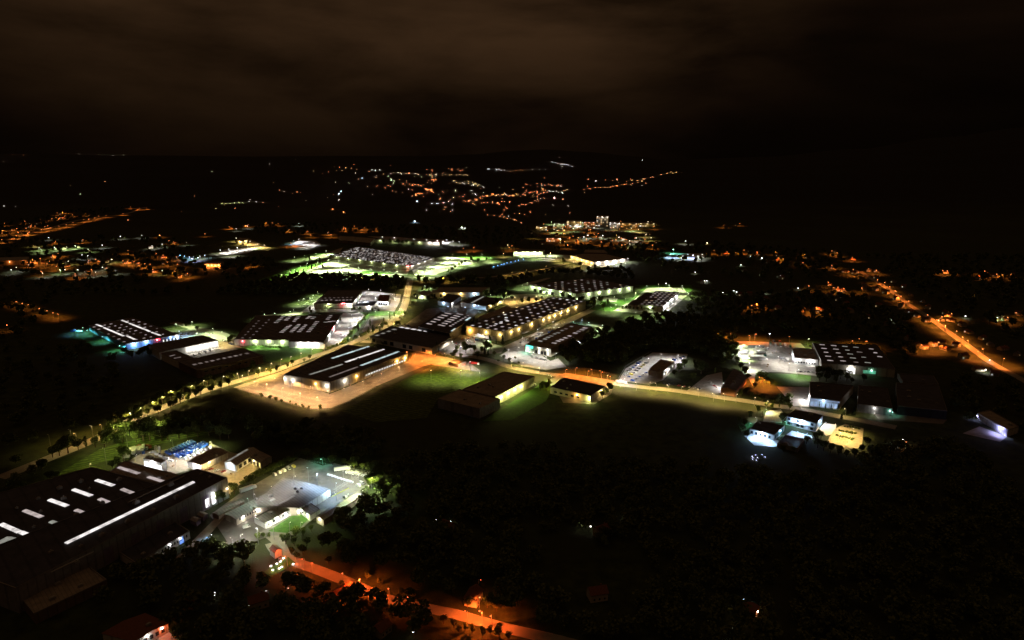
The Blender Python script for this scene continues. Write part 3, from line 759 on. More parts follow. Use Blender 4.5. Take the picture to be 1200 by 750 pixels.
road('road', [(-60, 286), (0, 283), (19, 278.5), (48, 270), (68, 264.5), (85, 259.5), (105, 256), (124, 253.5), (145, 251), (158, 247.5), (163, 244.8), (172, 242.6)], 14, marks=False, kerb=False)
road('road', [(1008, 318), (1020, 326), (1040, 338), (1064, 356), (1087, 371), (1110, 388), (1134, 405), (1160, 424), (1200, 446), (1260, 480)], 10, marks=False)
road('road', [(318, 636), (325, 646), (345, 658), (372, 668), (400, 679), (425, 690), (450, 701), (490, 711), (530, 719), (562, 728), (600, 738), (660, 752), (760, 780)], 8, marks=False)
road('access_road', [(262, 640), (285, 632), (305, 622), (325, 634), (333, 650)], 8, marks=False, kerb=False)

# ================================================================ yards and lawns
sheet('parking_lot', [(279, 456), (331, 437.5), (334, 440.5), (386, 462), (412, 452), (485, 419), (482, 414), (492, 411), (500, 420), (497, 429), (440, 453), (408, 470), (388, 478), (366, 479)], ASPH)
sheet('parking_lot', [(480, 424), (484, 414), (500, 414), (520, 418), (548, 424), (563, 434), (561, 440), (534, 434), (505, 427), (490, 431)], ASPH)
sheet('parking_lot', [(585, 417), (612, 401), (660, 374), (668, 376), (620, 407), (645, 423), (654, 420), (664, 430), (640, 434), (612, 429)], CONC)
sheet('yard', [(590, 406), (690, 362), (697, 358), (702, 362), (660, 382), (596, 412)], CONC)
sheet('yard', [(497, 397), (505, 386), (545, 393), (592, 407), (587, 414), (560, 415), (518, 416), (512, 408)], ASPH)
sheet('yard', [(563, 374), (600, 357), (612, 356), (640, 346), (650, 350), (605, 366), (578, 380)], GRAV)
sheet('yard', [(585, 352), (600, 345), (640, 344), (668, 352), (640, 357), (600, 360)], GRAV)
sheet('yard', [(460, 389), (478, 378), (500, 362), (520, 360), (545, 352), (560, 357), (562, 364), (545, 382), (520, 395), (480, 396)], ASPH)
sheet('yard', [(376, 410), (383, 402), (402, 367), (430, 367), (414, 386), (396, 404)], CONC)
sheet('lawn', [(398, 404), (413, 388), (430, 367.5), (434, 369), (420, 386), (406, 403)], LAWN)
sheet('lawn', [(420, 366), (475, 364), (470, 369), (430, 370)], LAWN)
sheet('parking_lot', [(424, 388), (434, 371), (468, 370), (456, 379), (432, 391)], ASPH)
sheet('yard', [(352, 366), (378, 347), (384, 350), (366, 362), (425, 363), (425, 366)], CONC)
sheet('yard', [(415, 362), (425, 340), (470, 345), (468, 355), (462, 365)], CONC)
sheet('yard', [(300, 370), (356, 366), (352, 369), (330, 370)], CONC)
sheet('parking_lot', [(208, 391), (222, 385), (262, 393), (274, 402), (262, 408), (238, 397), (216, 402)], CONC)
sheet('yard', [(228, 421), (207, 411), (256, 399), (292, 409)], CONC)
sheet('lawn', [(276, 409), (300, 402), (378, 405), (378, 412), (340, 424), (312, 424), (310, 416)], LAWN)
sheet('meadow_field', [(400, 482), (440, 462), (508, 428), (600, 441), (560, 452), (512, 470), (500, 490), (440, 495)], ROUGHG, occ=False)
sheet('lawn', [(586, 480), (640, 446), (648, 455), (640, 470), (600, 492), (565, 494)], LAWN, occ=False)
sheet('yard', [(650, 455), (640, 447), (662, 437), (720, 446), (716, 462), (696, 474), (660, 472)], ASPH)
sheet('yard', [(725, 446), (733, 432), (765, 413), (806, 415), (804, 421), (776, 446), (760, 451)], CONC)
sheet('yard', [(805, 458), (828, 440), (846, 436), (848, 460), (830, 463)], CONC)
sheet('yard', [(862, 400), (938, 402), (962, 428), (958, 441), (915, 436), (888, 436), (882, 452), (866, 424)], CONC)
sheet('yard', [(910, 453), (949, 454), (949, 477), (930, 476)], CONC)
sheet('lawn', [(886, 437), (950, 440), (950, 454), (906, 451), (884, 445)], LAWN)
sheet('terrace', [(872, 511), (885, 509), (908, 515), (924, 521), (906, 524), (884, 522)], surf('white_paving', (.6, .6, .58), (.45, .45, .44), scale=.6))
sheet('terrace', [(894, 494), (898, 482), (915, 480), (921, 489), (916, 496)], MAT['white_paving'])
sheet('terrace', [(921, 510), (928, 505), (955, 512), (948, 516), (936, 513)], MAT['white_paving'])
sheet('terrace', [(960, 503), (966, 496), (980, 498), (978, 508), (968, 511)], MAT['white_paving'])
sheet('parking_lot', [(969, 518), (978, 503), (990, 497), (1012, 502), (1010, 524), (1000, 527)], GRAV)
sheet('yard', [(1020, 481), (1060, 484), (1110, 492), (1105, 497), (1030, 492)], ASPH)
sheet('yard', [(1128, 508), (1148, 500), (1180, 512), (1172, 518)], CONC)
sheet('yard', [(716, 364), (742, 352), (758, 337.5), (802, 336.5), (808, 344), (778, 369), (770, 370)], CONC)
sheet('lawn', [(690, 363), (706, 353), (742, 349), (754, 337), (742, 334), (810, 334), (812, 340), (806, 345), (800, 336), (758, 337), (742, 352), (716, 365)], LAWN, occ=False)
sheet('yard', [(612, 333), (640, 326), (646, 326), (622, 334), (676, 346), (724, 350), (722, 354), (670, 350)], CONC)
# retail park
sheet('parking_lot', [(343, 320), (374, 306), (392, 303), (480, 315.5), (477, 322.5), (420, 322)], CONC)
sheet('lawn', [(410, 321), (430, 317), (468, 321)], LAWN, occ=False)
sheet('lawn', [(300, 329), (345, 314), (392, 304), (372, 312), (350, 322), (330, 328)], LAWN, occ=False)
sheet('parking_lot', [(483, 316), (509, 303), (520, 300), (552, 304), (560, 308), (535, 313), (510, 322), (485, 323)], CONC)
sheet('lawn', [(512, 297), (570, 296), (582, 302), (560, 307), (530, 300)], LAWN, occ=False)
sheet('parking_lot', [(360, 299), (384, 296), (402, 290), (396, 299), (385, 302), (366, 305)], CONC)
sheet('lawn', [(340, 302), (372, 296), (384, 297), (360, 301)], LAWN, occ=False)
sheet('yard', [(430, 277), (460, 277.5), (530, 283), (525, 286), (470, 284)], CONC)
sheet('yard', [(340, 287), (352, 281), (370, 282), (376, 286), (366, 291), (345, 291)], CONC)
sheet('yard', [(256, 297), (262, 293), (300, 289), (302, 291), (290, 297), (266, 299)], CONC)
sheet('yard', [(275, 284), (283, 279), (290, 279), (312, 289), (318, 291), (300, 291), (286, 287)], GRAV)
sheet('yard', [(600, 298), (645, 297.5), (668, 299), (700, 311), (690, 312), (660, 305), (610, 302)], CONC)
sheet('yard', [(690, 309), (735, 303), (738, 306), (706, 313)], CONC)
sheet('yard', [(778, 303), (786, 297), (822, 297), (830, 301), (812, 304)], CONC)
# near left works
sheet('yard', [(150, 541), (170, 529), (200, 527), (248, 520), (270, 530), (316, 541), (300, 552), (268, 580), (266, 562), (230, 549), (190, 560)], GRAV)
sheet('yard', [(246, 604), (283, 577), (345, 541), (352, 537), (378, 546), (392, 543), (440, 557), (437, 566), (424, 583), (379, 612), (365, 610), (345, 628), (318, 628), (290, 638), (268, 638)], ASPH)
sheet('lawn', [(314, 623), (350, 600), (361, 609), (352, 619), (336, 625)], LAWN)
sheet('rough_grass', [(60, 560), (108, 545), (150, 535), (190, 520), (230, 512), (260, 504), (240, 498), (180, 510), (120, 525)], ROUGHG, occ=False)
sheet('rough_grass', [(60, 600), (-20, 600), (70, 559), (106, 544.5), (128, 552)], ROUGHG, occ=False)
sheet('dirt_track', [(205, 655), (228, 632), (256, 604), (264, 606), (240, 634), (222, 652)], GRAV)
sheet('lawn', [(309, 671), (338, 653), (346, 660), (318, 677)], LAWN)
# bay markings on the largest lots
def bays(p, q, n, ln, side=1):
    a, b = Vector(P(*p)), Vector(P(*q)); d = (b - a).normalized(); nn = Vector((-d.y, d.x)) * side; mb = MB(); z = ZC[0] + .012
    for i in range(n + 1):
        c = a + (b - a) * i / n; e = c + nn * ln; w = d * .11
        mb.add([(*(c - w), z), (*(c + w), z), (*(e + w), z), (*(e - w), z)], [(0, 1, 2, 3)])
    kind(ob('bay_markings', mb.data('bay_markings', PAINT)))
zz()
bays((284, 456), (366, 475), 44, 5); bays((300, 451), (378, 469), 40, 5, -1); bays((412, 462), (480, 431), 36, 5)
bays((592, 417), (640, 429), 20, 5); bays((352, 319), (470, 321), 60, 6); bays((380, 312), (470, 318), 50, 6); bays((490, 320), (540, 308), 30, 6)
bays((385, 405), (404, 372), 20, 5, -1); bays((395, 575), (420, 560), 14, 5)

# ================================================================ buildings
BL = {}
def B(key, *a, **k):
    BL[key] = Bld(*a, **k); return BL[key]
b = B('hero', 'warehouse', 'large brown warehouse with bright rooflight strips above the orange-lit apron', 'warehouse', [(332, 439.5), (386.5, 448.5), (478, 414.5), (408, 404.5)], 6.2, 'cream', 'dark', vents=0)
b.strip((389, 420), (432, 406), 2.0, 'c'); b.strip((405, 424.4), (449.6, 409.4), 2.2, 'w'); b.strip((423, 428.4), (467, 412), 2.2, 'c'); b.strip((363, 439), (401, 427), 1.8, 'm'); b.strip((386, 442), (419, 430), 1.6, 'd')
for x, c, p in ((333.5, 'W', 420), (342.5, 'W', 420), (369.5, 'A', 420), (382.5, 'W', 420)): b.lampx(x, 0, 4.6, c, p)
for x, c, p in ((404, 'W', 420), (418, 'A', 420), (465, 'A', 700), (475, 'A', 700)): b.lampx(x, 1, 4.6, c, p)
for q in ((375, 424), (360, 432), (395, 436), (420, 421), (440, 407), (412, 411), (452, 417), (350, 437)): b.vent(q[0], q[1], .8)
b.rowp('window', 1, 16, .42, .97, .62, 2.1, 3.0, [WIN['w']]); b.rowp('loading_door', 0, 3, .12, .9, .3, 0, 3.2, [surf('door_grey', (.3, .3, .32))])
b = B('long', 'warehouse', 'longest pale warehouse with dotted rooflights and a row of glowing wall lamps', 'warehouse', [(546, 382), (590, 389), (686.5, 353)], 7.8, 'cream', 'dark', vents=6)
b.grid(5, 15, .1, .92, .03, .97, 2.4, 2.4, 'p', .9, ('d', 'w', 'm', 'g'), .5)
b.col((575, 382), (593, 375), 4, 2.6, 1.6, 'w')
b.lampx(550.8, 0, 5.5, 'A', 1500, 1.6); b.lampx(570, 0, 6, 'Y', 600, 1.4); b.lampx(586, 0, 6, 'Y', 500, 1.3)
for x in (599.4, 608, 623, 637, 643.8, 650, 657.7, 666, 675): b.lampx(x, 1, 6.2, 'Y', 620 if x < 640 else 800, 1.4)
b.rowp('loading_door', 1, 9, .08, .95, .35, 0, 3.6, [surf('door_beige', (.4, .36, .28)), surf('door_grey', (.3, .3, .32))]); b.rowp('loading_door', 0, 3, .3, .9, .5, 0, 3.6, [surf('door_grey', (.3, .3, .32))])
b = B('sign', 'showroom', 'dark-roofed showroom with a turquoise glowing sign on its front corner', 'showroom', [(616, 404), (646, 409.5), (694, 383.5)], 5.6, 'cream', 'brown')
for q in ((633, 399.7), (638.7, 397.3), (642, 395.3), (646, 393.7), (650, 391.3), (654, 390), (658.7, 387.3), (663.3, 385.3), (669.5, 382.6)): b.col(q, (q[0] + .1, q[1]), 1, 3.4, 2.2, 'm')
for q in ((649.3, 402), (654, 399.6), (658, 398), (662.7, 396), (667.3, 393.7), (674, 390.4), (678, 388.3), (682, 386.4), (685.3, 384.4)): b.col(q, (q[0] + .1, q[1]), 1, 3.8, 2.4, 'p')
b.panel('sign_board', 0, .02, .3, 4.2, 6.2, WIN['t'], .3); b.lampx(618, 0, 3.8, 'T', 700, 1.6)
b.rowp('window', 0, 5, .38, .95, .7, .6, 3.4, [GLASS, WIN['w'], GLASS]); b.lampx(632, 0, 5.6, 'W', 250); b.lampx(642, 0, 5.6, 'N', 350)
b = B('yellow_low', 'warehouse', 'low front block of the brown-roofed warehouse beside the lime-lit lawn', 'warehouse', [(513, 467.5), (562, 479.5), (586, 468)], 5.5, 'grey', 'brown', vents=2)
b.panel('loading_door', 1, .3, .7, 0, 4, surf('door_grey', (.3, .3, .32)))
b = B('yellow_high', 'warehouse', 'long brown-roofed warehouse whose side wall is lit yellow by four lamps', 'warehouse', [(542, 457), (581, 465.5), (626.5, 441.5), (591, 436)], 5.4, 'cream', 'brown', vents=3)
for x in (587.5, 595.3, 603.4, 610.5): b.lampx(x, 1, 4.4, 'L', 1300, 1.8)
b.rowp('loading_door', 1, 5, .1, .95, .3, 0, 3.4, [surf('door_beige', (.4, .36, .28))])
b = B('dark_small', 'workshop', 'small black-roofed workshop with orange and yellow corner lamps', 'workshop', [(645, 454), (692, 464.5), (709.5, 453.5), (661, 442.8)], 4, 'cream', 'black', vents=3)
b.lampx(676.4, 0, 3.6, 'A', 700, 1.4); b.lampx(691, 0, 3.4, 'L', 900, 1.4); b.lampx(704.4, 1, 3.8, 'Y', 900, 1.4); b.lampx(651, 3, 3.6, 'A', 900, 1.5)
b.rowp('window', 0, 5, .1, .8, .5, 1.4, 2.6, [GLASS])
b = B('saw_front', 'factory', 'low dark factory front with a row of square rooflights beside the avenue', 'factory', [(433, 394.5), (506, 408.5), (530, 395), (458, 382.5)], 4.6, 'render', 'black', vents=2)
b.col((442, 393), (462, 386), 4, 3.6, 2.8, 'm'); b.col((470.5, 383.6), (499, 388), 5, 4.2, 2.8, 'w'); b.col((513, 390), (519, 391), 2, 3, 2.4, 'm')
b.rowp('window', 0, 9, .04, .95, .55, 1, 4.2, [GLASS, WALLS['cream'], GLASS])
b = B('saw_back', 'factory', 'tall dark factory hall with two ladders of white rooflight bars', 'factory', [(490, 383), (527, 391), (555, 371.5), (516, 365.5)], 7, 'dark', 'black', vents=1)
b.col((503, 379.5), (525, 367.4), 6, 7.2, 1.9, 'p'); b.col((517.5, 381.3), (538.5, 368.3), 7, 7.2, 1.9, 'p'); b.col((528, 382), (548, 370), 8, 2.4, 1.6, 'p')
b.strip((529.5, 388), (533.5, 385), 2, 'c'); b.strip((546, 375.5), (551, 372), 2, 'c')
b = B('blue_roof', 'workshop', 'little blue-black roofed workshop with a white front under a bright floodlight', 'workshop', [(513, 352.8), (529, 355.5), (540.5, 347)], 4, 'white', 'black', vents=1)
b.lampx(520, 0, 4, 'B', 500); b.lampx(530, 1, 4, 'N', 600)
b = B('twin_roof', 'workshop', 'dark twin-ridged workshop split by a glowing white ridge strip', 'workshop', [(540, 354.5), (570, 359), (590, 350.3), (558, 346.8)], 4, 'white', 'black', vents=1)
b.strip((552.5, 355), (566.5, 347.6), 2.2, 'm'); b.lampx(556, 0, 4, 'B', 500); b.lampx(575, 1, 4, 'Y', 800)  # white ridge strip built as an emissive rooflight
b = B('beige_long', 'warehouse', 'long narrow beige warehouse behind the workshops with a blue-white corner light', 'warehouse', [(502, 343), (562, 343), (574, 337)], 5, 'cream', 'grey')
b.lampx(556, 0, 5, 'B', 1500, 1.6); b.lampx(520, 0, 5, 'Y', 900); b.lampx(540, 0, 5, 'Y', 900); b.rowp('loading_door', 0, 4, .1, .6, .3, 0, 4, [GLASS])
b = B('corner_shop', 'shop', 'small pale shop beside glowing green bushes at the avenue edge', 'shop', [(490, 346), (500, 347), (505, 341)], 3.6, 'white', 'grey', vents=1)
b.lampx(495, 0, 4.5, 'G', 900); b.rowp('window', 0, 3, .1, .9, .7, 1, 3, [WIN['y'], WIN['w']])
b = B('yard_shed', 'shed', 'low brown shed in the yellow-lit yard behind the longest warehouse', 'shed', [(560, 372), (575, 375), (606, 362)], 4, 'render', 'brown', vents=1)
b.lampx(580, 1, 4, 'Y', 900); b.lampx(595, 1, 4, 'Y', 900)
b = B('store_l', 'store', 'left half of the wide black-roofed store lit by three wall lamps', 'store', [(274, 398), (338, 399), (362, 370), (300, 370)], 4.6, 'white', 'dark', vents=6)
for p, q, n in (((284, 396), (303, 376), 7), ((293, 396), (315, 375), 7)): b.col(p, q, n, 2, 1, 'd')
for p, q, n in (((323.5, 378), (332, 370.8), 5), ((335.3, 375), (339.5, 371), 3), ((344.5, 376.5), (349.5, 371.3), 4), ((330, 389.3), (339.5, 381.4), 6), ((341.5, 388.8), (350, 380.5), 6)): b.col(p, q, n, 3.6, 1.4, 'p')
for x in (299, 315, 331): b.lampx(x, 0, 4.6, 'G', 650, 1.5)
b.lampx(284, 0, 4, 'R', 150); b.panel('sign_board', 0, .14, .2, 3, 4.4, WIN['r'], .2)
b = B('store_r', 'store', 'right half of the wide black-roofed store beside the dazzling white yard', 'store', [(338.5, 400.5), (379, 401.8), (400, 369), (362.5, 369)], 4.8, 'white', 'dark', vents=6)
for p, q, n in (((350.5, 388.6), (358, 381), 5), ((361.5, 388.6), (371.5, 377), 7), ((360, 373), (363, 371), 3), ((366, 373.3), (368, 371.6), 2), ((384, 374), (387.5, 370), 3), ((381.5, 377.6), (391, 376.4), 3)): b.col(p, q, n, 3.4, 1.3, 'p')
for x, p in ((352, 700), (361, 1500), (370, 1300)): b.lampx(x, 0, 4.7, 'N', p, 1.6)
for x in (386, 391, 396): b.lampx(x, 1, 4.6, 'N', 1300, 2.0)
b.panel('sign_board', 1, .42, .5, 4.6, 6.3, WIN['r'], .4); b.lampx(391.5, 1, 5.2, 'R', 350)
b = B('store_b', 'store', 'purplish-roofed store behind the wide one with a red corner sign', 'store', [(368, 356.2), (413.5, 355.5), (424, 340.5), (385, 340.5)], 4.8, 'cream', 'dark', vents=3)
b.col((372, 352.5), (388, 351.5), 4, 2.4, 1.4, 'p'); b.col((394, 352), (411, 351.5), 5, 2.4, 1.4, 'p'); b.col((376, 349.5), (412, 348.5), 8, 2.0, 1.2, 'd')
b.panel('sign_board', 0, .72, .8, 4.6, 6.4, WIN['r'], .4); b.lampx(401, 0, 5.5, 'R', 300); b.lampx(369.5, 3, 4.6, 'N', 2500, 2); b.lampx(409, 0, 4.8, 'N', 2200, 2); b.lampx(385, 0, 5, 'G', 700); b.lampx(417, 1, 4.8, 'N', 1400, 2)
b = B('white_shop', 'shop', 'small white shop with a rust-coloured roof in a floodlit forecourt', 'shop', [(442.5, 353), (455, 353.6), (457, 346.2), (445, 345.8)], 4, 'white', 'tile', vents=1)
b.lampx(446, 0, 4.5, 'N', 1500, 2); b.lampx(453, 0, 4.5, 'N', 1500, 2); b.panel('sign_board', 0, .15, .85, 3.6, 4.6, WALLS['blue']); b.rowp('window', 0, 4, .08, .95, .7, .5, 2.8, [GLASS])
b = B('low_wing', 'store', 'low black-roofed wing between the purplish store and the white shop', 'store', [(415, 358.5), (437, 358.8), (443, 353.5), (420, 353)], 2.6, 'cream', 'black', vents=2)
b.lampx(432, 0, 3.2, 'N', 1200, 2)
b = B('u_back', 'warehouse', 'back arm of the dark-roofed horseshoe warehouse with seven lamps in its courtyard', 'warehouse', [(186.5, 413.3), (255.5, 399.3), (238, 393.2), (172, 404.5)], 5.4, 'white', 'dark', vents=3)
for x in (221, 226.7, 232, 237, 242.7, 248, 252.7): b.lampx(x, 0, 4.4, 'W', 420, 1.4)
b = B('u_front', 'warehouse', 'front arm of the horseshoe warehouse, brown cladding above the tree-lined avenue', 'warehouse', [(231, 434), (308, 417), (285.5, 408.7), (209, 424)], 5.4, 'brown', 'dark', vents=4)
b.rowp('skirting_window', 0, 8, .1, .9, .5, 3.4, 4.4, [GLASS])
b.grid(10, 1, .1, .9, .5, .5, 2.4, 3.0, 'd')
b = B('u_left', 'warehouse', 'left cross arm joining the two halves of the horseshoe warehouse', 'warehouse', [(209.3, 423.6), (228, 420.2), (206.6, 411), (189, 414)], 5.2, 'white', 'dark', vents=2)
b.strip((199, 417.5), (205, 416), 1.2, 'd'); b.strip((204, 420), (212, 418.5), 1.2, 'd'); b.lampx(222, 1, 4.5, 'W', 600, 1.5)
b = B('redblue', 'factory', 'left factory with two dashed rooflight lines and a blue-lit front', 'factory', [(147, 403.5), (210, 392.3), (155, 372.6), (104, 381.8)], 4.4, 'blue', 'dark', vents=4)
for p, q in (((113, 380.3), (120, 382.8)), ((122, 384), (145, 393.8)), ((149, 393.7), (158, 397.8)), ((143, 375.3), (150, 378)), ((152, 379), (169.5, 386)), ((170.5, 386.2), (175.8, 388.6)), ((178, 389.5), (188, 393.2))): b.strip(p, q, 1.9, 'w')
b.grid(3, 8, .28, .55, .1, .9, 2.0, 1.2, 'p', .9); b.grid(2, 7, .8, .93, .12, .9, 2, 1.2, 'p', .8); b.grid(1, 7, .05, .05, .1, .9, 2, 1.2, 'p', .9)
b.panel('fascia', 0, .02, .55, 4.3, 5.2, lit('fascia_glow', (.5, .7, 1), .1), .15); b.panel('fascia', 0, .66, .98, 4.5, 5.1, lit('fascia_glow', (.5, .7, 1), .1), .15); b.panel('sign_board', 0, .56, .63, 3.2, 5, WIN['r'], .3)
b.lampx(184, 0, 4, 'R', 260, 1.6); b.lampx(157, 0, 3.8, 'B', 1600, 1.8); b.lampx(171, 0, 3.8, 'B', 900, 1.6); b.lampx(200, 0, 4, 'B', 300); b.lampx(207, 0, 4, 'N', 700)
b.rowp('window', 0, 9, .68, .98, .6, 1, 3, [WIN['w'], GLASS])
b = B('n3', 'warehouse', 'grey warehouse with scattered white rooflight dashes behind the longest one', 'warehouse', [(620, 334), (676, 344.5), (742, 335.5), (690, 326.5)], 6, 'white', 'dark', vents=4)
b.grid(7, 9, .06, .94, .06, .94, 3.0, 1.5, 'm', .72, ('d', 'p', 'g'), .5)
for x in (624, 632, 645, 658, 668): b.lampx(x, 0, 5.5, 'G', 900, 1.8)
for x in (690, 702, 714, 726, 737): b.lampx(x, 1, 5, 'G', 700, 1.8)
b.rowp('loading_door', 0, 4, .1, .6, .5, 0, 3.6, [GLASS])
b = B('diamond', 'store', 'black-roofed store with a diamond of rooflights ringed by its lit yard', 'store', [(748, 357.5), (777, 359.5), (796, 343), (768, 341.5)], 5, 'white', 'dark', vents=1)
b.grid(5, 8, .1, .9, .08, .94, 2.5, 1.9, 'p', .9, ('m', 'g', 'd'), .45)
for x, p in ((779, 2500), (783, 1800), (788, 1800), (793, 1800)): b.lampx(x, 1, 4.8, 'N', p, 2)
b.lampx(762, 0, 4.6, 'G', 700)
B('diamond_wing', 'store', 'low dark wing on the left of the store with diamond rooflights', 'store', [(736, 357), (747, 357.8), (767, 343.5), (757, 343)], 3.6, 'white', 'black', vents=2)
b = B('dealer', 'garage', 'tan garage building with a pale flank in the car-filled white yard', 'garage', [(760, 433.5), (777, 436.5), (790, 424.5), (774, 421.5)], 4.2, 'render', 'brown', vents=2)
b.lampx(782, 1, 3.8, 'N', 700, 1.5); b.lampx(764, 3, 3.8, 'N', 500, 1.5); b.rowp('window', 1, 6, .05, .95, .8, 2, 3.4, [WIN['w'], GLASS, WIN['w']])
b = B('redbarn', 'barn', 'dark-roofed barn with red boarded gable beside a single white floodlight', 'barn', [(845, 454.5), (862, 457.8), (875, 442), (860, 431.5)], 4, 'brick', 'dark', gable=1.2, vents=2)
b.lampx(848.7, 3, 4.4, 'N', 2500, 2); b.panel('fascia', 1, .05, .95, 4.4, 4.8, surf('red_trim', (.4, .05, .04)), .1)
b = B('office_w', 'office', 'white-walled office with a brown flat roof between truck yard and hall', 'office', [(931, 419.5), (959, 422), (952, 409.5), (928, 408.5)], 4.4, 'white', 'brown')
b.lampx(934, 0, 4, 'N', 700, 1.5); b.lampx(950, 0, 4, 'N', 900, 1.8); b.lampx(929.5, 3, 4, 'N', 1200, 2); b.rowp('window', 0, 8, .05, .95, .6, 1.2, 2.4, [GLASS])
b = B('hall_r', 'warehouse', 'broad dark hall on the right with faint rows of rooflight dashes', 'warehouse', [(963, 425.5), (1049, 433), (1028, 404.5), (952, 402.5)], 5.6, 'cream', 'black', vents=4)
for i, (p, q, n) in enumerate((((963.5, 404), (973, 422.5), 5), ((977, 405), (988, 423), 5), ((990, 406), (1003, 424.5), 5), ((1003, 407), (1017, 425), 4))): b.col(p, q, n, 3.6, 1.3, 'p' if i < 2 else 'm')
b.col((1021, 409), (1031, 418), 3, 3, 1.6, 'p'); b.panel('roof_trim', 3, .02, .98, 6.2, 7.6, lit('fascia_pale_glow', (1, .98, .9), .035), .3)  # roof trim given a weak emission of its own
b.panel('loading_door', 0, .35, .47, 0, 4.4, WIN['w']); b.panel('window', 0, .58, .75, 1.4, 3.8, lit('lit_window_green', (.15, .8, .45), .12)); b.lampx(998, 0, 5, 'N', 500); b.lampx(1022, 0, 4, 'T', 45)
b = B('blue_front', 'showroom', 'black-roofed showroom with a blue-white glazed front facing the road', 'showroom', [(949, 466.5), (984, 470.5), (1000, 452.5), (949, 448)], 5, 'white', 'black', vents=2)
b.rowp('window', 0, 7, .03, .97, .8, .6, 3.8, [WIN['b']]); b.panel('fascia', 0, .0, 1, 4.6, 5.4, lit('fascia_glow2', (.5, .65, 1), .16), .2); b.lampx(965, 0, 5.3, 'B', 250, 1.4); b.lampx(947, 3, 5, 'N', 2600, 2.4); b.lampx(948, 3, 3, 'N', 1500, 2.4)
b = B('villa_l', 'house', 'white flat-roofed villa with a dazzling light, left of the pair', 'house', [(878.7, 503), (907.3, 510.5), (919.5, 499), (888, 493.5)], 2.9, 'white', 'black', vents=1)
b.lampx(893, 0, 4.3, 'B', 2600, 1.8); b.lampx(914, 1, 3, 'B', 500, 1.4); b.rowp('window', 0, 5, .05, .95, .5, 1, 2.6, [GLASS]); b.rowp('window', 1, 4, .08, .92, .7, .6, 2.8, [surf('glass_teal', (.05, .25, .22), rough=.2)])
b = B('villa_r', 'house', 'two-storey white flat-roofed villa with a dazzling light, right of the pair', 'house', [(922, 488.5), (957, 496.8), (964.5, 487), (931, 480)], 4.4, 'white', 'black', vents=1)
b.lampx(939, 0, 5.2, 'B', 3000, 1.8); b.lampx(929, 0, 5.2, 'B', 300); b.lampx(961, 1, 4, 'B', 500)
for z in (.5, 3.2): b.rowp('window', 0, 6, .04, .96, .6, z, z + 1.5, [GLASS, WIN['b'], GLASS])
b.panel('canopy', 0, .1, .95, 2.6, 2.8, surf('concrete_pale', (.5, .5, .48)), 1.2, False)
b = B('villa_f', 'house', 'dark flat-roofed single-storey house in front of the white villas', 'house', [(911, 520), (935, 526), (942.5, 515), (920, 510)], 1.9, 'grey', 'black', vents=1)
b = B('dim_r1', 'warehouse', 'unlit long warehouse with faint roof ribs at the right', 'warehouse', [(1052, 476), (1110, 482), (1100, 452), (1050, 449)], 5, 'dark', 'black', vents=4)
b = B('dim_r2', 'workshop', 'unlit dark workshop with two lamps at its foot, beside the long ribbed warehouse', 'workshop', [(1005, 474), (1046, 479), (1040, 456), (1006, 452)], 4.4, 'grey', 'black', vents=3)
b.lampx(1025, 0, 4, 'W', 120, 1.3); b.lampx(1043, 0, 3.5, 'T', 40, 1.4); b.panel('window', 3, .5, .6, 3, 4.4, WIN['w'])
b = B('slant_r', 'shed', 'narrow shed with a pale fascia and bluish lamp at the far right', 'shed', [(1146, 484), (1181, 504.5), (1194, 500), (1160, 481)], 3.6, 'white', 'brown', vents=1)
b.lampx(1173, 0, 3.4, 'V', 700, 1.6); b.panel('fascia', 0, .02, .98, 4.4, 5.1, lit('fascia_dim_glow', (1, .9, .95), .03), .2)  # pale fascia carries the lamp's light as weak emission
b = B('redbit', 'canopy', 'low red-brown canopy roof beside the orange-lit junction', 'canopy', [(526, 424.5), (537, 427.5), (546, 424.5), (535, 421.5)], 2, 'brick', 'tile', vents=0)
b = B('greenlow', 'shed', 'long low shed running behind the white tree-lined pavement right of the showroom', 'shed', [(1058, 447), (1100, 451), (1094, 441), (1052, 438)], 3, 'grey', 'black', vents=1)
# --- the works in the lower left corner
b = B('hall', 'factory_hall', 'huge black factory hall with one long unbroken white rooflight', 'factory', [(18, 690), (266.5, 560.5), (231, 549.5), (-60, 662)], 8.8, 'grey', 'black', vents=0)
b.strip((77, 637), (227, 565), 1.7, 'w', .5)
for q in ((236, 556), (246, 560), (207, 584), (180, 599), (150, 612), (120, 628), (95, 641), (60, 648), (90, 660), (200, 569), (160, 590)): b.vent(q[0], q[1], random.uniform(.7, 1.3))
b.duct((216, 559), (150, 590)); b.duct((110, 648), (60, 672))
for x0, x1 in ((239, 243.4), (246.6, 251)):
    t = [min(((abs(b.bearing(0, k / 400) - x), k / 400) for k in range(401)))[1] for x in (x0, x1)]
    b.panel('lit_doorway', 0, t[0], t[1], 1.2, 5.2, WIN['W'])
b.lamp(0, .905, 6.2, 'N', 220); b.lamp(0, .99, 5, 'Y', 120); b.lamp(1, .5, 6, 'Y', 500, 1.5)
b.rowp('cladding_panel', 0, 14, .3, .88, .96, .5, 7.2, [WALLS['grey'], WALLS['purple'], WALLS['grey']])
b = B('saw', 'factory_hall', 'wide low black factory roof with short staggered white rooflights', 'factory', [(-70, 664), (197, 571.5), (108, 547.8), (-190, 632)], 6.8, 'dark', 'black', vents=0)
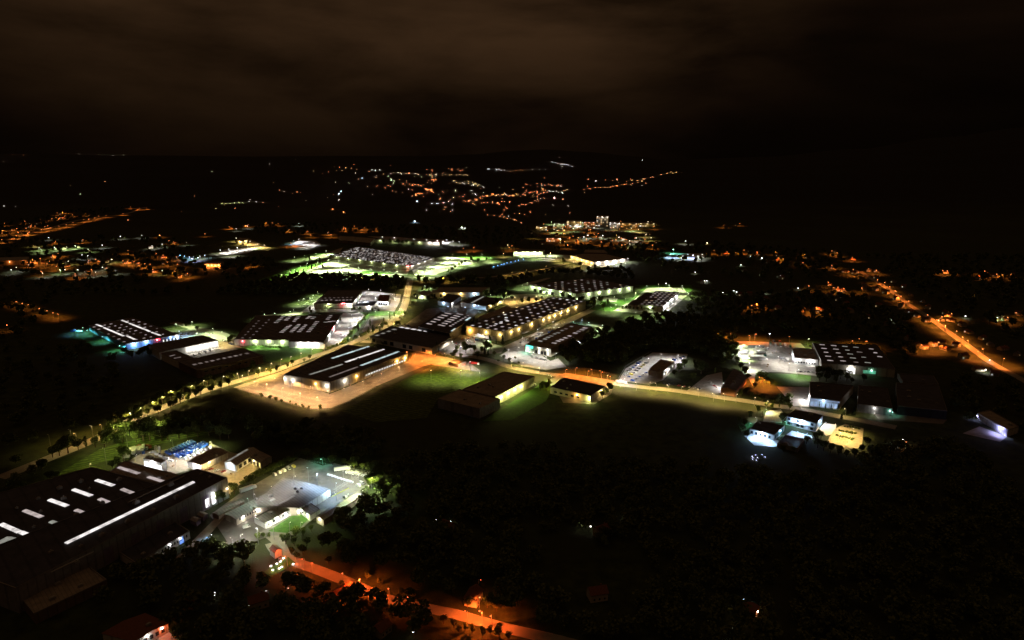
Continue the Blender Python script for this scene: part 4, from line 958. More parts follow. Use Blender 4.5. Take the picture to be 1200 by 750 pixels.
for p, q, m in (((113, 562.5), (133, 569), 'w'), ((86, 573.5), (107, 581), 'w'), ((58, 585.5), (79, 593), 'w'), ((28.5, 598), (49, 606), 'p'), ((1.5, 614), (23, 623.5), 'w'), ((24.5, 623.5), (48, 633), 'w'), ((143, 573), (161, 580), 'p'), ((116.5, 584.5), (134, 591.5), 'p'), ((89, 597.5), (101, 602.5), 'p'), ((59.5, 611), (78, 617.5), 'm')): b.strip(p, q, 1.9, m)
for q in ((70, 573), (95, 565), (45, 585), (20, 596), (140, 563), (105, 573), (75, 585), (48, 600), (120, 590), (90, 604), (140, 590), (40, 618), (70, 625)): b.vent(q[0], q[1], random.uniform(.6, 1.2))
b.strip((1, 635.5), (27, 641), 7.5, 'm', 1.2); b.strip((-8, 649), (2, 652), 3, 'm', .5)
b = B('saw_top', 'factory_hall', 'brownish factory bay with two white rooflights beside the gravel yard', 'factory', [(133, 566.5), (206, 570.5), (226, 558.5), (140, 540.5)], 6.3, 'cream', 'brown', vents=3) if False else B('saw_top', 'factory_hall', 'brownish factory bay with two white rooflights beside the gravel yard', 'factory', [(128, 553.5), (199, 570.5), (219, 559.5), (146, 540.5)], 6.2, 'cream', 'brown', vents=3)
b.strip((139, 547.5), (163, 555), 1.9, 'p'); b.strip((174, 558.8), (196, 565.8), 1.9, 'p')
b = B('lightbox', 'plant_room', 'small rooftop-high plant room with one blinding white side', 'plant room', [(168, 537.5), (189, 543.5), (195, 540), (174, 534.5)], 7, 'white', 'grey', vents=1)
b.panel('glow_wall', 0, .02, .98, 3.8, 6.6, WIN['W'], .06); b.lamp(0, .5, 8.3, 'N', 600, 2)  # lit facade: floodlight on the wall put in as panel emission
b = B('w1', 'shed', 'brown ridged loading shed beside the rows of blue-covered trailers', 'shed', [(219, 541), (235, 545.3), (267, 530), (252, 525)], 3, 'white', 'brown', gable=.8, vents=2)
b.lampx(232, 0, 4.2, 'N', 1600, 1.8); b.lampx(245, 1, 3.6, 'Y', 400, 1.5); b.lampx(225, 3, 4, 'N', 1200, 2.5); b.lampx(238, 3, 4, 'N', 1200, 2.5)
b = B('arch', 'workshop', 'pale ridged workshop with a glazed blue end in the floodlit gravel yard', 'workshop', [(263, 541.5), (277, 545.5), (303.5, 528.7), (291, 525)], 3.2, 'white', 'pale', gable=1.5, vents=0)
b.panel('window', 0, .12, .88, .1, 3.6, WIN['b']); b.rowp('window', 1, 4, .1, .9, .6, 1, 3, [GLASS]); b.lampx(270, 0, 4.6, 'N', 300, 1.6)
for t in (.15, .35, .55, .75): b.sky1(.28, t, 1.6, 3.4, 'm')
b = B('annex', 'shed', 'grey ridged shed with dark panels for open bays, adjoining the pale workshop', 'shed', [(292, 536), (305, 542.5), (318, 535.5), (305, 529)], 2.8, 'white', 'grey', gable=.9, vents=1)
b.rowp('dark_bay_panel', 0, 3, .05, .95, .6, 0, 2.8, [GLASS]); b.lampx(298, 0, 3.6, 'Y', 300)  # dark glassy panels stand in for the shade inside the open bays
b = B('c_left', 'office', 'left wing of the low brown-roofed complex with a window band above the driveway', 'office', [(264, 602.5), (277, 608.5), (337, 577), (325, 571.5)], 2.7, 'cream', 'grey', gable=.35, vents=2)
b.rowp('window', 1, 12, .05, .62, .55, 1.8, 3.4, [GLASS]); b.lampx(285, 1, 4, 'W', 260); b.lampx(300, 1, 4, 'W', 260)
b = B('c_main', 'office', 'tall centre hall of the brown-roofed complex with its blue-lit far end', 'office', [(296, 594), (350, 595), (387, 573.5), (331, 560)], 3.6, 'cream', 'grey', gable=.45, vents=4)
b.lampx(384, 1, 5, 'B', 900, 2); b.strip((316, 588), (322, 585.5), 1.6, 'm'); b.strip((327, 592), (345, 582), 1.2, 'd')
b = B('c_front', 'office', 'bright white front wing with square windows facing the small lawn', 'office', [(311, 613.8), (348, 593.5), (335, 588), (298, 607)], 2.4, 'white', 'pale', vents=3)
b.rowp('window', 0, 6, .08, .95, .45, 1.3, 2.6, [GLASS])
for t in (.12, .37, .63, .88): b.lamp(0, t, 3.7, 'W', 260, 1.6)
b = B('c_end', 'office', 'pale end block of the complex closing the lawn on the right', 'office', [(349, 594), (363, 604.5), (375, 597), (361, 588)], 2.4, 'white', 'pale', vents=1)
b.lamp(0, .3, 3.6, 'W', 260, 1.5); b.lamp(0, .8, 3.6, 'G', 260, 1.5); b.rowp('window', 0, 3, .1, .9, .4, 1.2, 2.6, [GLASS])
b = B('r1', 'shed', 'long dark gabled shed at the right edge of the white van yard', 'shed', [(370.5, 605.5), (379, 609.5), (424, 580.5), (414, 576)], 2.7, 'cream', 'brown', gable=1.0, vents=1)
b.lamp(0, .5, 4, 'W', 130, 1.4)
b = B('s1', 'shed', 'narrow rust-brown shed beside the two lit doorways of the black hall', 'shed', [(249, 601.5), (256, 604), (286, 587), (280, 583.5)], 2, 'brown', 'brown', gable=.6, vents=0)
b = B('s2', 'workshop', 'long dark workshop with a pale side wall and one blue door', 'workshop', [(160, 661), (222, 623), (205, 612), (140, 648)], 2.8, 'white', 'black', vents=2)
b.rowp('window', 0, 9, .45, .98, .45, 1.4, 2.6, [GLASS]); b.panel('door', 0, .79, .87, .1, 2.9, WIN['e']); b.lamp(0, .8, 3.6, 'N', 22); b.lamp(0, .6, 3.6, 'N', 14)  # blue door glows by its own emission
for q, lab in (((231, 609), 'left of two small mauve huts beside a white lamp'), ((239, 603), 'right and larger of two small mauve huts beside a white lamp')):
    b = B(lab, 'hut', lab, 'hut', [(q[0] - 8, q[1]), (q[0] - 1, q[1] + 3), (q[0] + 4, q[1] - 1), (q[0] - 3, q[1] - 3.6)], 1.8, 'purple', 'brown', gable=.6, vents=0)
B('b1', 'warehouse', 'faintly visible rust-brown roof in the dark lower left', 'warehouse', [(40, 720), (125, 680), (105, 665), (22, 698)], 3.5, 'brown', 'brown', vents=3)
B('b2', 'warehouse', 'narrow grey-roofed shed in the dark at the left picture edge', 'warehouse', [(-40, 700), (36, 660), (30, 655), (-60, 690)], 3, 'dark', 'grey', vents=2)
b = B('red_house', 'restaurant', 'long house with dark red roof and white windowed wall at the bottom edge', 'restaurant', [(158, 752), (197, 731), (170, 719), (120, 742)], 3, 'white', 'tile', gable=1, vents=1)
b.rowp('window', 0, 5, .08, .95, .55, 1.2, 2.6, [GLASS]); b.lamp(0, .35, 3.6, 'W', 50); b.lamp(0, .8, 3.6, 'D', 130)
sheet('terrace', [(178, 756), (200, 736), (214, 742), (212, 756)], MAT['white_paving'])
b = B('orange_h1', 'house', 'small house with its pale wall lit orange beside the lower road', 'house', [(322, 648), (330, 644), (324, 639), (316, 643)], 2.4, 'render', 'tile', gable=1.3, vents=0)
b = B('orange_h2', 'house', 'house at the bottom right with one dimly orange-lit wall', 'house', [(866, 716), (884, 720), (890, 711), (872, 706)], 2.4, 'render', 'tile', gable=1.2, vents=0)
b.rowp('window', 0, 3, .1, .9, .4, 1.2, 2.4, [GLASS]); b.lamp(0, .05, 4.2, 'A', 22); b.lamp(1, .5, 3.5, 'S', 25)
# --- retail park and the far side
b = B('mall', 'shopping_centre', 'biggest low shopping centre whose roof glitters with countless small lights', 'shopping centre', [(386, 299.5), (480, 312.5), (509, 302), (418, 289)], 5, 'cream', 'dark', vents=0, lampk=.22)
b.panel('sign_board', 0, .965, .995, 6.5, 11, WIN['r'], .5); b.panel('sign_board', 1, .0, .06, 6.5, 11, WIN['r'], .5); b.lampx(478.5, 0, 9, 'R', 3000, 2)
for t in (.1, .25, .4, .55, .7, .85, .97): b.lamp(0, t, 6, 'G', 2200, 2.2)
for t in (.1, .35, .6, .85): b.lamp(1, t, 6, 'N', 3000, 2.2)
rs = random.Random(3)
for i in range(100):
    a_, b_ = rs.random() * .96 + .02, .03 + rs.random() * .94
    b.sky1(a_, b_, rs.uniform(1.6, 3.6), rs.uniform(.9, 1.6), rs.choice(['p', 'p', 'w', 'g', 'w']))
mm = MB(); rs = random.Random(9)
for i in range(620):
    a_, b_ = rs.random() * .96 + .02, .03 + rs.random() * .94
    p = b.pt(a_, b_); s1, s2 = rs.uniform(.6, 2.0), rs.uniform(.4, .9); mm.box(p.x - s1, p.y - s2, b.h + .06, p.x + s1, p.y + s2, b.h + .5, rs.choice([0, 0, 1, 2]))
o = ob('skylight_cluster', mm.data('skylight_cluster', SKYL['w'], SKYL['d'], SKYL['g']), b.root); o['kind'] = 'stuff'
b = B('mall_back', 'warehouse', 'brown-grey flat hall behind the shopping centre, left of a white-lit strip', 'warehouse', [(397, 281), (434, 285), (440, 279.5), (398, 276.5)], 5, 'brown', 'brown', vents=2)
b = B('mall_back2', 'warehouse', 'long thin white-lit hall behind the shopping centre with one piercing lamp', 'warehouse', [(440, 281), (515, 284.5), (520, 281), (450, 278)], 5, 'cream', 'grey', vents=2, lampk=.4)
for t in (.08, .3, .5, .7): b.lamp(0, t, 5, 'G', 1600, 2.2)
for t in (.85, .93, .98): b.lamp(0, t, 5, 'N', 3500, 2.2)
b = B('green_box', 'warehouse', 'pale box hall flooded with greenish light beyond the dark field', 'warehouse', [(602, 295.5), (636, 295.3), (638, 292.8), (606, 292.8)], 6, 'white', 'grey', vents=1)
for t in (.1, .3, .5, .7, .9): b.lamp(0, t, 6.5, 'G', 3200, 2.4)
b = B('brown_far', 'warehouse', 'brown-roofed angular hall with yellow lights round its foot', 'warehouse', [(668, 299.5), (696, 307.5), (733, 303.5), (700, 295.5)], 5, 'cream', 'brown', vents=3)
for t in (.1, .3, .5, .7, .9): b.lamp(0, t, 4, 'Y', 2600, 2.2)
for t in (.15, .4, .65, .9): b.lamp(1, t, 5, 'W' if t < .8 else 'N', 3200, 2.2)
B('brown_far2', 'warehouse', 'raised roof block behind the brown-roofed angular hall', 'warehouse', [(684, 296), (712, 296.5), (708, 293), (686, 292.6)], 6.5, 'brown', 'brown', vents=1)
b = B('yellow_far', 'warehouse', 'small tan hall lit yellow at the far left of the retail park', 'warehouse', [(276, 281.5), (286, 283), (291, 280), (281, 278.5)], 6, 'cream', 'brown', vents=1)
b.lamp(0, .5, 5, 'Y', 3000, 2); b.lamp(1, .5, 5, 'Y', 3000, 2)
b = B('orange_far', 'school', 'low building washed orange in front of the blue-lit yard', 'school', [(238, 309.5), (258, 309.5), (262, 306.8), (240, 306.8)], 6, 'cream', 'grey', vents=1)
for t in (.1, .3, .5, .7, .9): b.lamp(0, t, 5, 'S', 1200, 2)
b = B('orange_wall', 'school', 'long low building dimly orange at the left picture edge', 'school', [(-10, 306), (32, 305), (34, 301), (-8, 302)], 6, 'cream', 'grey', vents=2)
for t in (.1, .5, .9): b.lamp(0, t, 5, 'S', 350, 2)
# --- the bright quarter beyond: hospital-like blocks
rs = random.Random(21)
TOWN = [(648, 268, 662, 11, 'G', 'pale four-storey block lit greenish at the left end of the bright quarter'), (664, 266, 682, 13, 'Y', 'long yellowish block second from left in the bright quarter'),
        (684, 268, 697, 15, 'S', 'orange-lit block beside the tall tower in the bright quarter'), (699, 266, 713, 25, 'W', 'tall tower block standing highest in the bright quarter'),
        (714, 268, 727, 14, 'N', 'white-lit block just right of the tall tower'), (728, 267, 748, 10, 'A', 'long amber-lit block in the right half of the bright quarter'),
        (749, 266, 768, 8, 'Y', 'low yellow-lit hall at the right end of the bright quarter'), (628, 270, 641, 8, 'Y', 'low tan block left of the bright quarter'), (640, 283, 656, 7, 'S', 'orange-washed block on the slope below the bright quarter')]
for x0, y0, x1, h, c, lab in TOWN:
    b = Bld('apartment_block', lab, 'apartment block', [(x0, y0 - .8 * h * .6), (x1, y0 - .8 * h * .6 + .3), (x1 + 1, y0 - 1.4 - .8 * h * .6)], h * .8, 'cream', 'grey', vents=1, lampk=.13)
    for r_ in range(max(1, int(h / 4))):
        n = 6
        for i in range(n):
            if rs.random() < .65: b.panel('window', 0, (i + .2) / n, (i + .75) / n, 1.2 + r_ * 3.6, 2.9 + r_ * 3.6, WIN[rs.choice('wyyok')], .1, False)
    for t in (.1, .5, .9): b.lamp(0, t, min(h, 9), c, 2500, 3)

# ================================================================ street and yard lamps
HW = 8.0
lamps([(312.6, 450), (331.5, 454.5), (351.5, 460.5), (371.5, 465.5)], 'pole lamp on the front parking apron of the large brown warehouse, {w}', 8, 'P', 7000, 'front apron lamps')
lamps([(322, 443), (343, 448), (364, 453), (384, 458), (298, 447), (403, 455), (425, 447), (447, 438), (467, 430)], 'added amber lamp around the foot of the large brown warehouse, {w}', 7, 'P', 2400, 'added warehouse foot lamps')  # fill lamps added to brighten and tint the apron
lamps([(239, 446), (262, 441), (200, 458), (179, 471), (152, 484), (278, 438), (304, 431), (341, 418), (353, 414), (400, 399), (421, 394), (455, 375), (225, 452), (214, 462), (165, 478), (190, 465), (292, 434.5), (318, 426), (330, 421), (366, 409), (380, 404), (410, 396), (435, 387), (445, 381)], 'warm street lamp along the tree-lined avenue, {w}', 8, 'Y', 2300, 'avenue lamps')  # in-between lamps of this row added to brighten the avenue
lamps([(135, 496), (120, 507), (90, 517)], 'half hidden amber lamp at the dark lower end of the avenue, {w}', 7, 'A', 700, 'lower avenue lamps', head=False)
lamps([(468, 362), (471.5, 354), (474, 346), (476.5, 338), (478.5, 331.5), (464, 369)], 'amber lamp on the straight road up to the shopping centre, {w}', 9, 'Y', 5600, 'straight road lamps', angle=150)
lamps([(430, 321), (450, 322), (497, 324), (520, 325), (545, 324.5)], 'amber lamp on the cross road in front of the shopping centre, {w}', 8, 'A', 2600, 'cross road lamps')
lamps([(600, 319), (617, 316), (640, 312)], 'yellow lamp on the road curving to the brown far hall, {w}', 8, 'A', 2600, 'curve road lamps')
lamps([(284, 440, 'Y', .8), (300, 437.5), (319, 433), (340, 425), (312, 432)], 'orange lamp on the service road behind the parking apron, {w}', 7, 'A', 2400, 'service road lamps')
lamps([(477, 412), (487, 415), (500, 411), (510, 416, 'S', 1.5), (521, 414, 'A', 1.3), (530, 421, 'A', 1), (540, 426, 'A', 1), (495, 423, 'S', 1.3)], 'orange yard lamp in the orange-lit strip beyond the big warehouse, {w}', 7, 'S', 3600, 'orange strip lamps')
lamps([(551, 424)], 'white lamp at the tip of the orange-lit strip by the lawn', 9, 'W', 6000)
lamps([(540, 434), (562, 437), (505, 434)], 'added lime-tinted lamp at the top of the green field, {w}', 10, 'L', 3600, 'added green field lamps')  # lamps added to turn the field edge vivid green
lamps([(664, 433), (676, 431), (690, 434.5), (706, 436), (715, 441)], 'orange lamp along the fence behind the black-roofed workshop, {w}', 7, 'S', 3200, 'workshop fence lamps')
lamps([(646, 441, 'L', 1.4), (632, 431, 'Y', 1.2), (613, 425, 'Y', 1.2), (600, 424, 'Y', .9)], '{c} lamp beside the junction above the yellow-lit wall, {w}', 8, 'Y', 4200, 'junction lamps')
lamps([(608, 407), (625, 413), (640, 418), (596, 410), (652, 414)], 'white lamp in the turquoise-sign showroom car park, {w}', 8, 'W', 2600, 'showroom lamps')
lamps([(612, 396), (630, 386), (648, 377)], 'whitish lamp on the strip between the two long warehouses, {w}', 7, 'W', 1100, 'strip lamps')
lamps([(560, 391), (548, 399), (530, 400), (540, 406)], 'white lamp over the crowded car park by the factory front, {w}', 7, 'W', 2200, 'factory car park lamps')
lamps([(572, 399, 'G', 1)], 'greenish lamp on the small conifer lawn', 6, 'G', 2800)
lamps([(732, 444, 'N', 1.8), (737, 435, 'N', 1), (748, 427, 'N', 1), (760, 420), (775, 415, 'N', 1), (795, 416, 'N', 1.3), (800, 420, 'N', 1)], 'white lamp in the car dealer compound, {w}', 7, 'N', 2200, 'dealer lamps')
lamps([(693, 433, 'S', .6), (703, 434, 'S', .4)], 'weak orange lamp by the wood edge, {w}', 6, 'S', 1500, 'wood edge lamps')
lamp(902, 391, 24, 'N', 30000, 'tall mast with a dazzling white floodlight above the truck yard', style='flood', r=.5, name='floodlight_mast')
lamps([(868.5, 409), (871, 404, 'G', .8), (890, 405, 'N', .7), (912, 418, 'W', .8), (878, 425, 'W', .7), (925, 426, 'W', .7), (936, 433, 'W', .8)], 'white lamp around the truck yard at right, {w}', 8, 'N', 4800, 'truck yard lamps')
lamps([(874, 418, 'G', .9), (879, 430, 'G', .6)], 'green-tinted lamp by the hedge left of the truck yard, {w}', 5, 'G', 1600, 'hedge lamps')
lamps([(890, 442, 'S', 1.3), (896, 445, 'S', 1.2)], 'orange lamp among the orange-lit tree by the truck yard, {w}', 7, 'S', 4200, 'tree lamps')
lamps([(948, 397, 'L', .9)], 'yellow-green lamp at the back corner of the broad dark hall', 8, 'L', 3200)
lamps([(1007, 397, 'S', 1), (999, 399.5, 'S', .6), (1016, 400, 'S', .6)], 'orange lamp just behind the broad dark hall, {w}', 8, 'S', 3200, 'hall back lamps')
lamps([(848, 387.5, 'S', 1.4), (841, 391, 'S', .8), (856, 391, 'S', .7), (886, 391.5, 'S', 1.2), (878, 393, 'S', .8), (925, 394, 'S', .3)], 'orange lamp among trees above the truck yard, {w}', 8, 'S', 3600, 'tree belt lamps')
lamps([(782, 451), (818, 456), (848, 461), (762, 448), (728, 445), (885, 466, 'Y', .6), (940, 474, 'Y', .3), (864, 462, 'Y', .7), (800, 453), (768, 449), (835, 461), (900, 470), (745, 448), (712, 440)], 'warm lamp on the straight road across the dark field, {w}', 8, 'Y', 2600, 'field road lamps')
lamps([(979, 497), (985, 507, 'Y', 1), (995, 512, 'Y', 1), (1000, 502, 'Y', 1), (990, 479, 'Y', .5)], 'yellow lamp in the small hedge-striped car park, {w}', 6, 'Y', 2000, 'striped park lamps')
lamps([(885.5, 489, 'W', .5), (898, 480, 'T', .8), (880, 496, 'T', .7), (920, 494, 'T', .5), (968, 495, 'B', .7), (885, 511, 'B', 1.1), (901, 516, 'B', .9), (935, 506, 'B', .8), (946, 508, 'B', .6)], 'low {c} garden lamp around the white villas, {w}', 3.5, 'B', 1000, 'villa garden lamps', r=.2)
lamps([(772, 333), (784, 334), (799.5, 335), (758, 335), (745, 343), (733, 350), (722, 357), (716, 360), (745, 366), (760, 368), (775, 366), (806, 343)], 'greenish lamp around the yard of the store with diamond rooflights, {w}', 8, 'G', 4600, 'diamond store lamps')
lamps([(618, 331), (612, 334), (640, 340), (660, 345), (680, 348), (700, 349), (720, 348)], 'greenish lamp along the front of the dash-roofed grey warehouse, {w}', 7, 'G', 2600, 'grey warehouse lamps')
lamps([(590, 352), (603, 349), (615, 348), (628, 347), (640, 348), (596, 356), (575, 372), (590, 366), (605, 360), (570, 364)], 'yellow lamp in the gravel yards behind the longest warehouse, {w}', 7, 'Y', 2600, 'gravel yard lamps')
lamps([(561, 358, 'B', 2.2), (545, 360, 'B', .8), (525, 359, 'B', .7)], 'bluish white lamp between the twin-ridged workshop and the factory, {w}', 8, 'B', 3600, 'workshop lamps', style='flood', r=.4)
lamps([(498, 335, 'G', 1.2), (505, 338, 'G', .8), (487, 347, 'G', .5)], 'green-tinted lamp by the bushes around the corner shop, {w}', 6, 'G', 3600, 'corner shop lamps')
lamps([(583, 344, 'G', .8), (575, 345, 'G', .6), (592, 343, 'G', .6)], 'greenish lamp by the trees right of the beige warehouse, {w}', 6, 'G', 2400, 'beige end lamps')
lamps([(367, 346), (372, 342), (350, 352), (356, 350), (344, 363), (322, 367), (310, 368), (363, 349), (340, 365)], 'pole lamp on the lane behind the wide store, {w}', 7, 'G', 3200, 'back lane lamps')
lamps([(432, 339), (446, 340), (424, 345), (460, 345), (463, 352), (440, 349), (428, 352), (450, 362), (462, 360), (420, 360)], 'white lamp around the small white shop, {w}', 7, 'N', 4200, 'white shop lamps')
lamps([(409, 384), (402, 393), (417, 375), (412, 369), (424, 368)], 'white lamp in the dazzling yard right of the wide store, {w}', 7, 'N', 5200, 'dazzling yard lamps')
lamps([(440, 365, 'G', 1), (455, 366, 'G', .8), (470, 362, 'G', .6)], 'greenish lamp over the lawn strip below the white shop, {w}', 6, 'G', 2600, 'strip lawn lamps')
lamps([(206, 379.5), (225, 377), (249, 385), (260, 389), (231, 390), (245, 393), (215, 397), (268, 396, 'Y', 1), (262, 399, 'Y', .7)], 'pale lamp along the curving access road above the horseshoe warehouse, {w}', 7, 'G', 3000, 'access road lamps')
lamps([(322, 404, 'G', .7), (300, 404, 'G', .7), (350, 405, 'G', .4)], 'greenish lamp on the lawn before the wide store, {w}', 5, 'G', 1500, 'store lawn lamps')
lamps([(210, 388, 'B', 1)], 'bluish lamp at the right corner of the red and blue factory', 8, 'B', 2600)
lamps([(97, 384, 'T', 1.2), (102, 387, 'T', .8), (120, 394.5, 'T', 1.1), (140, 405, 'T', 1.3)], 'greenish lamp at the left flank of the red and blue factory, {w}', 6, 'T', 2600, 'flank lamps', head=True)
lamps([(88, 386, 'E', 1)], 'blue lamp standing apart left of the red and blue factory', 6, 'E', 1600)
lamps([(25, 574.5), (63, 560.5), (106, 543.5), (42, 569, 'Y', .2)], 'whitish wall-top lamp behind the back edge of the black factory roof, {w}', 6, 'Y', 330, 'factory back lamps', head=True)
lamps([(127, 560)], 'lone lamp with curved neck standing behind the short white rooflights', 9, 'N', 700)
lamps([(236, 545, 'Y', 1), (250, 552, 'Y', .8), (262, 559, 'Y', 1), (275, 552, 'Y', .8), (286, 546, 'Y', .7), (300, 542, 'Y', .5), (207, 540, 'W', 1), (195, 540, 'W', 1), (175, 530, 'W', .6), (160, 533, 'W', .5), (268, 570, 'Y', .7)], 'pale yard lamp in the floodlit gravel yard behind the black hall, {w}', 6, 'W', 650, 'gravel works lamps', r=.2)
lamps([(215, 528, 'N', 1), (226, 524, 'N', 1), (238, 520, 'N', 1), (205, 532, 'N', 1), (246, 518, 'L', 1.6), (220, 516, 'L', 1.3), (200, 516, 'L', .7)], '{c} lamp among the blue-covered trailers, {w}', 6, 'N', 900, 'trailer lamps', r=.2)
lamps([(175, 512, 'L', 1), (140, 515, 'L', .6), (110, 517, 'Y', .25), (85, 522, 'Y', .16), (60, 528, 'Y', .1), (150, 527, 'L', .5), (125, 545, 'L', .4)], 'added lamp above the tree belt behind the works lighting its crowns, {w}', 16, 'L', 5200, 'added tree belt lamps', head=False, r=.1)  # added high over the belt, with tiny glass, to light the tree crowns
lamps([(376, 538, 'T', 1.5)], 'green lamp shining into a tree at the top of the van yard', 5, 'T', 500)
lamps([(372, 555, 'B', 1.2), (360, 548, 'B', .9), (394, 566, 'B', .9), (346, 558, 'W', .3), (318, 570, 'W', .3), (298, 579, 'W', .25)], 'bluish white lamp over the asphalt van yard, {w}', 15, 'B', 3000, 'van yard lamps', r=.22)
lamps([(402, 552, 'W', 1), (420, 556, 'W', 1), (436, 560, 'L', 1.6), (411, 546, 'L', 1.5), (432, 569, 'G', 1.3), (330, 551, 'Y', .9), (342, 546, 'L', .9), (425, 575, 'W', .8), (408, 579, 'G', .6)], '{c} lamp at the edge of the van yard, {w}', 9, 'W', 1500, 'van yard edge lamps', r=.2)
lamps([(300, 619, 'W', 1), (284, 626, 'W', .8), (270, 630, 'W', .5), (322, 612, 'G', .5), (340, 612, 'L', .35), (354, 612, 'L', .35), (290, 584, 'T', .15), (295, 572, 'T', .15)], '{c} lamp on the driveway side of the low brown-roofed complex, {w}', 11, 'W', 1900, 'driveway lamps', r=.2)
lamps([(244, 633, 'E', 1.2), (246, 632, 'N', .8)], '{c} light at the end of the dark dirt track, {w}', 3, 'B', 110, 'track lamps', head=False, r=.25)
lamps([(213, 606, 'W', 1)], 'white lamp beside the two small mauve huts', 4, 'N', 90)
lamps([(325, 645, 'D', .35), (334, 652, 'D', .3), (354, 655, 'D', .6), (366, 660, 'D', .6)], 'red-orange street lamp where the lower road leaves the complex, {w}', 7, 'D', 1500, 'lower road top lamps', head=True)
lamp(421.5, 679, 8, 'D', 3400, 'twin-looking street lamp midway along the orange lower road', r=.35)
lamp(562, 716, 8, 'D', 5200, 'street lamp above the fiercest red-orange stretch of the lower road', r=.35)
lamps([(545, 716, 'D', 1), (575, 722, 'D', .7), (562, 700, 'S', .3), (478, 700, 'D', .3), (455, 690, 'D', .5), (401, 672, 'D', .7)], 'lesser red-orange lamp along the lower road, {w}', 7, 'D', 900, 'lower road lamps')
for i, (x, y) in enumerate(sorted([(316, 665), (323.5, 662), (329.5, 659), (335, 656.5), (317.5, 671.5), (325, 668.5), (333, 666), (341.5, 663)])):
    lamp(x, y, 1.6, 'W', .7, 'small white garden globe in the double row by the road bend, %s' % place_words(i, 8), head=False, r=.45, style='street', group='garden globes', name='garden_lamp')
lamps([(1145, 487, 'V', .3), (1172, 506, 'V', 1)], 'violet-white lamp by the narrow shed at the far right, {w}', 4, 'V', 900, 'far right lamps')
lamps([(1041, 481, 'T', .15), (1046, 483, 'T', .5), (1025, 484, 'W', .5)], '{c} lamp by the unlit ribbed warehouse, {w}', 4, 'T', 600, 'ribbed warehouse lamps')
lamps([(1008, 466, 'W', .4), (1058, 515, 'W', .4), (1062, 518, 'S', .3)], 'tiny {c} lamp near the unlit right-hand buildings, {w}', 5, 'W', 260, 'right tiny lamps')
lamps([(881, 535), (884, 537.5), (887, 534), (889, 538), (892, 533), (895, 536), (888, 541), (883, 540)], 'tiny violet-white spotlight in the dark garden below the villas, {w}', 1, 'V', 14, 'garden spots', head=False, r=.25, name='garden_lamp')
lamps([(39, 687, 'N', .4), (105.5, 661, 'B', .4), (252, 701, 'N', 1), (250, 704, 'N', .3), (302.5, 703, 'W', 1.2), (315, 696.6, 'W', .4), (335.5, 695, 'N', .3), (449.5, 737, 'W', 1), (527.5, 614, 'W', .9), (510, 612, 'W', .1), (485, 748, 'N', .5), (290, 716, 'N', .2), (561, 684, 'D', .2), (590, 686, 'W', .2)], 'tiny lone white porch light in the dark foreground, {w}', 3, 'W', 9, 'porch lights', head=False, r=.22, name='garden_lamp')
lamps([(709, 624, 'Y', 2.5), (690, 622, 'W', .3), (684, 621, 'W', .3), (731, 607, 'W', .15)], 'small warm light glowing among dark foreground trees, {w}', 4, 'Y', 30, 'dark tree lights', head=False, r=.4, name='garden_lamp')
lamps([(871, 702, 'B', 1), (858, 737, 'N', .4)], 'tiny cold light by the dim orange house, {w}', 4, 'B', 30, 'house lights', r=.25, name='garden_lamp')
lamps([(676.5, 402, 'N', 1), (679, 403.5, 'N', .4)], 'tiny white light in the dark wood right of the showroom, {w}', 3, 'N', 160, 'wood lights', head=False, r=.35, name='garden_lamp')
lamps([(682, 375, 'B', 1.3), (690, 378, 'G', 1), (706, 381, 'G', 1), (700, 388, 'G', .8), (672, 377, 'T', .6)], '{c} lamp at the loading court behind the showroom, {w}', 6, 'G', 2200, 'loading court lamps')
sheet('yard', [(686, 380), (704, 381), (712, 385), (706, 390), (698, 389), (702, 384)], CONC)
# retail park lots
lamps([(345, 316), (352, 312), (360, 309), (372, 307), (385, 304), (397, 306), (362, 317), (376, 313), (392, 312), (408, 311), (420, 313), (434, 315), (450, 316), (465, 318), (380, 319), (400, 319), (420, 320)], 'greenish lamp in the shopping centre left lots, {w}', 9, 'G', 9500, 'left lot lamps', r=.35)
lamps([(490, 317), (500, 313), (512, 308), (525, 303), (540, 303), (497, 320), (510, 316), (522, 312), (536, 308), (552, 305), (547, 298), (565, 298), (575, 302), (530, 298)], 'greenish lamp in the shopping centre right lots, {w}', 9, 'G', 9500, 'right lot lamps', r=.35)
lamps([(345, 301), (357, 299), (370, 297), (382, 294), (390, 298), (340, 318, 'L', .8), (330, 322, 'L', .6)], 'greenish lamp at the left end of the shopping centre, {w}', 9, 'G', 5500, 'left end lamps', r=.35)
lamps([(523.6, 281, 'N', 2.5), (512, 282, 'N', 1), (500, 281), (485, 280), (462, 278.5), (448, 277.5), (531, 282.5, 'N', .8), (538, 283, 'N', .6)], 'white lamp on the bright strip behind the shopping centre, {w}', 9, 'N', 6500, 'strip behind lamps', r=.45)
lamps([(344, 282, 'B', 1.3), (350, 280, 'N', 2), (360, 283), (368, 284), (356, 287), (341, 285, 'S', 1)], '{c} lamp in the small white-lit yard left of the strip, {w}', 9, 'N', 5500, 'white yard lamps', r=.45)
lamps([(258, 293, 'W', 1), (268, 292, 'N', 1), (278, 290, 'N', 1.2), (290, 288, 'W', 1), (300, 287, 'G', 1), (310, 287, 'Y', 1), (277, 279, 'Y', 1), (285, 280, 'Y', 1), (293, 283, 'Y', .9), (302, 286, 'Y', .9), (270, 296)], 'lamp of the white and yellow yards at the far left, {w}', 9, 'W', 5500, 'far left yard lamps', r=.45)
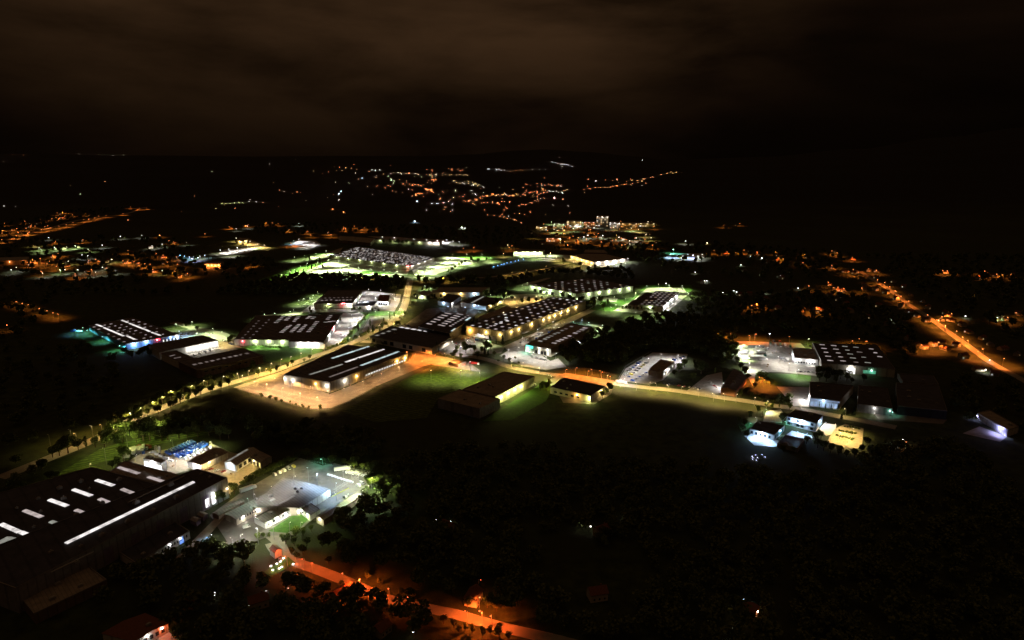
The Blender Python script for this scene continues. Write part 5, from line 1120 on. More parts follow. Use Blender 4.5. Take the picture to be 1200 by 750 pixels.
lamps([(211, 299, 'E', 1.5), (216, 300, 'B', 1), (222, 301, 'B', 1.3), (228, 300, 'B', 1.6), (234, 300, 'N', 1), (240, 299, 'B', .8), (232, 302, 'V', 1), (225, 303, 'V', 1)], 'blue-white lamp in the far blue-lit row, {w}', 7, 'B', 3200, 'blue row lamps', r=.5)
lamps([(579, 313.5), (583, 312.2), (587, 311.2), (590, 310.5), (594, 309.3), (599, 308.4), (604, 307), (608, 306.2), (613, 305)], 'small deep blue lamp in the curved row on the dark field, {w}', 3, 'E', 160, 'blue field lamps', head=False, r=.55, name='garden_lamp')
lamps([(640, 300, 'W', 1), (652, 301, 'Y', 1), (660, 304, 'Y', 1), (672, 307, 'Y', 1), (683, 310, 'Y', 1), (692, 312, 'W', 1), (712, 309, 'Y', 1), (724, 306, 'N', 2), (736, 303, 'N', 1.2), (645, 296, 'G', 1), (628, 300, 'G', 1)], 'yellowish lamp around the brown-roofed angular hall, {w}', 8, 'Y', 5000, 'angular hall lamps', r=.4)
lamps([(789, 292.5, 'T', 1.6), (786, 298, 'B', 1), (794, 299, 'B', 1), (800, 300, 'N', 1), (806, 298, 'B', 1.4), (812, 299, 'V', 1.3), (818, 300, 'N', 1), (823, 298, 'N', .8)], 'blue-white lamp in the bright far yard right of centre, {w}', 9, 'B', 5000, 'bright far yard lamps', r=.5)
lamps([(780, 334, 'W', .15), (826, 331, 'W', 1), (829, 331, 'W', .5), (815, 321, 'W', .7), (846, 345, 'W', .5), (860, 343, 'W', .5), (864, 344.5, 'N', .7), (896, 344, 'W', .6), (915, 325, 'N', .7), (871, 318, 'W', .3), (868, 312, 'W', .3), (828, 286, 'Y', .8), (892, 304, 'W', .5), (880, 302, 'B', .3), (1156, 437, 'W', .8), (1160, 425, 'W', .4), (1168, 375, 'G', 1.6), (1176, 371, 'W', .4), (1130, 373, 'W', .4), (894, 322, 'W', .3), (935, 340, 'W', .3), (985, 345, 'W', .2), (1045, 378, 'W', .15)], 'tiny scattered white house light in the dark right side, {w}', 4, 'W', 500, 'right house lights', head=False, r=.5, name='garden_lamp')
ORR = [(848, 264, 1.5), (866.7, 261.7, 1), (836.7, 294, 1.2), (852, 295, .8), (862, 296, .6), (871.7, 293, 1.2), (887, 295, .8), (909, 295, .5), (918, 303, 1.3), (912, 302, .6), (938, 295, 1.4), (943, 298, 1), (975, 294, 1.4), (981, 296, 1.2), (941, 308, .6), (978, 310, 1.2), (975, 311, .6), (999, 301.5, 1.3), (1000, 316, 1.2), (1006, 319, 1), (995, 318, .8), (1018, 315, .8), (1027, 316.5, 1.3), (948, 335, 1.2), (971, 331, .5), (977, 337, 1), (982, 336.5, 1.5), (989, 338, .8), (1010, 337.5, 1.1), (887, 355.5, 1.4), (881, 358, .4), (943, 361, 1.2), (957, 360, .9), (962, 364, .4), (1105, 317, .6), (1110, 317, 1.1), (1154, 317.7, 1.3), (1150, 322, .7), (1168, 321.5, 1), (1175, 322, .6), (1185, 321, .4), (1115, 367.5, 1.3), (1104, 371, .8), (1190.7, 366.5, 1.1), (1181, 372, .6), (1100, 401, 1.1), (1093, 404, 1), (1080, 404, .5)]
lamps([(a, b_, 'S', s) for a, b_, s in ORR], 'orange lamp of the scattered hamlet on the right, {w}', 8, 'S', 2600, 'right hamlet lamps', r=.4)
lamps([(1028.3, 328), (1036.7, 331), (1042.7, 336), (1049, 341), (1056, 347), (1065, 353)], 'orange lamp on the upper stretch of the long right-hand road, {w}', 8, 'S', 5600, 'right road upper lamps', r=.45)
lamps([(1087, 369), (1098, 375), (1108, 381.7), (1121, 388), (1134, 399), (1151.7, 409), (1176.7, 420), (1146, 412), (1128, 395)], 'orange lamp on the lower stretch of the long right-hand road, {w}', 8, 'S', 5200, 'right road lower lamps', r=.42)
# left hill road and village
lamps([(153, 242.4), (144, 250), (124.4, 252.6), (115.6, 253.6), (111, 255), (104, 256.6), (98, 257.6), (85.4, 260.4), (77.6, 263.4), (69, 265), (59.6, 267), (48.6, 269), (33, 272.6), (19.4, 276.4), (2, 281), (163, 244), (172, 243.6)], 'orange lamp along the lit road climbing at far left, {w}', 8, 'S', 5200, 'left climbing road lamps', r=.5)
PTS = [(60.4, 256), (65.6, 255), (70, 255), (75.6, 253.4), (67, 249.6), (73, 248), (78, 247.6), (85, 251.5), (100, 250.4), (29, 259.4), (36.4, 263.8), (30.6, 267.4), (56, 264.6), (57.6, 267.6), (52.6, 265.4), (19.6, 267.6), (7.6, 271.4), (2.4, 273), (14, 269.6), (22, 272.4), (21, 272), (34.4, 272), (5, 267.6), (41, 265), (47, 258), (5, 262)]
lamps(PTS, 'reddish lamp of the village above the climbing road, {w}', 8, 'S', 2200, 'left upper village lamps', r=.5)
PTS = [(41, 285.6, 'Y', 1), (46, 290, 'G', 1.2), (49, 293, 'G', 1), (65, 283, 'S', 1), (64, 290, 'G', .8), (78, 289, 'G', 1.2), (88, 287.6, 'G', 1.3), (97, 281, 'S', 1.2), (103, 292, 'G', .8), (119.6, 287, 'N', .8), (62, 299, 'S', 1.6), (68, 297, 'S', 1.6), (58, 306, 'S', 1.4), (55, 309, 'S', 1), (74, 310, 'S', 1.3), (66, 312, 'S', 1.2), (36, 308, 'S', 1), (41, 306, 'S', 1), (38, 304, 'S', .8), (47, 303, 'S', .8), (80, 306, 'Y', 1), (96, 298.6, 'N', .6), (103, 299.4, 'N', .5), (104, 305, 'S', 1.3), (112, 304, 'S', .6), (131, 304, 'Y', 1), (144, 305.6, 'S', 1.2), (149.6, 306, 'S', 1.2), (157, 306.6, 'S', 1), (163, 307.6, 'S', 1), (169.6, 309, 'S', 1.5), (176, 309.6, 'S', .7), (150, 293.4, 'S', 1.4), (162, 295, 'S', .9), (154, 300, 'S', .8), (179, 316, 'S', 1.5), (190, 317, 'Y', .5), (196, 307, 'S', 1.2), (191, 299, 'S', .8), (183, 297, 'S', .5), (208, 309.5, 'S', .8), (205, 318, 'S', 1.3), (213, 323, 'S', 1), (219.6, 320.4, 'S', 1.4), (207, 301, 'S', 1.3), (19, 313.4, 'W', .5), (50, 320, 'W', .5), (48, 318, 'S', .5), (88, 321, 'S', 1), (70, 316, 'G', .6), (76, 316, 'W', .5), (91, 316, 'W', .5), (107, 316, 'S', 1.1), (112, 319, 'W', .5), (120, 313, 'W', .8), (125, 314, 'S', .6), (135, 317, 'W', .8), (141, 277, 'W', .6), (166, 275.6, 'W', .7), (187, 275, 'S', .9), (203, 283, 'S', 1), (198, 282, 'S', .6), (178, 288, 'W', .7), (190, 286, 'W', .6), (218, 284, 'W', .4), (57, 278, 'W', .4), (13, 316, 'W', .3)]
lamps(PTS, '{c} lamp of the village in the dark left, {w}', 8, 'S', 2300, 'left village lamps', r=.42)
lamps([(6, 350.5), (12, 352), (19, 353.5), (26, 355.5), (33, 357), (46, 361.5), (50, 363), (55, 364), (62, 366.5), (68, 368), (8, 381, 'S', .3)], 'orange lamp in the short dark lane at the left edge, {w}', 7, 'S', 1300, 'left lane lamps', r=.35)
lamps([(268.5, 265.5, 'S', 1.3), (277, 268, 'W', .3), (290, 265, 'W', .4), (295, 309, 'S', 1.6), (299, 308, 'S', .6), (254, 308, 'S', 1.5), (326, 262, 'S', .7), (319, 261, 'S', .9), (350, 262, 'N', 1), (339, 269, 'S', 1), (385, 272, 'S', 1), (388, 275, 'S', .8), (405, 268, 'S', 1), (403, 266, 'S', .6), (415, 265, 'S', 1), (427, 266.5, 'S', 1.6), (424, 269, 'S', 1), (441, 268, 'S', 1), (360, 271, 'S', .6), (364, 275, 'S', .6), (291, 263, 'S', .6), (312, 261, 'S', .6), (240, 274, 'S', .3), (555, 290, 'S', .6), (543, 291, 'S', .6), (600, 288, 'S', .6), (597, 290, 'S', .5), (595, 287, 'Y', .3), (590, 297, 'Y', .8)], '{c} lamp strewn between the far yards and the hills, {w}', 8, 'S', 3600, 'mid distance lamps', r=.5)
# town quarter lamps
rs = random.Random(5); pts = []
for i in range(46):
    x = rs.uniform(622, 772); y = 258 + rs.random() * 11 + abs(x - 705) / 40
    pts.append((x, y, rs.choice('SSSSAAYYWG'), rs.uniform(.5, 1.4)))
for i in range(34):
    x = rs.gauss(700, 48); y = rs.uniform(271, 289); pts.append((x, y, rs.choice('SSSSSAYW'), rs.uniform(.3, 1)))
lamps(pts, '{c} lamp in and below the bright town quarter, {w}', 9, 'S', 5200, 'town quarter lamps', r=.6)
# far hills: each of the largest lights individually, the rest as one mass
FAR = [(40, 183.5, 'W', .4), (28, 182, 'S', .4), (4, 190, 'W', .5), (15, 182, 'S', .3), (92, 176.5, 'W', .7), (115, 178, 'W', .6), (121, 177, 'S', .3), (132, 178.5, 'W', .6), (145, 179.5, 'W', .4), (316, 192, 'W', .6), (352, 182, 'W', .5), (347, 187, 'W', .5), (392, 195.5, 'S', 1), (398, 196.5, 'S', .9), (405, 197, 'Y', .8), (412, 197.5, 'S', .9), (418, 198.5, 'S', .9), (385, 202, 'S', .6), (378, 204, 'S', .5), (436, 199.6, 'N', 1.6), (440, 199.8, 'N', 1.6), (445, 199.5, 'N', 1.3), (424.5, 209.4, 'B', 1.2), (457, 194.5, 'S', .8), (400, 225, 'B', 1.3), (397, 228, 'N', 1), (398, 234.6, 'S', .8), (397, 236, 'W', .5), (390, 246.5, 'S', 1.2), (403, 250, 'S', 1.1), (384, 232, 'W', .6), (328, 224, 'S', .7), (333, 225, 'W', .4), (343, 228, 'S', .7), (348, 225.5, 'S', .8), (352, 226, 'S', .8), (260, 239.5, 'L', .7), (265, 239.5, 'L', .7), (270, 239.2, 'L', .7), (275, 238.8, 'L', .8), (280, 238.5, 'L', .9), (285, 239, 'L', .8), (292, 237, 'W', .8), (300, 237.5, 'W', .6), (18, 243, 'W', .4), (5, 242.6, 'W', .4), (489, 237, 'B', 2), (486, 261, 'B', 1.2), (541, 268.5, 'N', 1.3), (545, 269, 'N', .9), (500, 248, 'W', .3)]
r2 = random.Random(11)
def chain(a, b_, n, c, s, j=2.0):
    n = int(n * 1.3)
    return [(a[0] + (b_[0] - a[0]) * i / max(1, n - 1) + r2.uniform(-j, j), a[1] + (b_[1] - a[1]) * i / max(1, n - 1) + r2.uniform(-j, j) * .55, c if isinstance(c, str) and len(c) == 1 else r2.choice(c), s * r2.uniform(.35, 1.25)) for i in range(n)]
for a, b_, n, c, s in (((462, 203), (512, 206), 13, 'SYW', .8), ((455, 207), (462, 214), 6, 'G', .6), ((450, 220), (456, 219), 3, 'S', .7), ((474, 217), (492, 218.5), 6, 'S', .8), ((506, 199), (508, 212), 6, 'S', .8), ((503, 212), (513, 211), 5, 'S', .8),
                       ((484, 230), (506, 223), 11, 'S', 1.1), ((498, 222), (508, 226), 6, 'S', 1.0), ((524, 199), (542, 200), 7, 'S', .7), ((518, 205), (550, 205.5), 7, 'Y', .6), ((530, 213), (567, 219.5), 12, 'YW', .8), ((545, 213), (562, 217), 5, 'Y', .7),
                       ((547, 238), (575, 229), 12, 'S', .9), ((575, 229), (616, 229.5), 13, 'SA', .9), ((616, 226), (640, 224), 9, 'S', .9), ((625, 232), (640, 226), 8, 'S', .8), ((645, 225), (660, 227), 5, 'W', .7), ((608, 242), (632, 236), 7, 'S', .7), ((553, 240), (597, 237), 8, 'SY', .8),
                       ((570, 199), (590, 200), 7, 'NW', .7), ((598, 201), (612, 200.5), 4, 'S', .6), ((625, 199), (640, 199), 3, 'W', .5), ((648, 191), (672, 195), 9, 'W', .5), ((656, 186), (660, 198), 4, 'W', .5), ((686, 222), (746, 216), 14, 'S', .8), ((735, 214), (793, 202), 15, 'SA', .8), ((712, 212), (722, 211), 3, 'S', .8),
                       ((515, 233), (522, 247), 6, 'S', .7), ((507, 240), (527, 238), 5, 'W', .5), ((586, 254), (612, 262), 8, 'S', .7), ((640, 217), (660, 217.5), 5, 'S', .6), ((617, 217), (640, 217), 4, 'S', .5), ((465, 226), (462, 224), 2, 'S', .7), ((436, 229), (446, 229), 3, 'W', .5), ((550, 225), (560, 231), 4, 'W', .5)):
    FAR += chain(a, b_, n, c, s)
FAR += [(698.5, 212.7, 'N', 1.2), (723, 211.5, 'S', .9), (650, 233, 'R', 1), (585, 240.5, 'S', .8), (753, 188, 'N', .4), (528, 249, 'S', .7), (568, 247, 'S', .4)]
for cx_, cy_, sx_, sy_, n_ in ((490, 212, 30, 8, 34), (590, 232, 40, 7, 40), (640, 222, 25, 6, 20), (745, 213, 30, 4, 12), (420, 205, 30, 6, 14), (600, 250, 40, 6, 16), (100, 215, 80, 18, 10), (300, 235, 50, 10, 14)):
    FAR += [(r2.gauss(cx_, sx_), max(186, r2.gauss(cy_, sy_)), r2.choice('SSSSAYWG'), r2.uniform(.2, .7)) for _ in range(n_)]
FAR.sort(key=lambda q: -q[3])
NBIG = 40
big = sorted(FAR[:NBIG], key=lambda q: q[0])
for i, q in enumerate(big):
    x, y, z = PT(q[0], q[1]); lamp(0, 0, 9, q[2], 4500 * q[3], 'bright far %s hillside lamp, %s' % (LNAME[q[2]], place_words(i, NBIG)), r=1.2 + .5 * q[3], group='far hillside lamps', world=(x, y, z - 4))
FARM = []
for q in FAR[NBIG:]:
    x, y, z = PT(q[0], q[1]); FARM.append(((x, y, z, (.55 + .75 * q[3]) * (y / 7000) ** .8), q[2]))
#---TAIL---
# ================================================================ trees that can be told apart
trees(line((729, 362.3), (765, 364.8), 9), 5, 'broad', 'round clipped tree in the row before the store with diamond rooflights, {w}', 'clipped store trees')
trees(pline([(130, 507), (152, 497), (178, 487), (205, 476), (240, 462), (268, 453)], 19, 3.2), 7, 'broad', 'young tree on the lower side of the avenue, {w}', 'avenue trees lower side')
trees(pline([(128, 500), (155, 489), (180, 478), (205, 467), (240, 453), (280, 442), (300, 436)], 17, 3.2), 8, 'broad', 'avenue tree in front of the brown-clad warehouse, {w}', 'avenue trees upper side')
trees(pline([(305, 441), (325, 435), (345, 428), (365, 421)], 7, 2.5), 6, 'broad', 'small avenue tree beside the service road, {w}', 'service road trees')
trees(pline([(296, 463), (318, 469), (345, 476), (372, 481)], 12, 3), 3.2, 'broad', 'dark shrub on the bank below the front parking apron, {w}', 'apron shrubs')
trees(pline([(385, 409), (410, 400), (432, 390), (452, 381)], 14, .8), 4, 'bush', 'shrub at the kerb where the avenue climbs, {w}', 'kerb shrubs')
trees([(531, 420, 7), (534, 417, 8), (540, 421, 7), (546, 414, 8), (551, 411, 9), (556, 412, 8), (543, 409, 7), (564, 413, 8), (536, 412, 7), (560, 420, 6)], 8, 'broad', 'dark tree in the clump below the crowded car park, {w}', 'car park clump')
trees([(574, 404, 9), (581.5, 404, 9.5), (589, 404.5, 9.5), (568, 416, 8), (572, 417, 8)], 9, 'conifer', 'pointed conifer before the corner of the longest warehouse, {w}', 'corner conifers')
trees([(579, 418, 5), (590, 423, 4.5), (597, 425, 4.5), (584, 425, 4), (601, 431, 4), (608, 427, 4), (604, 422, 3)], 4.5, 'broad', 'little round tree by the showroom entrance road, {w}', 'entrance trees')
trees([(570, 411, 9), (575, 409, 6)], 7, 'broad', 'tree glowing green on the small lit lawn, {w}', 'green lawn trees')
trees([(512, 411, 10, 'poplar'), (514, 414, 9, 'poplar')], 9, 'poplar', 'tall dark cypress-like tree at the factory corner, {w}', 'factory corner trees')
trees(pline([(437, 402), (450, 404), (470, 406), (490, 407)], 9, 1), 4, 'bush', 'low shrub in front of the dark factory front, {w}', 'factory shrubs')
trees([(420, 389, 8), (432, 391, 9), (437, 391, 8), (434, 383, 9), (448, 385, 9), (450, 379, 9), (457, 375, 8), (428, 377, 8), (462, 371, 7), (445, 391, 7), (455, 386, 7)], 8, 'poplar', 'slim tree between the brown parking bays, {w}', 'bay trees')
trees(pline([(401, 403), (410, 393), (420, 380), (430, 369)], 16, .8), 2.6, 'bush', 'bright green shrub in the hedge beside the dazzling yard, {w}', 'dazzling hedge')
trees([(412, 364.5, 5), (415, 364.5, 5), (421, 365, 6), (436, 365, 6), (444, 366, 4), (363, 364, 5), (365, 367, 4)], 5, 'broad', 'small tree on the strip before the purplish-roofed store, {w}', 'store strip trees')
trees(pline([(290, 404), (310, 407), (330, 408)], 14, 1), 2.4, 'bush', 'clipped shrub in the flower strip before the wide store, {w}', 'flower strip shrubs')
trees([(231, 388, 5), (268, 403, 6), (272, 400, 6), (218, 384, 4)], 5, 'broad', 'tree by the curving access road, {w}', 'access trees')
trees([(150, 418, 7), (155, 420, 8), (163, 418, 8), (168, 417, 7), (173, 414, 7), (176, 419, 6), (146, 415, 6)], 7, 'broad', 'dark tree before the blue-lit factory front, {w}', 'blue factory trees')
trees([(577, 362, 9), (583, 358, 8), (590, 351, 8), (596, 349, 9), (600, 352, 10), (612, 356, 8), (620, 355, 7), (628, 354, 8), (635, 352, 8), (648, 354, 8), (672, 356, 9), (680, 359, 11), (688, 360, 12), (696, 361, 12), (703, 357, 10), (712, 358, 9), (667, 352, 8), (660, 350, 8), (707, 363, 8)], 8, 'broad', 'tree between the grey and the longest warehouse, {w}', 'between warehouses trees')
trees([(495, 341, 6), (500, 340, 6), (504, 338, 6), (489, 352, 5), (486, 348, 5), (511, 352, 6), (507, 350, 7), (502, 353, 7), (496, 354, 6)], 6, 'broad', 'bushy tree around the small corner shop, {w}', 'shop trees')
trees([(576, 347, 9), (582, 349, 9), (586, 346, 10), (570, 348, 8), (592, 347, 9)], 9, 'broad', 'tree catching light right of the beige warehouse, {w}', 'beige trees')
trees([(475, 368, 4), (480, 362, 4), (484, 356, 5), (470, 374, 4), (465, 381, 5), (462, 386, 6)], 5, 'bush', 'shrub on the bank between straight road and factory, {w}', 'bank shrubs')
trees([(461, 352, 5, 'poplar'), (464, 348, 5, 'poplar'), (465, 343, 5, 'poplar')], 5, 'poplar', 'slender tree beside the straight road by the white shop, {w}', 'straight road trees')
trees([(361, 315, 12), (365, 316, 13), (363, 306, 12), (375, 310, 11), (371, 311, 11), (378, 314, 10), (346, 320, 8), (350, 322, 7), (356, 322, 8), (384, 322, 7), (393, 323, 8), (398, 323, 7), (409, 323.5, 7), (418, 324, 6), (331, 316, 8), (336, 318, 8), (340, 321, 8)], 10, 'poplar', 'tall dark tree by the shopping centre left lots, {w}', 'left lot trees')
trees([(463, 286, 12), (467, 287, 13), (457, 286, 10), (477, 287, 11), (484, 289, 10), (472, 287, 10), (450, 286, 9)], 11, 'broad', 'large dark tree close behind the shopping centre, {w}', 'strip trees')
trees([(533, 316, 8), (538, 312, 8), (545, 309, 8), (526, 320, 8), (552, 307, 8), (530, 318, 7), (541, 311, 7), (560, 308, 7), (570, 306, 7)], 8, 'broad', 'tree edging the dark field right of the shopping centre, {w}', 'field edge trees')
trees([(728, 311, 9, 'poplar'), (640, 303, 7), (660, 309, 8), (680, 313, 8), (697, 314, 8), (650, 293, 10), (655, 294, 10), (663, 292, 10)], 8, 'broad', 'tree near the angular brown-roofed hall, {w}', 'angular hall trees')
trees([(710, 463, 6), (706, 467, 6), (716, 459, 7), (713, 455, 6), (636, 455, 8), (640, 458, 8), (633, 458, 7), (643, 452, 7)], 7, 'broad', 'dark tree at the side of the orange-lit black-roofed workshop, {w}', 'workshop trees')
trees([(822, 438, 10), (828, 434, 9), (815, 434, 9), (838, 438, 8, 'poplar'), (802, 430, 9), (790, 441, 8), (812, 447, 7), (796, 437, 7)], 9, 'broad', 'tree between the dealer compound and the red barn, {w}', 'barn trees')
trees([(893, 448, 8), (898, 450, 8), (888, 451, 8), (903, 452, 7), (884, 455, 6)], 8, 'broad', 'tree washed orange by a lamp at the truck yard entrance, {w}', 'orange trees')
trees([(886, 468, 6), (893, 471, 6), (875, 462, 7), (880, 468, 6), (868, 465, 6), (903, 472, 5)], 6, 'broad', 'dark roadside tree right of the red barn, {w}', 'roadside trees')
trees([(908, 470, 5), (916, 471, 5), (922, 473, 5), (912, 466, 4), (924, 467, 4)], 5, 'bush', 'green bush between road and pinkish yard, {w}', 'pink yard bushes')
trees([(862, 418, 6), (864, 427, 6), (868, 434, 6), (872, 440, 6), (876, 446, 5), (860, 410, 6), (859, 404, 6)], 5, 'broad', 'lit green hedge tree left of the truck yard, {w}', 'truck yard hedge')
trees([(957, 439, 8), (964, 440, 8), (971, 442, 9), (978, 443, 9), (985, 444, 8), (992, 446, 8), (968, 447, 9), (980, 449, 9), (960, 446, 8), (998, 449, 7), (1012, 447, 6)], 8, 'broad', 'pale-lit tree crowding the foot of the broad dark hall, {w}', 'hall foot trees')
trees([(960, 478, 6, 'poplar'), (967, 480, 6, 'poplar'), (974, 480, 6), (954, 476, 5), (982, 481, 5), (990, 486, 7), (1000, 488, 7), (986, 492, 6)], 6, 'conifer', 'garden conifer in front of the blue-white showroom glass, {w}', 'showroom conifers')
trees([(878, 490, 6), (888, 484, 6), (893, 490, 5, 'conifer'), (917, 495, 6), (919, 491, 5), (925, 480, 5), (872, 500, 6), (870, 508, 6), (875, 514, 6), (905, 480, 5), (898, 478, 6), (913, 478, 6, 'poplar'), (866, 496, 5), (945, 520, 5), (955, 517, 5), (962, 514, 5), (930, 530, 5), (918, 530, 5)], 5.5, 'broad', 'garden tree around the white villas, {w}', 'villa trees')
for k, (p, q) in enumerate((((985, 506), (1002, 509)), ((981, 511), (998, 515.5)), ((990, 500.5), (1006, 503)))):
    trees(line(p, q, 6), 1.6, 'bush', '%s hedge row of the small yellow-lit car park, shrub {w}' % ('middle', 'front', 'back')[k], 'car park hedges')
trees([(965, 528, 6), (973, 531, 6), (982, 533, 6), (992, 535, 6), (1001, 536, 6), (1010, 530, 6), (1016, 522, 5), (958, 525, 6)], 6, 'broad', 'dark tree fringing the bottom of the yellow-lit car park, {w}', 'car park fringe trees')
trees([(62, 536, 9), (70, 534, 10), (80, 531, 11), (92, 528, 10), (101, 526, 11, 'poplar'), (112, 524, 10), (123, 524, 10), (135, 521, 9, 'conifer'), (144, 520, 10), (160, 519, 11), (168, 517, 13), (176, 517, 12), (181, 516, 12, 'poplar'), (190, 517, 10), (197, 516, 9), (210, 514, 9), (220, 513, 8), (232, 512, 9), (245, 511, 10), (258, 515, 10), (268, 514, 9)], 10, 'broad', 'rounded tree in the belt lit from the works, {w}', 'lit belt trees')
trees([(145, 541, 8), (152, 536, 7), (138, 546, 6), (50, 551, 6), (20, 581, 5), (28, 577, 6), (60, 564, 5), (68, 561, 5), (132, 549, 5)], 6, 'broad', 'small tree behind the black factory roof, {w}', 'factory back trees')
trees([(300, 522, 11), (315, 520, 12), (328, 523, 12), (340, 527, 9), (322, 513, 10), (296, 512, 9)], 11, 'broad', 'big dim tree above the pale ridged workshop, {w}', 'workshop big trees')
trees(pline([(284, 568), (300, 560), (318, 551), (332, 543), (345, 538)], 16, 1), 3.6, 'bush', 'hedge bush between gravel yard and van yard, {w}', 'yard hedge')
trees([(373, 541, 7), (378, 540, 8), (383, 543, 7), (368, 539, 6), (410, 548, 7), (415, 549, 6), (404, 546, 5), (360, 537, 5), (355, 535, 5), (350, 538, 5), (439, 553, 8), (444, 556, 7), (390, 545, 5), (425, 551, 5), (432, 553, 5)], 6, 'broad', 'lit tree along the far edge of the van yard, {w}', 'van yard far trees')
trees([(430, 577, 5), (433, 572, 6), (436, 567, 6), (440, 562, 6), (427, 582, 5), (442, 570, 6), (445, 564, 7)], 6, 'broad', 'green tree at the right edge of the van yard, {w}', 'van yard right trees')
trees([(256, 590, 7), (262, 587, 6), (275, 579, 5), (270, 573, 4)], 6, 'broad', 'round dark tree at the corner of the black hall, {w}', 'hall corner trees')
trees([(303, 633, 3.5), (309, 630, 4), (316, 630, 3.5), (330, 632, 4), (338, 632, 4.5), (347, 631, 4.5), (356, 628, 4), (365, 623, 4), (335, 638, 4.5), (345, 640, 5), (352, 646, 5), (360, 640, 5), (342, 650, 5), (348, 656, 5), (355, 650, 5)], 7, 'broad', 'dark tree below the small lit lawn, {w}', 'lawn trees')
trees([(250, 645, 5), (258, 648, 6), (266, 648, 6), (274, 646, 5), (282, 648, 5), (240, 650, 9), (256, 655, 9), (270, 658, 9), (286, 660, 8)], 9, 'broad', 'dark tree beside the curve of the complex driveway, {w}', 'driveway trees')
trees([(410, 694, 4), (423, 701, 4.5), (435, 706, 4.5), (448, 712, 5), (400, 690, 4), (385, 661, 4), (470, 701, 6), (482, 705, 6), (520, 731, 4), (532, 736, 5), (545, 739, 4), (553, 742, 4), (575, 744, 5), (585, 747, 5), (596, 750, 5), (556, 709, 4), (548, 712, 4), (571, 712, 5), (582, 716, 5), (538, 742, 4), (566, 747, 5), (430, 679, 4), (445, 685, 4)], 8, 'broad', 'dark tree along the orange lower road, {w}', 'lower road trees')
trees([(706, 630, 7), (713, 632, 7), (702, 636, 6), (718, 627, 6), (707, 641, 5)], 6, 'broad', 'tree around the lone warm light in the dark, {w}', 'warm light trees')
trees([(864, 720, 7), (895, 718, 7), (860, 712, 6), (880, 728, 6), (893, 706, 6)], 6, 'broad', 'tree around the dim orange house, {w}', 'orange house trees')
trees([(203, 742, 4), (208, 746, 4), (212, 741, 5), (202, 730, 6), (216, 752, 4)], 4, 'bush', 'red-lit bush beside the restaurant terrace, {w}', 'terrace bushes')

# ================================================================ hedges, fences
def fence(pts, label, h=1.8, step=3.0):
    w = [P(*p) for p in pts]; o = thing('fence', label, 'fence', (*w[0], 0)); pm, rm = MB(), MB(); n = 0
    for a, b_ in zip(w, w[1:]):
        d = Vector((b_[0] - a[0], b_[1] - a[1])); L_ = d.length; d.normalize(); k = int(L_ / step) + 1
        for i in range(k):
            x, y = a[0] - w[0][0] + d.x * L_ * i / k, a[1] - w[0][1] + d.y * L_ * i / k; pm.box(x - .05, y - .05, 0, x + .05, y + .05, h)
        A = Vector((a[0] - w[0][0], a[1] - w[0][1])); B_ = Vector((b_[0] - w[0][0], b_[1] - w[0][1]))
        for z in (.3, .8, 1.3, h - .08): rm.cone((A.x, A.y, z), (B_.x, B_.y, z), .025, .025, 4)
    p = ob('post', pm.data('post', METAL), o); ob('rail', rm.data('rail', METAL), o); p['kind'] = 'stuff'
fence([(279, 457), (366, 480.5), (388, 479.5), (409, 471), (441, 454)], 'thin metal fence round the front of the big warehouse apron')
fence([(655, 431.5), (690, 433), (722, 440)], 'metal fence behind the orange-lit black-roofed workshop')
fence([(725, 444), (733, 430), (764, 411.5)], 'metal fence on the wood side of the dealer compound')
fence([(348, 538.5), (378, 544), (441, 556)], 'metal fence along the far side of the van yard')
fence([(548, 427), (562, 436), (534, 437)], 'white-lit fence round the tip of the orange strip')
fence([(826, 464), (850, 466)], 'short fence before the red barn yard')

# ================================================================ vehicles and yard goods
carrow((408, 554), (435, 559), 8, 80, 'van', ['white'], 'white van in the back row of the van yard, {w}', 'white van row', jit=2)
carrow((401, 551.5), (402, 552), 1, 60, 'lorry', ['white'], 'white box lorry just left of the white van row', 'single lorry')
carrow((322, 557), (344, 547.5), 5, 75, 'van', ['white', 'yellow', 'white', 'silver'], '{c} van angled in the left row of the van yard, {w}', 'left van row', jit=3)
vehicle(*P(291, 575), R(48), 'lorry', 'white', 'long box lorry standing on the lane beside the brown-roofed complex')
vehicle(*P(289, 618.5), R(40), 'van', 'white', 'white van waiting on the curved driveway before the complex')
carrow((420, 570), (424, 567), 2, 70, 'van', ['white'], 'white van at the right edge of the van yard, {w}', 'edge vans')
carrow((380, 585), (392, 579), 4, 80, 'car', ['black', 'grey', 'silver'], '{c} car in the dim nook beside the dark gabled shed, {w}', 'nook cars')
carrow((197, 532.5), (226, 520), 9, 75, 'lorry', ['blue'], 'blue-covered lorry in the rear row of the trailer yard, {w}', 'rear blue lorries', jit=1, sc=.8)
carrow((209, 536.5), (240, 521.5), 9, 75, 'lorry', ['blue'], 'blue-covered lorry in the front row of the trailer yard, {w}', 'front blue lorries', jit=1, sc=.8)
carrow((217, 538.5), (246, 525.5), 7, 75, 'van', ['white'], 'white van in the dazzling strip beside the ridged loading shed, {w}', 'dazzling vans', jit=2)
carrow((150, 532), (172, 527), 6, 60, ['van', 'lorry'], ['white', 'silver', 'grey'], '{c} {k} among the scrap beyond the factory yard, {w}', 'scrap vehicles', jit=25)
carrow((180, 531), (200, 541), 5, 40, 'van', ['white', 'silver'], '{c} van behind the small blinding plant room, {w}', 'plant vans', jit=20)
carrow((240, 549), (262, 553), 4, 60, 'car', ['white', 'grey', 'red'], '{c} car in the pale gravel yard by the black hall corner, {w}', 'gravel cars', jit=15)
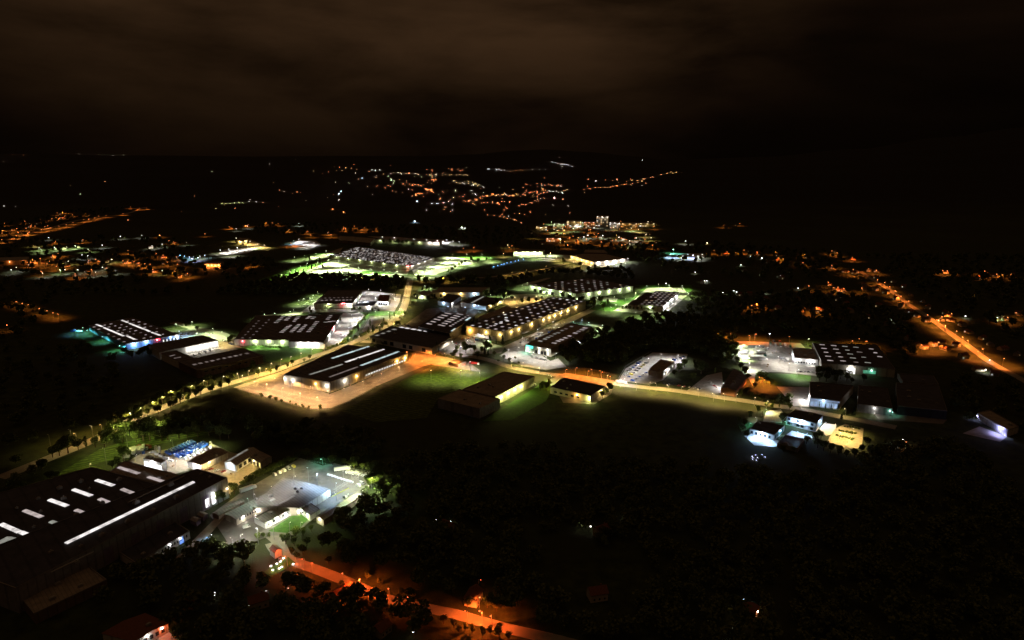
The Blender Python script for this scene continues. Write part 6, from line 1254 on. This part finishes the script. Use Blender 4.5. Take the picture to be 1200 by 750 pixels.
for p, q, n, w_ in (((520, 399), (556, 396.5), 11, 'back'), ((516, 404), (556, 401), 12, 'middle'), ((515, 409.5), (540, 408), 8, 'front')):
    carrow(p, q, n, 85, 'car', ['white', 'silver', 'grey', 'red', 'blue', 'black'], '{c} car in the %s row of the crowded factory car park, {w}' % w_, 'factory park %s row' % w_, .1)
carrow((558, 398.5), (568, 400), 5, 90, 'van', ['white', 'blue', 'silver'], '{c} van at the loading front of the longest warehouse, {w}', 'loading vans')
for p, q, n, w_ in (((610, 401.5), (660, 378.5), 16, 'outer'), ((622, 401), (654, 385.5), 10, 'inner')):
    carrow(p, q, n, 88, ['car', 'van', 'car'], ['white', 'blue', 'silver', 'grey', 'black'], '{c} {k} in the %s row along the showroom flank, {w}' % w_, 'flank %s row' % w_, .15)
carrow((628, 419), (641, 423), 7, 85, 'car', ['white', 'silver', 'grey'], '{c} car nosed up to the showroom front, {w}', 'showroom front cars')
for p, q, n, w_ in (((731, 440), (755, 420.5), 10, 'left'), ((737, 442), (757, 426), 8, 'middle'), ((782, 425), (801, 418.5), 6, 'right'), ((741, 446.5), (757, 437), 5, 'near')):
    carrow(p, q, n, 80, ['car', 'van', 'car'], ['white', 'silver', 'yellow', 'blue', 'grey'], '{c} {k} in the %s line of the dealer compound, {w}' % w_, 'dealer %s line' % w_, .1, jit=12)
carrow((772, 449), (820, 456), 9, 70, 'car', ['black', 'grey', 'red', 'white'], '{c} car in the dim row above the field road, {w}', 'dim row cars', .2, jit=20)
carrow((832, 448), (840, 455), 4, 40, 'car', ['red', 'silver', 'white'], '{c} car under the red barn floodlight, {w}', 'barn cars', jit=10)
carrow((874, 421.5), (893, 422), 3, 5, 'lorry', ['white', 'silver', 'white'], '{c} lorry in the front line of the truck yard, {w}', 'front lorries', jit=2)
carrow((872, 414), (892, 414), 2, 4, 'lorry', ['white'], 'white lorry in the second line of the truck yard, {w}', 'second line lorries', jit=2)
carrow((870, 407.5), (890, 407.5), 3, 4, 'lorry', ['white', 'grey'], '{c} lorry in the rear line of the truck yard, {w}', 'rear lorries', jit=2)
carrow((903, 404.5), (926, 406.5), 5, 95, 'lorry', ['green', 'white', 'blue', 'silver'], '{c} lorry parked below the floodlight mast, {w}', 'mast lorries', jit=6)
carrow((917, 421), (921, 424), 3, 60, 'van', ['white', 'silver'], '{c} van beside the white-walled office, {w}', 'office vans')
carrow((934, 436), (952, 436.5), 5, 30, 'car', ['white', 'silver', 'black'], '{c} car by the lawn below the white-walled office, {w}', 'office cars', jit=15)
vehicle(*P(942, 468), R(80), 'car', 'silver', 'lone car on the pinkish yard beside the tall white wall')
carrow((971, 478), (977, 479), 2, 10, 'car', ['white', 'silver'], '{c} car before the blue-white showroom glass, {w}', 'glass cars')
vehicle(*P(556, 427), R(-20), 'lorry', 'red', 'red lorry standing in the orange-lit strip')
vehicle(*P(728, 449.5), R(-18), 'lorry', 'grey', 'long grey lorry stopped on the road beside the orange-lit workshop')
vehicle(*P(643, 440), R(-15), 'van', 'white', 'white van at the brightly lit junction')
carrow((615, 455), (626, 451), 5, 70, 'van', ['white', 'silver'], '{c} van by the far corner of the yellow-lit wall, {w}', 'wall vans', jit=20)
carrow((601, 440), (612, 441), 3, 60, 'car', ['white', 'silver'], '{c} car by the bright grass at the junction, {w}', 'junction cars', jit=20)
for p, q, n, w_ in (((212, 391.5), (250, 391), 10, 'upper'), ((216, 398), (246, 394.5), 8, 'lower')):
    carrow(p, q, n, 80, 'car', ['white', 'silver', 'grey', 'black'], '{c} car in the %s row beside the red and blue factory, {w}' % w_, 'redblue %s row' % w_, .2)
carrow((228, 417), (246, 411), 4, 75, 'van', ['white', 'grey'], '{c} van in the floodlit courtyard of the horseshoe warehouse, {w}', 'courtyard vans')
carrow((262, 399), (272, 404), 5, 80, 'car', ['blue', 'black', 'grey'], '{c} car right of the horseshoe warehouse, {w}', 'horseshoe cars')
carrow((84, 388), (94, 389), 4, 60, 'van', ['blue', 'white'], '{c} van under the lone blue lamp left of the factory, {w}', 'blue lamp vans', jit=15)
carrow((398, 372), (392, 384), 6, 80, 'car', ['white', 'silver', 'red'], '{c} car beside the flank of the wide store, {w}', 'flank store cars', .1)
carrow((420, 361), (440, 362), 7, 85, 'car', ['white', 'black', 'silver'], '{c} car on the forecourt below the low wing, {w}', 'forecourt cars', .1)
carrow((428, 346), (438, 346), 5, 85, 'car', ['white', 'silver'], '{c} car behind the low wing, {w}', 'behind wing cars', .1)
carrow((356, 358), (366, 351), 6, 80, 'car', ['white', 'grey'], '{c} car on the lane left of the purplish-roofed store, {w}', 'lane cars', .3)
carrow((460, 392), (500, 371), 10, 85, 'car', ['white', 'blue', 'grey', 'silver'], '{c} car in the row behind the square rooflights of the factory, {w}', 'rooflight cars', .15)
carrow((590, 350), (632, 348.5), 12, 85, 'car', ['white', 'silver', 'grey', 'black'], '{c} car in the yellow-lit gravel park behind the warehouse, {w}', 'gravel park cars', .2)
carrow((626, 336.5), (640, 339), 5, 85, 'lorry', ['white', 'blue'], '{c} lorry docked at the dash-roofed grey warehouse, {w}', 'docked lorries')
carrow((790, 341), (800, 340), 4, 80, 'car', ['white', 'grey'], '{c} car at the back corner of the diamond rooflight yard, {w}', 'diamond cars')
for k, (p, q, n) in enumerate((((352, 318), (470, 320.5), 34), ((372, 313.5), (466, 318), 26), ((384, 309), (450, 315), 18))):
    carrow(p, q, n, 88, 'car', ['white', 'silver', 'grey', 'black'], '{c} car in the %s row before the shopping centre, {w}' % ('front', 'middle', 'back')[k], 'centre lot %s row' % 'abc'[k], .3, wheels=False)
for k, (p, q, n) in enumerate((((492, 319), (536, 308), 20), ((498, 314), (530, 304), 14), ((520, 302.5), (550, 306), 12))):
    carrow(p, q, n, 88, 'car', ['white', 'silver', 'grey', 'black'], '{c} car in the %s row right of the shopping centre, {w}' % ('front', 'middle', 'back')[k], 'right lot %s row' % 'abc'[k], .3, wheels=False)
# containers
CT = {}
def container(x, y, rz, c, label, z=0.0, group=None):
    if c not in CT:
        mb = MB(); mb.box(-3, -1.2, .1, 3, 1.2, 2.6)
        for i in range(15):
            for s_ in (-1, 1): mb.box(-2.85 + i * .4, s_ * 1.2 - .03, .2, -2.7 + i * .4, s_ * 1.2 + .03, 2.5)
        dr = MB(); dr.box(3.0, -1.12, .2, 3.05, -.02, 2.5); dr.box(3.0, .02, .2, 3.05, 1.12, 2.5)
        for yy in (-.8, -.35, .35, .8): dr.cone((3.08, yy, .25), (3.08, yy, 2.45), .025, .025, 5)
        m = surf('container_' + c, {'blue': (.05, .12, .3), 'green': (.05, .16, .12), 'rust': (.25, .08, .04), 'white': (.6, .6, .58)}[c], rough=.6)
        CT[c] = (mb.data('container_box', m), dr.data('door', m))
    o = thing('shipping_container', label, 'container', (x, y, z), rz, group); ob('container_box', CT[c][0], o); ob('door', CT[c][1], o)
cs = sorted([(895.5, 413, 'green'), (896.5, 417, 'green'), (897.5, 421, 'blue'), (900, 409, 'white'), (907, 400.5, 'blue'), (914, 401, 'rust')])
for i, (x, y, c) in enumerate(cs): container(*P(x, y), R(85), c, '%s shipping container in the truck yard stacks, %s' % (c, place_words(i, len(cs))), group='truck yard containers')
cs = sorted([(155, 527, 'white'), (162, 525, 'rust'), (168, 531, 'blue'), (174, 524.5, 'rust'), (148, 536, 'white')])
for i, (x, y, c) in enumerate(cs): container(*P(x, y), R(20 + i * 33), c, '%s container in the scrap yard behind the factory, %s' % (c, place_words(i, len(cs))), group='scrap containers')
PAL = MB()
for i in range(6):
    PAL.box(-.6, -.4, i * .16, .6, .4, i * .16 + .03); PAL.box(-.6, -.4, i * .16 + .12, .6, .4, i * .16 + .15)
    for yy in (-.36, 0, .32): PAL.box(-.6, yy, i * .16 + .03, .6, yy + .06, i * .16 + .12)
pald = PAL.data('pallet_stack', surf('pallet_wood', (.35, .25, .15), (.22, .15, .09), scale=3))
for nm_, spots_ in (('on the gravel yard behind the black hall', [(243, 543), (247, 546), (252, 543), (271, 556), (278, 549), (190, 545), (184, 549), (203, 547)]), ('against the flank of the big brown warehouse', [(410, 452), (420, 448), (436, 441), (452, 434)]),
                    ('in the truck yard at right', [(905, 414), (910, 413), (900, 428), (925, 415), (899, 430)]), ('on the yard behind the square rooflights', [(500, 378), (506, 373), (480, 386), (470, 389)])):
    spots_.sort()
    for i, q in enumerate(spots_):
        x, y = P(*q); tag(ob('pallet_stack', pald, None, (x, y, .05), random.uniform(0, 3), random.uniform(1.2, 2)), 'stack of wooden pallets %s, %s' % (nm_, place_words(i, len(spots_))), 'pallets', 'pallet stacks ' + nm_)
# bulk bags
bb = MB(); bb.hexa([(-.75, -.75, 0), (.75, -.75, 0), (.75, .75, 0), (-.75, .75, 0)], [(-.85, -.8, 1.2), (.85, -.85, 1.15), (.8, .85, 1.25), (-.8, .8, 1.2)]); bb.hexa([(-.8, -.78, 1.2), (.8, -.8, 1.2), (.78, .8, 1.2), (-.78, .78, 1.2)], [(-.35, -.35, 1.6), (.35, -.35, 1.6), (.35, .35, 1.6), (-.35, .35, 1.6)])
bbd = bb.data('bulk_bag', surf('woven_white_sack', (.65, .66, .68), (.5, .52, .55), scale=2))
for i in range(22):
    x, y = P(384.5 + (413 - 384.5) * i / 21, 557 + 9 * i / 21 + random.uniform(-.4, .4))
    tag(ob('bulk_bag', bbd, None, (x, y, .06), random.uniform(0, 3)), 'bulging white sack in the line across the van yard, ' + place_words(i, 22), 'sack', 'line of white sacks')
kb = ribbon([P(*p) for p in ((388, 583), (398, 578), (409, 572.5))], -.15, .15, .03, .8)
tag(ob('low_wall', kb.data('low_wall', surf('yellow_paint', (.6, .62, .1)))), 'low yellow-green barrier wall catching light in the van yard', 'wall')
for a_, b_, lab in (((183, 529), 5.5, 'left of the two pale silos in the gravel yard'), ((187, 531), 6.5, 'right of the two pale silos in the gravel yard')):
    x, y = P(*a_); o = thing('silo', lab, 'silo', (x, y, 0)); m = MB(); m.cone((0, 0, 1.2), (0, 0, b_), 1.2, 1.2, 16); m.cone((0, 0, b_), (0, 0, b_ + .8), 1.2, .2, 16); m.cone((0, 0, .3), (0, 0, 1.2), .3, 1.2, 16)
    ob('tank', m.data('tank', MAT['white_paving']), o)
    for k in range(4):
        l = MB(); an = k * 1.57 + .7; l.box(math.cos(an) * 1 - .07, math.sin(an) * 1 - .07, 0, math.cos(an) * 1 + .07, math.sin(an) * 1 + .07, 1.5); ob('leg', l.data('leg', METAL), o)

# ================================================================ hamlet houses
HD = {}
def house(x, y, z, rz, k, label, group, litw='y', sc=1.0):
    key = (k, litw)
    if key not in HD:
        L_, W_, h_, g = ((9, 7, 4.6, 2.4), (11, 8, 5.4, 2.8), (8, 7, 3.0, 2.6), (13, 8, 3.2, 2.4))[k]
        w = MB(); w.box(-L_ / 2, -W_ / 2, -.5, L_ / 2, W_ / 2, h_)
        for s_ in (-1, 1): w.add([(s_ * L_ / 2, -W_ / 2, h_), (s_ * L_ / 2, W_ / 2, h_), (s_ * L_ / 2, 0, h_ + g)], [(0, 1, 2)])
        r_ = MB()
        for s_ in (-1, 1): r_.hexa([(-L_ / 2 - .5, s_ * (W_ / 2 + .6), h_ - .3), (L_ / 2 + .5, s_ * (W_ / 2 + .6), h_ - .3), (L_ / 2 + .5, 0, h_ + g + .05), (-L_ / 2 - .5, 0, h_ + g + .05)], [(-L_ / 2 - .5, s_ * (W_ / 2 + .6), h_ - .1), (L_ / 2 + .5, s_ * (W_ / 2 + .6), h_ - .1), (L_ / 2 + .5, 0, h_ + g + .25), (-L_ / 2 - .5, 0, h_ + g + .25)])
        ch = MB(); ch.box(L_ * .2, .4, h_ + g * .4, L_ * .2 + .7, 1.1, h_ + g + .9)
        ws = []
        for i in range(3):
            for s_ in (-1, 1):
                m = MB(); xx = -L_ * .34 + i * L_ * .3; m.box(xx, s_ * W_ / 2 - .05, 1.2, xx + 1.1, s_ * W_ / 2 + .05, 2.5); ws.append(m.data('window', WIN[litw] if (i + (s_ > 0)) % 3 == 0 else GLASS))
        HD[key] = (w.data('wall', WALLS['render'] if k % 2 else WALLS['cream']), r_.data('roof', ROOFS['tile'] if k != 2 else ROOFS['dark']), ch.data('chimney', WALLS['brick']), ws)
    d = HD[key]; o = thing('house', label, 'house', (x, y, z), rz, group, sc=sc)
    ob('wall', d[0], o); r_ = ob('roof', d[1], o); ob('chimney', d[2], r_)
    for wdt in d[3]: ob('window', wdt, o)
    return o
def hamlet(pts, tmpl, group, dy=1.2, prob=1.0, lit='yywk'):
    ps = [(q[0] + random.uniform(-5, 5), q[1] + random.uniform(-.2, 1.6) * dy) for q in pts if random.random() < prob]
    ps = [p for p in ps if free(*P(*p), 5)]
    ps.sort(key=lambda q: q[0])
    for i, q in enumerate(ps):
        x, y = P(*q); k = random.randrange(4); L_ = 6
        OCC.append([(x - L_, y - L_), (x + L_, y - L_), (x + L_, y + L_), (x - L_, y + L_)])
        house(x, y, 0, random.uniform(0, 3.1), k, ' '.join(tmpl.format(w=place_words(i, len(ps))).split()), group, random.choice(lit))
hamlet([(a, b_ + 1.5) for a, b_, s_ in ORR], 'small house beside an orange lamp of the right-hand hamlet, {w}', 'right hamlet houses', 2.5)
hamlet(pline([(1018, 334), (1036, 342), (1060, 358), (1088, 376), (1112, 395), (1138, 412), (1165, 430)], 16, 1.5), 'roadside house on the near side of the long right-hand road, {w}', 'near roadside houses', 2)
hamlet(pline([(1030, 325), (1050, 333), (1075, 352), (1100, 366), (1130, 384), (1165, 404), (1190, 416)], 14, 1.5), 'roadside house on the far side of the long right-hand road, {w}', 'far roadside houses', 1)
hamlet([(1080, 405), (1068, 398), (1058, 388), (1040, 380), (1020, 372), (1000, 366), (985, 352), (970, 346), (930, 352), (915, 362), (900, 350), (880, 345), (1110, 410), (1125, 420), (868, 318), (826, 332), (846, 347), (862, 346), (916, 327), (1160, 440), (1150, 434), (990, 356), (1030, 360), (1012, 350)], 'unlit house standing in the dark right side, {w}', 'dark side houses', 1)
hamlet([(40, 287), (47, 292), (63, 285), (64, 292), (78, 291), (88, 290), (97, 283), (103, 294), (119, 289), (60, 301), (70, 300), (56, 308), (74, 312), (36, 310), (42, 308), (80, 308), (104, 307), (112, 306), (131, 306), (144, 308), (150, 308), (157, 309), (163, 310), (150, 296), (162, 297), (154, 302), (179, 318), (196, 309), (191, 301), (205, 320), (213, 325), (219, 322), (207, 303), (88, 323), (107, 318), (120, 315), (187, 277), (203, 285), (178, 290)], 'village house in the dark left among orange lamps, {w}', 'left village houses', 1.0)
hamlet([(60, 258), (68, 257), (75, 255), (73, 250), (85, 253), (100, 252), (30, 262), (36, 266), (56, 267), (20, 270), (8, 273), (22, 274), (35, 274), (5, 270), (45, 262)], 'house of the village above the climbing road, {w}', 'upper village houses', .8)
hamlet([(268, 267), (298, 310), (327, 263), (339, 270), (385, 273), (404, 268), (427, 268), (441, 269), (360, 272), (291, 265)], 'lone house between far yards and hills, {w}', 'mid distance houses', .6)
hamlet([(622 + i * 6.2, 273 + (i * 37 % 14)) for i in range(24)], 'house on the slope below the bright town quarter, {w}', 'town slope houses', .5)
hamlet([(406, 697), (388, 668), (437, 690), (455, 714), (560, 704)], 'small house beside the orange lower road, {w}', 'lower road houses', 1, lit='k')
hamlet([(300, 710), (527, 620), (705, 626), (450, 741), (700, 700)], 'dark house lost in the unlit foreground, {w}', 'foreground houses', 1, lit='k')
hp = sorted([(q[0], q[1]) for q in FAR if q[2] in 'SYA'][:60])
for i, q in enumerate(hp):
    x, y, z = PT(q[0] + random.uniform(-1, 1), q[1] + .2); house(x, y + 8, z, random.uniform(0, 3), random.randrange(4), 'tiny house on the far hillside among the lights, ' + place_words(i, len(hp)), 'far hillside houses', 'y')

# ================================================================ woods
WOODS = [([(300, 333), (345, 325), (476, 327), (472, 342), (430, 338), (385, 337), (370, 341), (345, 347), (300, 347), (250, 345)], 9),
 ([(484, 328.5), (600, 327.5), (640, 320), (735, 316), (748, 331), (690, 323), (640, 322), (612, 330), (596, 341), (575, 335), (500, 334)], 10),
 ([(702, 390), (760, 372), (860, 377), (868, 398), (860, 428), (845, 430), (806, 411), (764, 409), (730, 428), (652, 428), (652, 410), (696, 390)], 7.5),
 ([(812, 345), (1000, 345), (1060, 375), (1090, 420), (1060, 430), (1030, 400), (955, 398), (870, 386), (800, 374)], 13),
 ([(430, 548), (520, 532), (640, 528), (760, 552), (870, 556), (960, 558), (1080, 520), (1200, 545), (1300, 640), (1300, 790), (640, 790), (520, 700), (360, 650), (400, 600)], 7.6),
 ([(0, 545), (60, 530), (140, 507), (200, 494), (280, 492), (370, 506), (450, 512), (440, 545), (385, 540), (330, 520), (255, 503), (190, 510), (120, 520), (60, 548), (0, 585)], 7.5),
 ([(120, 665), (240, 640), (300, 650), (330, 680), (400, 690), (500, 725), (560, 760), (250, 760), (215, 720), (120, 712)], 8),
 ([(1060, 520), (1120, 495), (1200, 520), (1260, 480), (1200, 450), (1120, 445), (1110, 500)], 12),
 ([(300, 262), (620, 268), (640, 290), (540, 288), (400, 272), (300, 280)], 24), ([(640, 289), (860, 286), (1000, 300), (960, 330), (830, 325), (760, 312), (736, 300)], 20),
 ([(180, 325), (300, 300), (336, 312), (300, 325), (200, 345), (60, 350), (60, 328)], 18), ([(0, 330), (60, 330), (60, 420), (0, 440)], 20),
 ([(0, 276), (60, 283), (130, 278), (215, 282), (235, 300), (225, 326), (60, 324), (0, 318)], 27), ([(0, 262), (90, 246), (150, 243), (120, 253), (40, 268), (0, 278)], 30), ([(1010, 300), (1200, 300), (1240, 380), (1190, 400), (1080, 345)], 17), ([(0, 440), (100, 400), (150, 430), (100, 500), (0, 530)], 16)]
WP = []
rw = random.Random(77)
for poly, sp in WOODS:
    sp *= 1.75
    w = [P(*p) for p in poly]; x0, x1 = min(p[0] for p in w), max(p[0] for p in w); y0, y1 = min(p[1] for p in w), max(p[1] for p in w)
    y = y0
    while y < y1:
        x = x0
        while x < x1:
            px_, py_ = x + rw.uniform(-.45, .45) * sp, y + rw.uniform(-.45, .45) * sp
            n_ = math.sin(px_ / 77 + 1.3) * math.sin(py_ / 101) + math.sin(px_ / 190 - py_ / 150)
            if inpoly(px_, py_, w) and n_ > -1.25 and rw.random() < .93 and free(px_, py_, 4): WP.append((px_, py_))
            x += sp
        y += sp
WP = [p for p in WP if p[1] > 100]
WP = [p for p in WP if all(math.hypot(p[0] - q[1], p[1] - q[2]) > 4 for q in LQ if q[0] < 1000)]
WP.sort(key=lambda p: p[1] ** 2 + p[0] ** 2)
NB = sum(1 for o in COL.objects if o.name.startswith('broadleaf_tree'))
k_ = max(0, min(120, 292 - NB)); print('broadleaf individuals', NB, 'woods', len(WP), 'promoted', k_)
for x, y in WP[:k_]: tree(x, y, rw.uniform(7, 12), 'broad', 'tall dark tree in the unlit wood of the near foreground', 'unlit foreground trees')
protos = {}
for d, n, sz in (('near', 300, .5), ('far', 90, .95)):
    protos[d] = [tree_arrays('broad', 500 + i, n, sz) for i in range(5)]
vs_l = []
for x, y in WP[k_:]:
    d = math.hypot(x, y); a = protos['near' if d < 1150 else 'far'][rw.randrange(5)]
    s = rw.uniform(1.2, 2.1); an = rw.uniform(0, 6.28); c_, s_ = math.cos(an), math.sin(an)
    v = np.empty_like(a); v[:, 0] = (a[:, 0] * c_ - a[:, 1] * s_) * s * 1.1 + x; v[:, 1] = (a[:, 0] * s_ + a[:, 1] * c_) * s * 1.1 + y; v[:, 2] = a[:, 2] * s - 1.2 * s
    vs_l.append(v)
V = np.concatenate(vs_l).astype(np.float32); nq = len(V) // 4
me = bpy.data.meshes.new('woodland'); me.vertices.add(len(V)); me.vertices.foreach_set('co', V.ravel()); me.loops.add(nq * 4); me.loops.foreach_set('vertex_index', np.arange(nq * 4, dtype=np.int32))
me.polygons.add(nq); me.polygons.foreach_set('loop_start', np.arange(0, nq * 4, 4, dtype=np.int32)); me.update(calc_edges=True); me.materials.append(LEAF)
kind(tag(ob('woodland', me), 'dark woods filling the gaps between yards, fields and hamlets', 'woodland'), 'stuff')
flush_lamps()
print('trees', TREEN[0], 'cars', CARN[0], 'lights', NL[0]); print('BAD', BADL)
